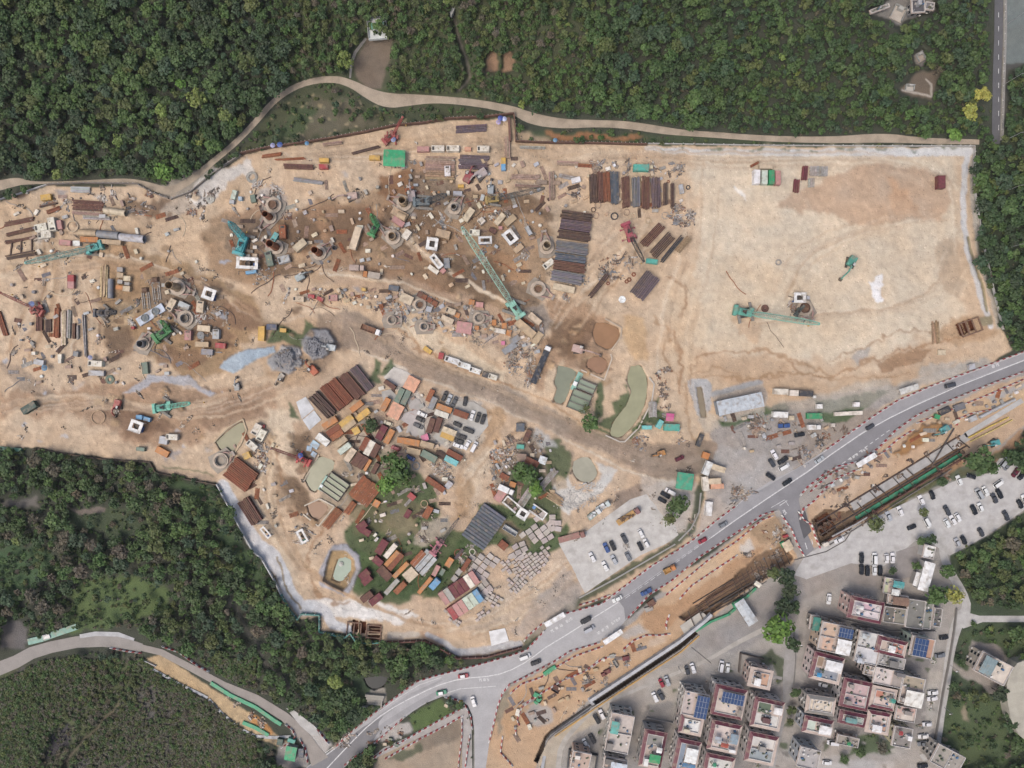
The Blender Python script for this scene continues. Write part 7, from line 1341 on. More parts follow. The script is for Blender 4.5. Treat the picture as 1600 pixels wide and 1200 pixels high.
# ------------------------------------------------------------------ village houses
def win_proto():
    if 'win' in _P: return _P['win']
    f = MB(); f.box(0, 0, -.7, 1.45, .12, 1.4); g = MB(); g.box(0, -.07, -.6, 1.25, .04, 1.2); _P['win'] = (f.mesh('window', M_paint()), g.mesh('pane', M_glass()))
    a = MB(); a.box(0, 0, 0, .8, .45, .55); a.cyl((0, -.23, .28), (0, -.26, .28), .2, 10); _P['ac'] = a.mesh('air_conditioner', M_paint())
    b = MB(); b.box(0, 0, 0, 2.6, .9, .12); b.box(0, -.42, .12, 2.6, .06, .9); b.box(-1.27, 0, .12, .06, .78, .9); b.box(1.27, 0, .12, .06, .78, .9); _P['balc'] = b.mesh('balcony', M_roof())
    return _P['win']
def house(px, py, wp, dp, ang, h, wallc, trim, feats, label, terrace='cbb8ac', floors=3, para=.5, name='house', wins=True, trimsides='nwse'):
    W_ = win_proto(); wp *= 1.1; dp *= 1.1; p = W(px, py, h); k = S*(H-h)/H; w, d = wp*k, dp*k; e = root(name, (p.x, p.y, 0.02), -R(ang)); rr = random.Random(int(px*5+py))
    MB().box(0, 0, 0, w-1.3, d-1.3, h-.25).build('wall', M_roof(), e, wallc)
    m = MB(); m.box(0, 0, h-.25, w-.2, d-.2, .25); m.build('roof', M_roof(), e, terrace)
    if trim:      # sloping tiled canopy round the top
        T = 1.45; q = {'n': [(-w/2, d/2), (w/2, d/2), (w/2-T, d/2-T), (-w/2+T, d/2-T)], 's': [(w/2, -d/2), (-w/2, -d/2), (-w/2+T, -d/2+T), (w/2-T, -d/2+T)], 'w': [(-w/2, -d/2), (-w/2, d/2), (-w/2+T, d/2-T), (-w/2+T, -d/2+T)], 'e': [(w/2, d/2), (w/2, -d/2), (w/2-T, -d/2+T), (w/2-T, d/2-T)]}
        m = MB()
        for s_ in trimsides:
            a, b, c, f = q[s_]; m.add([(a[0], a[1], h-.1), (b[0], b[1], h-.1), (c[0], c[1], h+.7), (f[0], f[1], h+.7), (a[0], a[1], h-.4), (b[0], b[1], h-.4)], [(0, 1, 2, 3), (4, 5, 1, 0), (3, 2, 1, 0)][:2])
        m.build('tiled_eaves', M_paint(), e, trim)
    T = 1.5 if trim else .25; iw, idp = w-2*T, d-2*T; m = MB()
    for sy in (-1, 1): m.box(0, sy*(idp/2-.09), h, iw, .18, para+.15)
    for sx in (-1, 1): m.box(sx*(iw/2-.09), 0, h, .18, idp-.36, para+.15)
    m.build('parapet', M_roof(), e, 'dfd9d4')
    zt = .03
    for f in feats:
        t, u0, v0, u1, v1 = f[:5]; c = f[5] if len(f) > 5 else 'ededeb'; x0, x1 = (-iw/2+iw*u0+.2, -iw/2+iw*u1-.2); y1, y0 = (idp/2-idp*v0-.2, idp/2-idp*v1+.2); cx, cy, lx, ly = (x0+x1)/2, (y0+y1)/2, x1-x0, y1-y0
        if t == 's':
            o = MB(); o.loft([[(cx-lx/2, cy+sy*ly/2, z) for sy, z in ((-1, h+2.3), (1, h+2.3), (1, h+2.4), (0, h+2.65), (-1, h+2.4))], [(cx+lx/2, cy+sy*ly/2, z) for sy, z in ((-1, h+2.3), (1, h+2.3), (1, h+2.4), (0, h+2.65), (-1, h+2.4))]])
            n = max(2, int(lx/1.0))
            for i in range(n):
                x = cx-lx/2+lx*(i+.5)/n; o.bar((x, cy-ly/2, h+2.42), (x, cy, h+2.68), .08); o.bar((x, cy, h+2.68), (x, cy+ly/2, h+2.42), .08)
            for sx in (-1, 1):
                for sy in (-1, 1): o.box(cx+sx*(lx/2-.2), cy+sy*(ly/2-.2), h, .12, .12, 2.3)
            o.build('roof_shelter', M_paint(), e, vary(c, .04))
        elif t == 'p':
            nx, ny = max(2, int(lx/1.15)), max(2, int(ly/1.9)); o = MB()
            for i in range(nx):
                for j in range(ny): o.box(cx-lx/2+lx*(i+.5)/nx, cy-ly/2+ly*(j+.5)/ny, h+2.0, lx/nx-.14, ly/ny-.14, .08)
            fr = MB(); fr.box(cx, cy, h+1.92, lx, ly, .06)
            for sx in (-1, 1):
                for sy in (-1, 1): fr.box(cx+sx*(lx/2-.2), cy+sy*(ly/2-.2), h, .12, .12, 1.92)
            fo = fr.build('solar_panel', M_paint(), e, 'c3c8d0'); o.build('panel_cells', M_glass(), fo, '35507f')
        elif t == 'h': o = MB(); o.box(cx, cy, h, lx, ly, 2.1); o.box(cx, cy, h+2.1, lx+.2, ly+.2, .15); o.build('stair_hut', M_roof(), e, vary(c, .05))
        elif t == 't': zt += .015; o = MB(); o.box(cx, cy, h+.004, lx, ly, zt); o.build('terrace_paving', M_roof(), e, vary(c, .05))
        elif t == 'w': o = MB(); o.box(cx, cy, h, lx, .14, .9) if lx > ly else o.box(cx, cy, h, .14, ly, .9); o.build('divider_wall', M_roof(), e, 'dfd9d4')
    for i in range(6+int(w*d/22)):
        cx, cy = rr.uniform(-iw*.4, iw*.4), rr.uniform(-idp*.4, idp*.4); c = rr.choice(['5f6a55', '8c8f92', '3f6f9a', 'b5b0aa', '4a5a3c', 'e4e2de'])
        if rr.random() < .5: MB().cyl((cx, cy, h), (cx, cy, h+rr.uniform(.4, 1.1)), rr.uniform(.2, .5), 10).build('water_tank', M_paint(), e, c)
        else: o = MB(); o.box(cx, cy, h, rr.uniform(.5, 1.3), rr.uniform(.3, .8), rr.uniform(.3, .9), rr.random()); o.build('roof_box', M_paint(), e, c)
    if wins:
        for ax, ln, off in (('n', w-1.3, d/2-.65), ('s', w-1.3, d/2-.65), ('w', d-1.3, w/2-.65), ('e', d-1.3, w/2-.65)):
            n = max(2, int(ln/2.9)); rz = {'s': 0, 'n': math.pi, 'e': math.pi/2, 'w': -math.pi/2}[ax]
            for fl in range(floors):
                z = (fl+.55)*(h-.3)/floors
                for i in range(n):
                    u = -ln/2+ln*(i+.5)/n; x, y = {'n': (u, off), 's': (u, -off), 'e': (off, u), 'w': (-off, u)}[ax]
                    wo = ob('window', W_[0], e, 'd9d6d2', loc=(x, y, z), rz=rz); ob('pane', W_[1], wo, '30363d')
                    if rr.random() < .35:
                        q = {'n': (0, .25), 's': (0, -.25), 'e': (.25, 0), 'w': (-.25, 0)}[ax]; q2 = {'n': (1.2, 0), 's': (1.2, 0), 'e': (0, 1.2), 'w': (0, 1.2)}[ax]
                        ob('air_conditioner', _P['ac'], e, 'dcdad5', loc=(x+q[0]+q2[0], y+q[1]+q2[1], z-1.0), rz=rz)
                if fl and ax in 'ns' and w > 9:
                    y = off+.42 if ax == 'n' else -off-.42; ob('balcony', _P['balc'], e, 'd5cbc4', loc=(rr.choice([-.25, .25])*w, y, z-1.25), rz=rz)
    tag(e, label, 'house' if name == 'house' else 'building', 'house', None, ''); return e
MR = '6b2438'; TI = 'e6dedb'; PK = 'e6d2cd'
house(1139,1097,47,44,12,8.6,TI,MR,[('p',.1,.0,1,.5),('t',0,.5,.85,1,'d8c8bc'),('s',.8,.62,1,.95,'9a9188')],'maroon edged house with blue solar panels over north half',trimsides='nws')
house(1132,1152,44,43,12,8.6,TI,MR,[('t',0,0,1,1,PK),('s',0,.4,.32,.72,'b5bcc4'),('s',.62,.15,1,.62,'8ea4b2'),('s',.3,.62,.65,.85,'b5523f'),('h',.7,.85,1,1,'ededeb')],'maroon edged house with red and blue grey roof sheds',trimsides='nw')
house(1122,1203,43,43,12,8.6,TI,MR,[('t',0,0,1,1,'dcd8d2'),('s',.1,.1,.3,.3,'3a9a70')],'maroon edged house cut by the frame bottom',trimsides='nw')
house(1199,1116,44,43,12,8.6,TI,MR,[('t',.05,0,.6,.5,'64755f'),('s',.6,.02,1,.36,'ededeb'),('t',0,.5,1,1,'d5d3cf'),('h',.25,.58,.6,.82,'6e4a4c')],'maroon edged house with green roof garden',trimsides='nw')
house(1190,1170,43,43,12,8.6,TI,MR,[('t',0,0,1,.45,'d8d4d0'),('h',.3,.3,.6,.55,'a8a39f'),('t',0,.5,1,1,'a3acb3'),('w',0,.5,1,.52)],'maroon edged house with grey blue lower terrace',trimsides='nw')
house(1188,1060,34,29,12,8.4,'d3b8ac','b08a80',[('s',0,.35,.45,1,'f0f0f0'),('t',.5,0,1,1,'d0a68c'),('h',.1,.02,.4,.25,'7d7570')],'detached pinkish house with white shed behind curved hedge',trimsides='')
house(1292,1044,45,40,14,8.6,PK,MR,[('t',0,0,.3,.5,'a58b74'),('s',.27,.0,1,.55,'f1f2f2'),('t',0,.55,1,1,'9da3ad'),('s',.02,.7,.25,.95,'3d9ad0')],'maroon edged house with large white double shed',trimsides='nw')
house(1282,1102,43,27,8,8.2,'b5b0aa','8e8c88',[('t',0,0,1,1,'dccfba'),('w',.15,.0,.17,1)],'grey edged house with beige terrace by clipped tree',trimsides='ns')
house(1278,1135,43,25,12,8.6,'b9c0ca',MR,[('s',.42,.05,1,1,'f1f2f2'),('t',0,0,.4,1,'c5d0c4')],'narrow maroon house with white shed above grey block',trimsides='nw')
house(1263,1184,31,30,14,9.0,'b3b9c0',None,[('t',0,0,1,1,'b4b1b0')],'plain grey block with white edged flat roof')
house(1337,1085,42,42,12,8.6,TI,MR,[('t',0,0,1,1,'d2b4b4'),('w',0,.5,1,.52),('h',.02,.02,.25,.2,'a39a94'),('h',.02,.75,.3,.97,'9b928c')],'maroon edged house with two pink terraces')
house(1332,1123,40,20,12,8.4,TI,MR,[('s',.02,.05,.6,.95,'6f9f9c'),('t',.6,0,1,1,'a9b5ae')],'maroon edged house with teal roof shed')
house(1324,1157,33,15,12,3.4,'c3aeaa',None,[('t',0,0,1,1,'a49a92'),('s',.35,.3,.55,.8,'2f9a5c')],'low pink walled annex with a green hut beside lawn',floors=1)
house(1393,1011,44,25,14,8.6,TI,MR,[('s',.22,.2,.55,.95,'f0f0ee'),('t',.5,.05,1,1,'cf9080')],'maroon edged house with salmon terrace beside solar roof',trimsides='nws')
house(1356,1012,35,46,12,8.0,'c6c2be',None,[('t',0,0,1,.5,'d4d2d2'),('s',.0,.02,.4,.2,'c2c8cc'),('t',0,.5,1,1,'d8d8d8'),('w',0,.49,1,.52),('s',0,.8,.35,1,'bcc4cc')],'wide pale grey flat roofed house with dividing ridge')
house(1440,1011,34,30,12,9.0,'aebfb0',None,[('p',.0,.0,.66,.95),('t',.68,0,1,1,'c49a82')],'green walled house with solar panels by the lane')
house(1392,1033,40,17,12,8.4,'c9c4c0',None,[('t',0,0,1,1,'a9a5a4'),('h',.35,.3,.7,.95,'7f7a78')],'white edged house squeezed south of maroon one')
house(1387,1058,42,25,12,8.4,'c5c0bb',None,[('t',0,0,.65,1,'ddd0c9'),('t',.66,.2,1,1,'a89e96'),('h',.66,0,1,.25,'7a7878')],'beige terraced house with grey east yard')
house(1357,1047,15,15,14,7.8,PK,None,[('t',0,0,.5,1,'8a7c66')],'tiny salmon house with mossy terrace')
house(1380,1091,37,32,12,8.4,'c4b6b0',MR,[('t',.02,0,.5,.5,'c8866f'),('s',.62,.25,1,.6,'3f9a88'),('t',0,.5,1,1,'dcc6ba')],'house with orange terrace and bright teal shed',trimsides='s')
house(1424,1079,33,42,12,8.4,'c8c2b6',None,[('t',0,0,1,.4,'b3a690'),('s',.1,.42,.95,1,'f0efe8'),('h',.02,.75,.15,.9,'b0aaa4')],'cream edged house with tilted white shed near lane')
house(1372,1129,35,33,10,8.4,'cbbcb5',MR,[('t',0,0,1,.5,'dcc8be'),('s',.0,.5,.6,1,'f3f3f3'),('t',.62,.5,1,1,'c9a58f')],'house with pink terrace over square white shed',trimsides='n')
house(1414,1115,30,22,10,8.2,'c9bfb8',None,[('t',0,0,1,.5,'d0aaa0'),('h',.3,.15,.7,.45,'9b928c'),('t',.3,.55,.95,1,'dccfc4')],'small salmon terrace house above yellow edged yard')
house(1409,1151,28,30,10,7.5,'cfc8a0',None,[('t',0,0,1,1,'8f8b86'),('s',.1,.1,.35,.35,'b23a3e'),('h',.65,.3,.9,.55,'eeeeee')],'yellow edged house with red awning')
house(1480,1186,44,30,28,7.5,'c4bbb0',None,[('t',0,0,1,1,'aaa39a'),('w',.5,0,.52,1)],'grey roofed house at the lane bottom')
house(1551,1044,50,32,28,6.5,'d8c8b4',None,[('s',.02,.05,.42,.95,'8ba0a6'),('t',.45,0,1,1,'dcd0c0'),('h',.48,.1,.56,.3,'3d4a45')],'detached cream villa with blue grey skylit roof')
house(1353,953,50,32,12,9.6,'d4b3aa',MR,[('t',0,0,1,1,'d9cfcf'),('s',.0,.2,.3,.5,'ededeb'),('s',.02,.55,.2,.8,'f2f2f2'),('t',.35,.1,.7,.5,'dcb8c4'),('w',.3,.5,1,.52)],'large pink apartment house with maroon edge')
house(1304,997,45,42,12,8.6,'d0b79f',None,[('t',.12,0,.5,.47,'d8b79f'),('t',.12,.5,.5,1,'d8b79f'),('w',0,.48,.5,.5),('p',.5,.02,1,.4),('s',.5,.42,1,.98,'f3f3f3')],'peach house with solar panels over white ribbed shed')
house(1272,972,14,22,8,4,'9a948c',None,[('s',0,0,1,1,'3d8a7c')],'green roofed lean-to at the lane corner',floors=1)
house(1397,961,33,24,8,3.6,'97928c',None,[('t',0,0,.5,1,'77736b'),('t',.52,0,1,1,'8c8779')],'low dark roofed garage pair',floors=1,wins=False)
house(1430,959,27,42,8,3.8,'97928c',None,[('t',0,0,1,1,'84837c')],'tall low grey garage roof',floors=1,wins=False)
house(1449,961,13,40,8,3.8,'97928c',None,[('t',0,0,1,1,'8f928a')],'narrow grey garage roof beside tall one',floors=1,wins=False)
house(1464,964,13,28,8,3.0,'88827c',None,[('t',0,0,1,1,'6f6b6a')],'dark narrow roofed store next to garages',floors=1,wins=False)
house(1402,937,30,16,8,3.4,'97928c',None,[('s',.1,.05,.95,.95,'8b6a58')],'rust brown roofed store above the garages',floors=1,wins=False)
house(1394,916,26,24,10,3.2,'b0a89c',None,[('t',0,0,.3,1,'c4c8a4'),('s',.32,.02,1,.5,'4fa8a8'),('s',.3,.55,.8,1,'e4e4e2')],'small building with turquoise and white sheds',floors=1)
house(968,1145,35,56,11,8.6,'c4c2ba',None,[('t',.35,.03,1,.48,'d0c4ba'),('s',.02,.15,.4,.5,'5fb5ab'),('t',.1,.5,1,1,'cfc5bc'),('h',.02,.75,.3,.95,'938c86'),('w',0,.49,1,.5)],'long pale house with turquoise roof shed')
house(1020,1171,33,54,11,8.4,'b9b6b4',MR,[('t',0,0,1,.4,'98948f'),('s',.6,.3,1,.5,'f0f0f0'),('s',.25,.55,1,.85,'2fa868'),('h',0,.75,.3,1,'ededeb')],'long maroon edged house with bright green shed',trimsides='nwe')
house(1086,1100,37,35,12,9.6,'d0cac2',None,[('t',0,0,.45,1,'cfc0b8'),('p',.45,.0,1,1)],'cream house with tall solar array, upper of joined pair')
house(1080,1133,34,28,12,8.6,'c9bab4',MR,[('t',.05,0,1,1,'f0eeee'),('h',.02,.7,.4,1,'d8c8b0')],'bright white terrace house, lower of joined pair',trimsides='w')
house(1073,1183,35,50,12,8.4,TI,MR,[('t',0,0,.35,1,'8fa0b2'),('s',.25,.05,1,.6,'f3f4f6'),('s',.2,.6,1,.78,'5a8cb4'),('t',.3,.8,1,1,'c99a7a')],'maroon edged house with big white roof shed',trimsides='nw')
house(907,1190,28,30,12,7.5,'c9a996',None,[('t',0,0,1,1,'c4ab9c'),('h',.1,.1,.4,.3,'e4ddd4')],'pinkish house inside dark walled lot')
house(961,1193,34,18,11,7.8,'b8b8b8',None,[('h',0,0,.4,.5,'7a7672'),('s',.25,.1,1,.95,'cfdae4')],'house with ice blue roof at frame bottom')
e = house(1451,862,17,20,12,4.2,'c8c6c2',None,[('t',0,0,1,1,'eceeee')],'stub end of long white roof',floors=1,wins=False)
roofed(1448,901,46,17,-75,4.4,'f2f3f3','long white ribbed roof between trees and lane','shed',wallc='c9c7c3')
roofed(1433,905,22,8,-72,3.2,'e4e4e2','narrow white lean-to along the long white roof','shed')
# round enclosure on the right edge
m = MB(); m.prism([W(x, y, 5)[:2] for x, y in [(1606,1030),(1590,1036),(1579,1050),(1573,1070),(1574,1095),(1580,1125),(1592,1148),(1606,1160),(1640,1160),(1660,1100),(1640,1040)]], 0, 5)
o = m.build('round_tank', M_conc(), None, 'b9b4a4'); tag(o, 'big round pale roofed tank on the eastern edge', 'tank', 'round tank')
# dark walled lot, garden walls and lane walls
for pts, h, t, c, lb in [([(886,1200),(889,1169),(933,1178),(928,1210)],1.8,.3,'55575c','dark wall round the pinkish house lot'),([(1153,1049),(1156,1019),(1192,1028)],1.8,.25,'6f655e','brown garden wall round the detached pinkish house'),([(1493,950),(1489,985),(1480,1040),(1472,1080),(1458,1165)],1.4,.3,'8f8c88','grey wall on west side of the lane'),([(1268,958),(1300,962),(1355,976),(1390,985),(1460,985)],1.6,.3,'9b9792','grey party wall across the village'),([(1240,875),(1290,862),(1320,845),(1331,828)],.35,.25,'6a6765','dark drain line curving over the village forecourt'),([(1080,1011),(1111,1036)],.2,.25,'6a6765','dark drain across the approach slab'),([(1240,985),(1243,1030),(1240,1068)],.6,.2,'8c8a86','low kerb wall down the lane middle'),([(1060,1090),(1051,1128),(1010,1120)],1.2,.25,'a8a39e','wall round the dark grey lot'),([(1110,1055),(1150,1062)],1.2,.25,'a8a39e','short wall beside parked white vans')]:
    wall_line(pts, h, t, c, 'garden_wall', lb, 'wall', M_conc())
# ------------------------------------------------------------------ walls and hoardings round the works
wall_line([(378,241),(420,232),(470,225),(520,217),(570,208),(620,197),(660,194),(700,187),(760,184),(803,179)],2.2,.5,'6a4a3e','sheet_pile_wall','rusty sheet pile wall along the northern slope','wall',M_rust(),posts=1.6,cap='c9c2b8')
wall_line([(803,180),(805,200),(806,222),(850,224),(930,225),(1010,227)],2.0,.5,'6a4a3e','sheet_pile_wall','rusty sheet pile wall round the northern corner','wall',M_rust(),posts=1.6,cap='c9c2b8')
wall_line([(795,186),(797,222)],2.0,.9,'7a5348','sheet_pile_wall','short inner rusty wall in the northern corner','wall',M_rust())
wall_line([(1012,225),(1200,228),(1400,229),(1521,229),(1522,300)],1.2,.22,'c4c4c2','boundary_fence','long pale fence on top of the sprayed slope','fence',posts=4)
wall_line([(75,289),(130,287),(215,288),(240,302),(265,311)],1.6,.3,'7a726c','boundary_fence','grey fence under the dirt path on the west','fence',posts=2)
wall_line([(-20,318),(30,304),(75,289)],1.2,.25,'c4c7ca','boundary_fence','pale fence down to the western edge','fence')
wall_line([(268,312),(300,300),(330,275),(348,262),(378,243)],1.6,.35,'8c8680','boundary_fence','grey fence beside the diagonal path','fence',posts=2)
wall_line([(440,928),(455,955),(466,967),(472,958),(500,960),(500,986),(540,995),(548,988),(556,1000),(575,1004),(600,1002)],1.6,.5,'3f8f86','hoarding','teal hoarding round the southern corner','hoarding',posts=3)
wall_line([(340,756),(365,803),(395,858),(410,872),(432,910),(440,928)],1.5,.35,'cfd2d4','hoarding','pale hoarding down the south-west slope','hoarding',posts=3)
wall_line([(62,701),(100,708),(140,714),(170,718),(236,722),(244,737),(290,748),(340,757)],1.3,.4,'4d4238','sheet_pile_wall','dark wall above the southern wood','wall',M_rust())
wall_line([(0,700),(35,703)],1.0,1.4,'6faa8c','hoarding','green netted hoarding at the western edge','hoarding')
wall_line([(600,1002),(665,1000),(690,1012),(715,1027),(760,1025),(815,1010)],2.0,.5,'6a3f38','sheet_pile_wall','dark red wall above the main road bend','wall',M_rust(),posts=2.5,cap='b9aaa0')
wall_line([(1522,300),(1533,370),(1550,450),(1566,515)],1.2,.25,'c4c4c2','boundary_fence','pale fence down the eastern slope','fence',posts=4)
wall_line([(225,1031),(245,1040)],.8,.3,'b9bcc0','hoarding','short grey wall at the side road works','hoarding')
for pts, lb in [([(330,1066),(360,1085),(400,1104),(430,1125),(440,1131)],'green netting fence along the side road works'),([(380,1128),(400,1136),(420,1148)],'green sheet at the lower side road works')]:
    wall_line(pts, .7, 1.5, '3aa878', 'hoarding', lb, 'hoarding')
wall_line([(46,1002),(70,996),(92,988),(122,978)],1.0,2.6,'7fb0a0','hoarding','pale teal boards piled beside the side road','hoarding')
wall_line([(1086,985),(1110,970),(1140,958)],1.2,.9,'2f9a6a','hoarding','green hoarding at lower end of the shelter','hoarding')
wall_line([(1138,958),(1148,950),(1144,942),(1165,932),(1180,918)],1.2,.9,'2f9a6a','hoarding','green hoarding above the grey shelter','hoarding')
wall_line([(845,1205),(855,1155),(862,1145),(928,1098),(921,1092),(1000,1040),(1060,1000),(1100,968),(1110,958)],2.2,1.2,'c3c6ca','retaining_wall','long pale concrete retaining wall of the roadworks','wall',M_conc(),posts=4,cap='a9adb2')
wall_line([(867,1150),(930,1106),(1004,1057),(1064,1018),(1092,993)],.6,.5,'d0a050','pipe_run','yellow pipe run beside the dark trench','pipes')
for pts, lb in [([(1095,770),(1092,800),(1080,825),(1060,845)],'grey lined drain beside the pale car park'),([(905,934),(960,905),(1010,876),(1055,850)],'low kerb between the car park and road verge')]:
    wall_line(pts, .35, .6, 'a5a39e', 'drain_kerb', lb, 'kerb', M_conc())
# ------------------------------------------------------------------ roadworks trench with struts
A = Vector((1268, 815)); B = Vector((1512, 666)); dv = (B-A).normalized(); nv = Vector((-dv.y, dv.x))   # nv points down-right on the picture
def tp(t, s_): q = A+dv*t+nv*s_; return q.x, q.y
Lt = (B-A).length
def strip(name, t0, t1, s0, s1, z, th, c, m, label, cat):
    pts = [tp(t0, s0), tp(t1, s0), tp(t1, s1), tp(t0, s1)]; o = MB().prism([W(x, y, z)[:2] for x, y in pts], z-th, z).build(name, m, None, c); tag(o, label, cat, cat); return o
strip('culvert_deck', 66, 278, 7, 20, .1, 1.4, 'b3b1af', M_conc(), 'long pale concrete culvert deck in the roadworks', 'culvert')
strip('culvert_deck', 275, 380, 6, 14, .1, 1.0, 'c0bfbd', M_conc(), 'concrete culvert deck running off east', 'culvert')
strip('trench_floor_netting', 62, 262, 29, 35, -2.2, .3, '3fa07a', M_paint(), 'green netted floor along the trench', 'netting')
def beam_run(pts, z, w, c, label, name='steel_waler'):
    m = MB(); P = [W(x, y, z) for x, y in pts]
    for a, b in zip(P[:-1], P[1:]): m.bar(a, b, w)
    o = m.build(name, M_rust(), None, c); tag(o, label, 'steel beam', 'steel beam', None, '')
beam_run([tp(5, 6), tp(268, 6)], .3, .5, '4a3a36', 'rusty waler along north side of trench')
beam_run([tp(0, 25), tp(270, 25)], .3, .5, '3e3434', 'dark waler down middle of the trench')
beam_run([tp(2, 39), tp(268, 39)], .3, .6, '6a4238', 'reddish waler along south side of trench')
rubbish([tp(0, 37), tp(260, 37), tp(260, 48), tp(0, 48)], 260, ['6a4a3a', '8a6248', '4a3c36', '9c8a76'], '', '', sz=(.4, 1.6)); rubbish([tp(10, -4), tp(270, -4), tp(270, 8), tp(10, 8)], 240, ['6a4a3a', 'a58a6c', '4a3c36', 'b9ab98'], '', '', sz=(.3, 1.4)); rubbish([tp(70, 5), tp(270, 5), tp(270, 20), tp(70, 20)], 170, ['6a4a3a', '8a7a6a', '4a3c36', 'd5d0c8'], '', '', sz=(.3, 1.3)); rubbish([tp(2, 8), tp(66, 8), tp(66, 24), tp(2, 24)], 120, ['6a4a3a', '8a5a42', '4a3c36'], '', '', sz=(.4, 1.8)); rubbish([tp(66, 22), tp(262, 22), tp(262, 38), tp(66, 38)], 200, ['5a4438', '6a4a3a', '4a3c36'], '', '', sz=(.3, 1.4))
beam_run([tp(5, 46), tp(230, 44)], .4, .35, '75706c', 'thin grey rail south of the trench')
for i, t in enumerate([8, 24, 38, 61, 78, 104, 118, 146, 161, 171, 208, 246, 266]):
    beam_run([tp(t-2, 5 if i % 4 else 12), tp(t+5, 40 if i % 3 else 30)], .55, .28 if i % 3 else .42, random.choice(['3f3432', '4d3f3a', '352d2c']), 'dark cross strut spanning the trench', 'trench_strut')
beam_run([tp(205, 24), (1491, 669)], 1.0, .4, '55504e', 'diagonal prop over the trench end', 'trench_strut')
beam_run([(1513,684),(1545,667),(1576,652)], .5, .45, 'd8b84a', 'yellow pipe on the orange strip, upper'); beam_run([(1516,690),(1550,673),(1582,656)], .5, .45, 'd8c070', 'yellow pipe on the orange strip, lower')
lying_pipe(1558, 638, 62, 5, -27, 'silver', 'long pale pipe with machine in the roadworks', '')
container(1521, 654, 12, 8, -25, 'silver', 'at the end of the long pale pipe', kind='crate', h=1.8)
beam_run([(1300,838),(1335,820),(1355,808)], .4, .6, 'a9a9ab', 'grey pipe on the trench south bank')
# second pit: tangle of walers and props
gr = random.Random(3)
for k in range(15):
    s_ = k*2.3-13+gr.uniform(-1, 1); t0 = gr.uniform(0, 60)+(30 if k > 8 else 0); t1 = t0+gr.uniform(45, 120); A2 = Vector((1062, 972)); d2 = (Vector((1228, 868))-A2).normalized(); n2 = Vector((-d2.y, d2.x)); t1 = min(t1, 190)
    a = A2+d2*t0+n2*s_; b = A2+d2*t1+n2*(s_+gr.uniform(-4, 4)); beam_run([tuple(a), tuple(b)], .25-.3*(k % 4), gr.uniform(.22, .42), gr.choice(['3c3330', '5a4038', '4c4644', '6b4a3e', '35302e']), 'long dark waler in the sheet piled pit')
for k in range(12):
    x = 1150+k*7; y = 918-k*4.6; beam_run([(x-5, y-14), (x+7, y+14)], .4, .3, '44372f', 'short cross prop in the sheet piled pit', 'trench_strut')
for k in range(3): beam_run([(1075+k*14, 955-k*8), (1087+k*14, 982-k*8)], .6, .35, '50423a', 'cross prop at the pit lower end', 'trench_strut')
sheet('blinding_slab', [(1062,978),(1095,955),(1105,962),(1108,972),(1070,992)], .2, 'c3beb4', M_conc())
roofed(1231,853,16,14,60,1.6,'d8c3a4','beige topped site hut beside the junction','hut','site_hut',ribs=False)
roofed(1184,913,10,7,35,1.6,'f0ead8','cream hut on green hoarding end','hut','site_hut',ribs=False)
container(1224,851,9,6,60,'green','beside the junction',h=1.8,kind='crate'); container(1228,838,8,4,-20,'red','beside the junction',h=1.5,kind='crate'); container(1291,851,9,6,-20,'cream','beside the junction',h=1.6,kind='crate'); container(1465,651,8,7,20,'green',ZV,h=1.5,kind='crate'); container(1500,636,17,10,-20,'steel',ZV,h=1.3,kind='crate'); container(1477,642,18,9,-25,'dark',ZV,h=1.2,kind='crate')
for x, y, l, w, a, c in [(869,1077,12,11,30,'brown'),(842,1094,9,8,30,'brown'),(962,1038,12,5,60,'ash')]: container(x, y, l, w, a, c, ZV, h=1.2, kind='skip')
for pts, c, lb in [([(850,1053),(862,1044),(868,1041)],'2fa06c','green board on the upper roadworks fence'),([(834,1083),(845,1088),(836,1098)],'2fa06c','green board round the small brown pit')]: wall_line(pts, 1.0, 1.8, c, 'hoarding', lb, 'hoarding')
# ------------------------------------------------------------------ rusty pits framed in steel
for x, y, n, a, lb in [(556,979,2,5,'double rusty pit frame on the south slope'),(586,987,3,-86,'triple rusty pit frame on the south slope'),(1508,512,3,-20,'triple rusty pit frame at the eastern corner')]:
    e = root('pit_frame'); place(e, x, y, a if x != 586 else 5); e.location.z = .3; m = MB(); w = 2.9; tot = n*w
    vert = x == 586
    for i in range(n+1): m.box(*((-tot/2+i*w, 0) if not vert else (0, -tot/2*.9+i*w*.9)), 0, *((.4, 5.6) if not vert else (5.8, .4)), .5)
    for s_ in (-1, 1): m.box(*((0, s_*2.9) if not vert else (s_*3.0, 0)), 0, *((tot+.4, .4) if not vert else (.4, tot*.9+.4)), .5)
    m.build('frame_beam', M_rust(), e, '8a6a58'); tag(e, lb, 'pit frame', 'rusty pit frame')
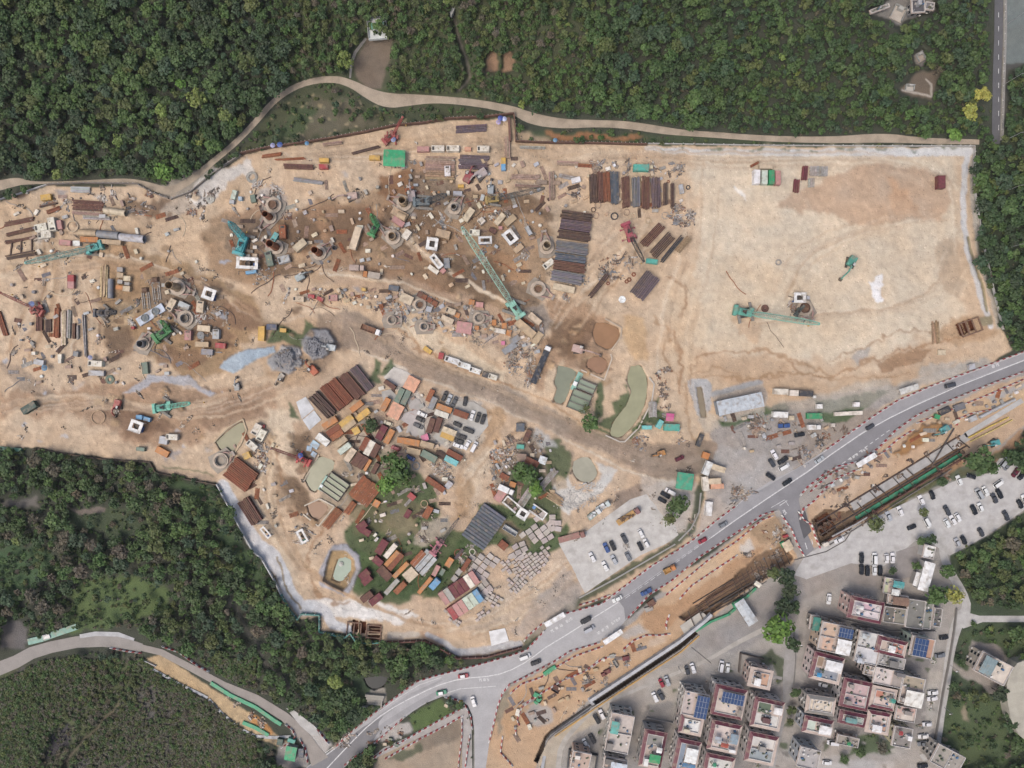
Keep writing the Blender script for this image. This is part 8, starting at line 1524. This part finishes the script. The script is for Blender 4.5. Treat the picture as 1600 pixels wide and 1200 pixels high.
# ------------------------------------------------------------------ graves and hillside buildings
def grave(px, py, l, w, ang, label, c='c3c6c2', top=None):
    e = root('grave_terrace'); place(e, px, py, ang); e.location.z = gz(px, py)+.3; L, Wd_ = l*S, w*S; m = MB()
    m.box(0, 0, -1.2, L, Wd_, 1.3); m.build('terrace', M_conc(), e, c); m = MB()
    m.box(0, Wd_/2-.15, .1, L, .3, 1.1)
    for sx in (-1, 1): m.box(sx*(L/2-.15), 0, .1, .3, Wd_-.7, .8)
    m.build('low_wall', M_conc(), e, 'a5a8a6'); m = MB(); m.box(0, Wd_*.28, .1, L*.5, Wd_*.22, 1.6, tx=.85); m.build('headstone', M_conc(), e, top or 'b8b8b4'); tag(e, label, 'grave', 'grave')
grave(590, 45, 30, 32, -5, 'white grave terrace with green roof above brown lawn', 'd5dbd8'); roofed(590, 40, 20, 10, -5, gz(590, 40)+3.2-gz(590, 40), '4f8a74', 'small green roof over the white grave terrace', 'shelter', 'shelter', posts=True)
grave(703, 16, 14, 19, 22, 'small white grave terrace in the scrub'); grave(1402, 22, 20, 22, 25, 'pale tiled grave terrace among dark trees', 'c8beb2'); grave(1437, 90, 12, 14, -30, 'little grave terrace alone among dark trees', 'b9aa9c'); grave(1420, 138, 14, 9, 5, 'worn grave terrace in a clearing', 'b9b4ac')
house(1434, 10, 20, 20, -3, 4.5, '8f8f92', None, [('t', 0, 0, 1, 1, '5a5a60'), ('h', .3, .2, .6, .6, 'b5b5b8')], 'grey walled hillside building with dark flat roof', floors=1); house(1452, 10, 14, 12, 8, 4, '8f8f92', None, [('t', 0, 0, 1, 1, '7a7a80')], 'small grey hillside building beside a bigger one', floors=1); house(1374, 14, 30, 7, -20, 3, '9a9a9a', None, [('t', 0, 0, 1, 1, '9a9896')], 'long low grey building half under trees', floors=1, wins=False)
# weir by the dark pool
e = root('stone_weir'); place(e, 586, 1093, 5); m = MB()
for k in range(4): m.box(0, -k*1.2+2, 0, 8-k*.8, 1.0, 1.6-k*.35)
m.build('step', M_conc(), e, 'aaa59a'); m = MB(); m.box(-2.5, -3, 0, 5, .5, 1.2); m.box(3, -1, 0, .5, 5, 1.2); m.build('side_wall', M_conc(), e, 'b5b0a6'); tag(e, 'stepped concrete weir under the dark pool', 'weir')
roofed(454, 1178, 17, 22, 10, 2.6, '35b078', 'bright green roofed hut at the side road junction', 'hut', 'site_hut'); container(470, 1177, 8, 14, 0, 'slate', 'beside the green junction hut', h=2.0, kind='crate'); container(437, 1160, 9, 10, 10, 'darkgreen', 'beside the green junction hut', h=2.0, kind='crate'); container(455, 1158, 12, 6, 20, 'teal', 'beside the green junction hut', h=1.6, kind='crate')
container(72, 995, 11, 7, -15, 'white', 'on the teal boards by the side road', h=1.5, kind='crate')
terrain_sheet('concrete_apron', [(375,1176,6),(375,1210,6)], .3, 'b4b6b8', M_conc()); terrain_sheet('concrete_apron', [(390,1178,6),(389,1210,6)], .3, 'b4b6b8', M_conc())
for x, y in [(625,1152),(620,1165),(610,1156),(601,1163),(720,1098),(700,1098),(697,1103)]: container(x, y, 6, 4.5, x % 60, random.choice(['moss', 'beige', 'yellow', 'ash']), 'on the traffic island', h=1.1, kind='crate')
# ------------------------------------------------------------------ motorway lamps
for x, y in [(1574,38),(1572,130),(1571,219),(1570,299),(1576,387)]:
    e = root('street_lamp'); e.location = G(x, y); m = MB(); m.cyl((0, 0, 0), (0, 0, 9), .12, 8, r2=.07); m.build('pole', M_paint(), e, 'a9abad'); m = MB()
    m.bar((0, 0, 8.9), (1.9, .1, 9.2), .1); m.build('arm', M_paint(), e, 'a9abad'); MB().box(2.2, .1, 9.1, 1.0, .4, .18).build('lamp_head', M_paint(), e, 'eeeeee'); tag(e, 'grey street lamp beside the motorway', 'street lamp', 'street lamp', 'motorway street lamps')
for x, y, sx in [(1240,1080,1),(1238,1000,1),(1485,1040,-1),(1475,1105,-1),(1060,1042,1)]:
    e = root('street_lamp'); e.location = G(x, y); m = MB(); m.cyl((0, 0, 0), (0, 0, 6), .09, 8, r2=.06); m.build('pole', M_paint(), e, 'a9abad'); MB().bar((0, 0, 5.9), (sx*1.1, 0, 6.1), .08).build('arm', M_paint(), e, 'a9abad'); MB().box(sx*1.3, 0, 6.0, .6, .3, .14).build('lamp_head', M_paint(), e, 'eeeeee'); tag(e, 'small street lamp in the village', 'street lamp', 'street lamp', 'village street lamps')
wall_line([(1568,-20),(1567,60),(1565,130),(1562,220)], .9, .2, 'b5b2a8', 'crash_barrier', 'pale crash barrier along the motorway', 'barrier', posts=3)
# ------------------------------------------------------------------ red and white road barriers
def bar_mesh():
    b = MB(); b.loft([[(x, y, z) for y, z in ((-.28, 0), (.28, 0), (.26, .25), (.1, .55), (.08, .95), (-.08, .95), (-.1, .55), (-.26, .25))] for x in (-.62, .62)]); b.box(0, 0, .93, .5, .1, .06); return b
BM = bar_mesh(); BME = BM.mesh('road_barrier', M_paint())
def off(pts, d):
    o = []
    for i, p in enumerate(pts):
        a = pts[max(i-1, 0)]; b = pts[min(i+1, len(pts)-1)]; v = Vector((b[0]-a[0], b[1]-a[1])).normalized(); o.append((p[0]-v.y*d, p[1]+v.x*d))
    return o
UP = [p for p in MAIN_UP if 520 < p[0] <= 1600]
u1 = [p for p in UP if p[0] > 1243]; u2 = [p for p in UP if p[0] < 1160 and p[0] > 880]; u3 = [(849,987),(824,1014),(800,1023),(744,1039),(678,1056),(652,1064),(625,1084),(587,1112),(550,1142),(527,1164)]
BL_ = [(u1,'upper kerb of the main road'),(u2,'upper kerb of the main road'),(u3,'upper kerb of the main road'),
 ([(1600,580),(1544,601),(1482,626),(1431,649),(1397,674),(1372,700),(1345,718)],'lower kerb of the upper road'),([(1335,722),(1310,728),(1285,742),(1262,760),(1250,774)],'works bulge east of the junction'),([(1248,800),(1256,812),(1268,820),(1274,840),(1282,858)],'east side of the junction mouth'),([(1222,806),(1236,826),(1246,850),(1256,868)],'west side of the junction mouth'),
 ([(1211,798),(1190,804),(1172,818),(1150,832),(1094,869),(1049,907),(1015,928),(997,948),(980,966)],'lower kerb of the main road'),([(935,1004),(890,1017),(866,1033),(819,1058),(796,1069),(785,1083),(778,1102),(770,1137),(764,1160)],'lower kerb of the main road bend'),
 ([(600,1145),(640,1125),(560,1178),(537,1196)][2:],'lower kerb of the road bottom'),([(631,1121),(600,1148),(572,1172),(548,1195)],'lower kerb of the road bottom'),([(697,1089),(715,1093),(728,1103),(736,1120),(738,1140)],'nose of the traffic island'),([(722,1106),(695,1120),(660,1140),(630,1157),(600,1172),(575,1190)],'slip road upper side'),([(722,1118),(695,1134),(660,1152),(625,1172),(600,1186)],'slip road lower side'),([(734,1150),(731,1170),(727,1198)],'slip road turning south'),([(722,1125),(722,1150),(718,1180),(716,1200)],'slip road turning south'),
 ([(1425,672),(1400,688),(1380,706),(1368,712)],'red inner line beside the brown embankment'),([(1600,592),(1550,614),(1505,632),(1460,650),(1430,662)],'inner line beside the upper road'),([(1320,730),(1298,740),(1278,756),(1262,772)],'second line of the works bulge'),([(1338,734),(1310,745),(1290,762),(1272,782),(1255,795),(1250,810)],'third line of the works bulge'),([(1560,638),(1520,645),(1495,655),(1494,665)],'line on the orange strip'),
 ([(1206,806),(1190,812),(1150,846),(1110,872),(1070,905),(1040,930)],'inner line beside the lower kerb'),([(940,1010),(900,1024),(872,1040),(845,1058),(815,1068),(795,1085)],'inner line of the bend'),([(1045,962),(1040,975),(1042,985)],'red line round the pit end'),([(1045,990),(1030,992),(1010,992),(990,1000),(976,1012)],'red curved line on the orange strip'),([(960,1023),(940,1030),(910,1050),(880,1062),(850,1080),(830,1092),(815,1105),(808,1125),(812,1134)],'long curved line on the orange strip'),([(806,1135),(806,1150)],'line end on the orange strip'),([(1150,868),(1120,888),(1080,915),(1062,935)],'middle line of the lower strip'),
 ([(820,1000),(826,992),(845,976),(850,972)],'verge above the bus stop'),([(950,930),(930,938),(905,945)],'verge fence line'),([(175,1012),(200,1017),(222,1020)],'side road bend'),([(256,1010),(280,1018),(310,1040),(330,1050)],'side road upper side'),([(448,1132),(458,1140),(462,1150),(452,1160),(440,1168)],'side road works'),([(470,1155),(478,1170),(481,1190)],'side road mouth'),([(495,1136),(505,1150),(515,1162)],'side road mouth'),([(785,1152),(782,1175),(800,1195)],'orange strip bottom')]
if True:
    allb = []
    for pts, lb in BL_:
        d = 0; run = 0
        for a, b in zip(pts[:-1], pts[1:]):
            L = math.dist(a, b); an = math.degrees(math.atan2(b[1]-a[1], b[0]-a[0]))
            while run < L:
                t = run/L; allb.append((a[0]+(b[0]-a[0])*t, a[1]+(b[1]-a[1])*t, an, d, lb)); d += 1; run += 5.0
            run -= L
    rest = {'white': MB(), 'red': MB()}
    # the first 290 stand as objects of their own, the remainder are one mass per colour
    order = sorted(range(len(allb)), key=lambda i: (allb[i][4].startswith(('inner', 'third', 'second', 'middle', 'orange', 'line', 'long', 'red')), -allb[i][0]))
    own = set(order[:290])
    for i, (x, y, an, d, lb) in enumerate(allb):
        cc = 'c4434c' if d % 2 else 'f1efec'; an += random.uniform(-3, 3)
        if not (0 < x < 1602): continue
        if i in own:
            o = ob('road_barrier', BME, None, vary(cc, .06)); place(o, x, y, an, .045)
            tag(o, f"{'red' if d % 2 else 'white'} water filled barrier on the {lb}", 'barrier', 'barrier', 'red and white road barriers', '', True)
        else:
            p = G(x, y); a = -R(an); ca_, sa_ = math.cos(a), math.sin(a); m = rest['red' if d % 2 else 'white']
            m.add([(p.x+v[0]*ca_-v[1]*sa_, p.y+v[0]*sa_+v[1]*ca_, p.z+.03+v[2]) for v in BM.v], BM.f)
    for c, m in rest.items():
        if m.v: o = m.build('road_barrier_line', M_paint(), None, 'c4434c' if c == 'red' else 'f1efec'); o['kind'] = 'stuff'
if DEB:
    for c, m in DEB.items(): o = m.build('debris', M_paint(), None, c); o['kind'] = 'stuff'

# flower tubs, clutter and clothes lines between the houses are loose stuff
for p, n in [([(1100,1060),(1215,1075),(1210,1200),(1060,1210),(1060,1110)],420),([(945,1115),(1100,1100),(1080,1210),(930,1210)],260),([(1260,965),(1460,985),(1440,1160),(1250,1130)],520),([(1440,1000),(1470,1010),(1455,1150),(1430,1150)],120)]:
    DEB2 = DEB; DEB = {}; rubbish(p, n, ['6f7a5a', '8c8884', 'cfc8c0', '5a6a44', '9a7a6a', '7d8c98', '47523a'], '', '')
    for c, m in DEB.items():
        if m.v: o = m.build('yard_litter', M_paint(), None, c); o['kind'] = 'stuff'
    DEB = DEB2


haze_box()
# ------------------------------------------------------------------ labels that single things out
NUMW = 'zero one two three four five six seven eight nine ten eleven twelve thirteen fourteen fifteen sixteen seventeen eighteen nineteen twenty'.split()
ORD = 'first second third fourth fifth sixth seventh eighth ninth tenth eleventh twelfth thirteenth fourteenth fifteenth sixteenth seventeenth eighteenth nineteenth twentieth'.split()
for n in range(21, 60):
    ORD.append({2: 'twenty-', 3: 'thirty-', 4: 'forty-', 5: 'fifty-'}[n//10]+ORD[n % 10-1] if n % 10 else {3: 'thirtieth', 4: 'fortieth', 5: 'fiftieth'}[n//10])
def wpos(o): return o.matrix_world.translation if o.parent else o.location
def centre(o):
    if o.type == 'MESH' and o.location.length < 1e-4:
        v = o.data.vertices; k = range(0, len(v), max(1, len(v)//12)); q = sum((v[i].co for i in k), Vector())/len(k); return q
    return o.location
for t in THINGS:
    t.append(centre(t[0]).copy())
    if t[5]: t[1] = t[1]+' '+t[5]
solo = {}
for t in THINGS:
    if not t[6]: solo.setdefault(t[1].lower(), []).append(t)
allt = [t for t in THINGS if not t[6] and t[2] not in ('tree',)]
for lb, ts in list(solo.items()):
    if len(ts) < 2: continue
    for t in ts:       # first try: what it stands next to
        best = None
        for u in allt:
            if u is t or u[3] == t[3]: continue
            d = (u[7]-t[7]).length
            if d < 16 and (best is None or d < best[0]): best = (d, u)
        if best:
            nb = best[1][3]; cand = f"{t[1]} next to the {nb}"
            if len(cand.split()) <= 13: t.append(cand)
    c = {}
    for t in ts:
        if len(t) > 8: c[t[8]] = c.get(t[8], 0)+1
    for t in ts:
        if len(t) > 8: t[1] = t[8]
solo = {}
for t in THINGS:
    if not t[6]: solo.setdefault(t[1].lower(), []).append(t)
for lb, ts in solo.items():
    if len(ts) < 2: continue
    vert = max(t[7].y for t in ts)-min(t[7].y for t in ts) > 1.3*(max(t[7].x for t in ts)-min(t[7].x for t in ts)); ts.sort(key=lambda t: -t[7].y if vert else t[7].x)
    for i, t in enumerate(ts):
        q = ('topmost', 'bottommost', ' from top')[0 if i == 0 else 1 if i == len(ts)-1 else 2] if vert else ('leftmost', 'rightmost', ' from left')[0 if i == 0 else 1 if i == len(ts)-1 else 2]
        if q[0] == ' ': q = ORD[i]+q
        if len(t[1].split())+len(q.split()) > 16: t[1] = ' '.join(t[1].split()[:16-len(q.split())])
        t[1] = f'{t[1]}, {q}'
grp = {}
for t in THINGS:
    if t[6]: grp.setdefault(t[1], t[4])
for t in THINGS:
    t[0]['label'] = t[1]
print('THINGS', len(THINGS), 'longest label', max(len(t[1].split()) for t in THINGS))
print('OBJECTS', len(bpy.data.objects))
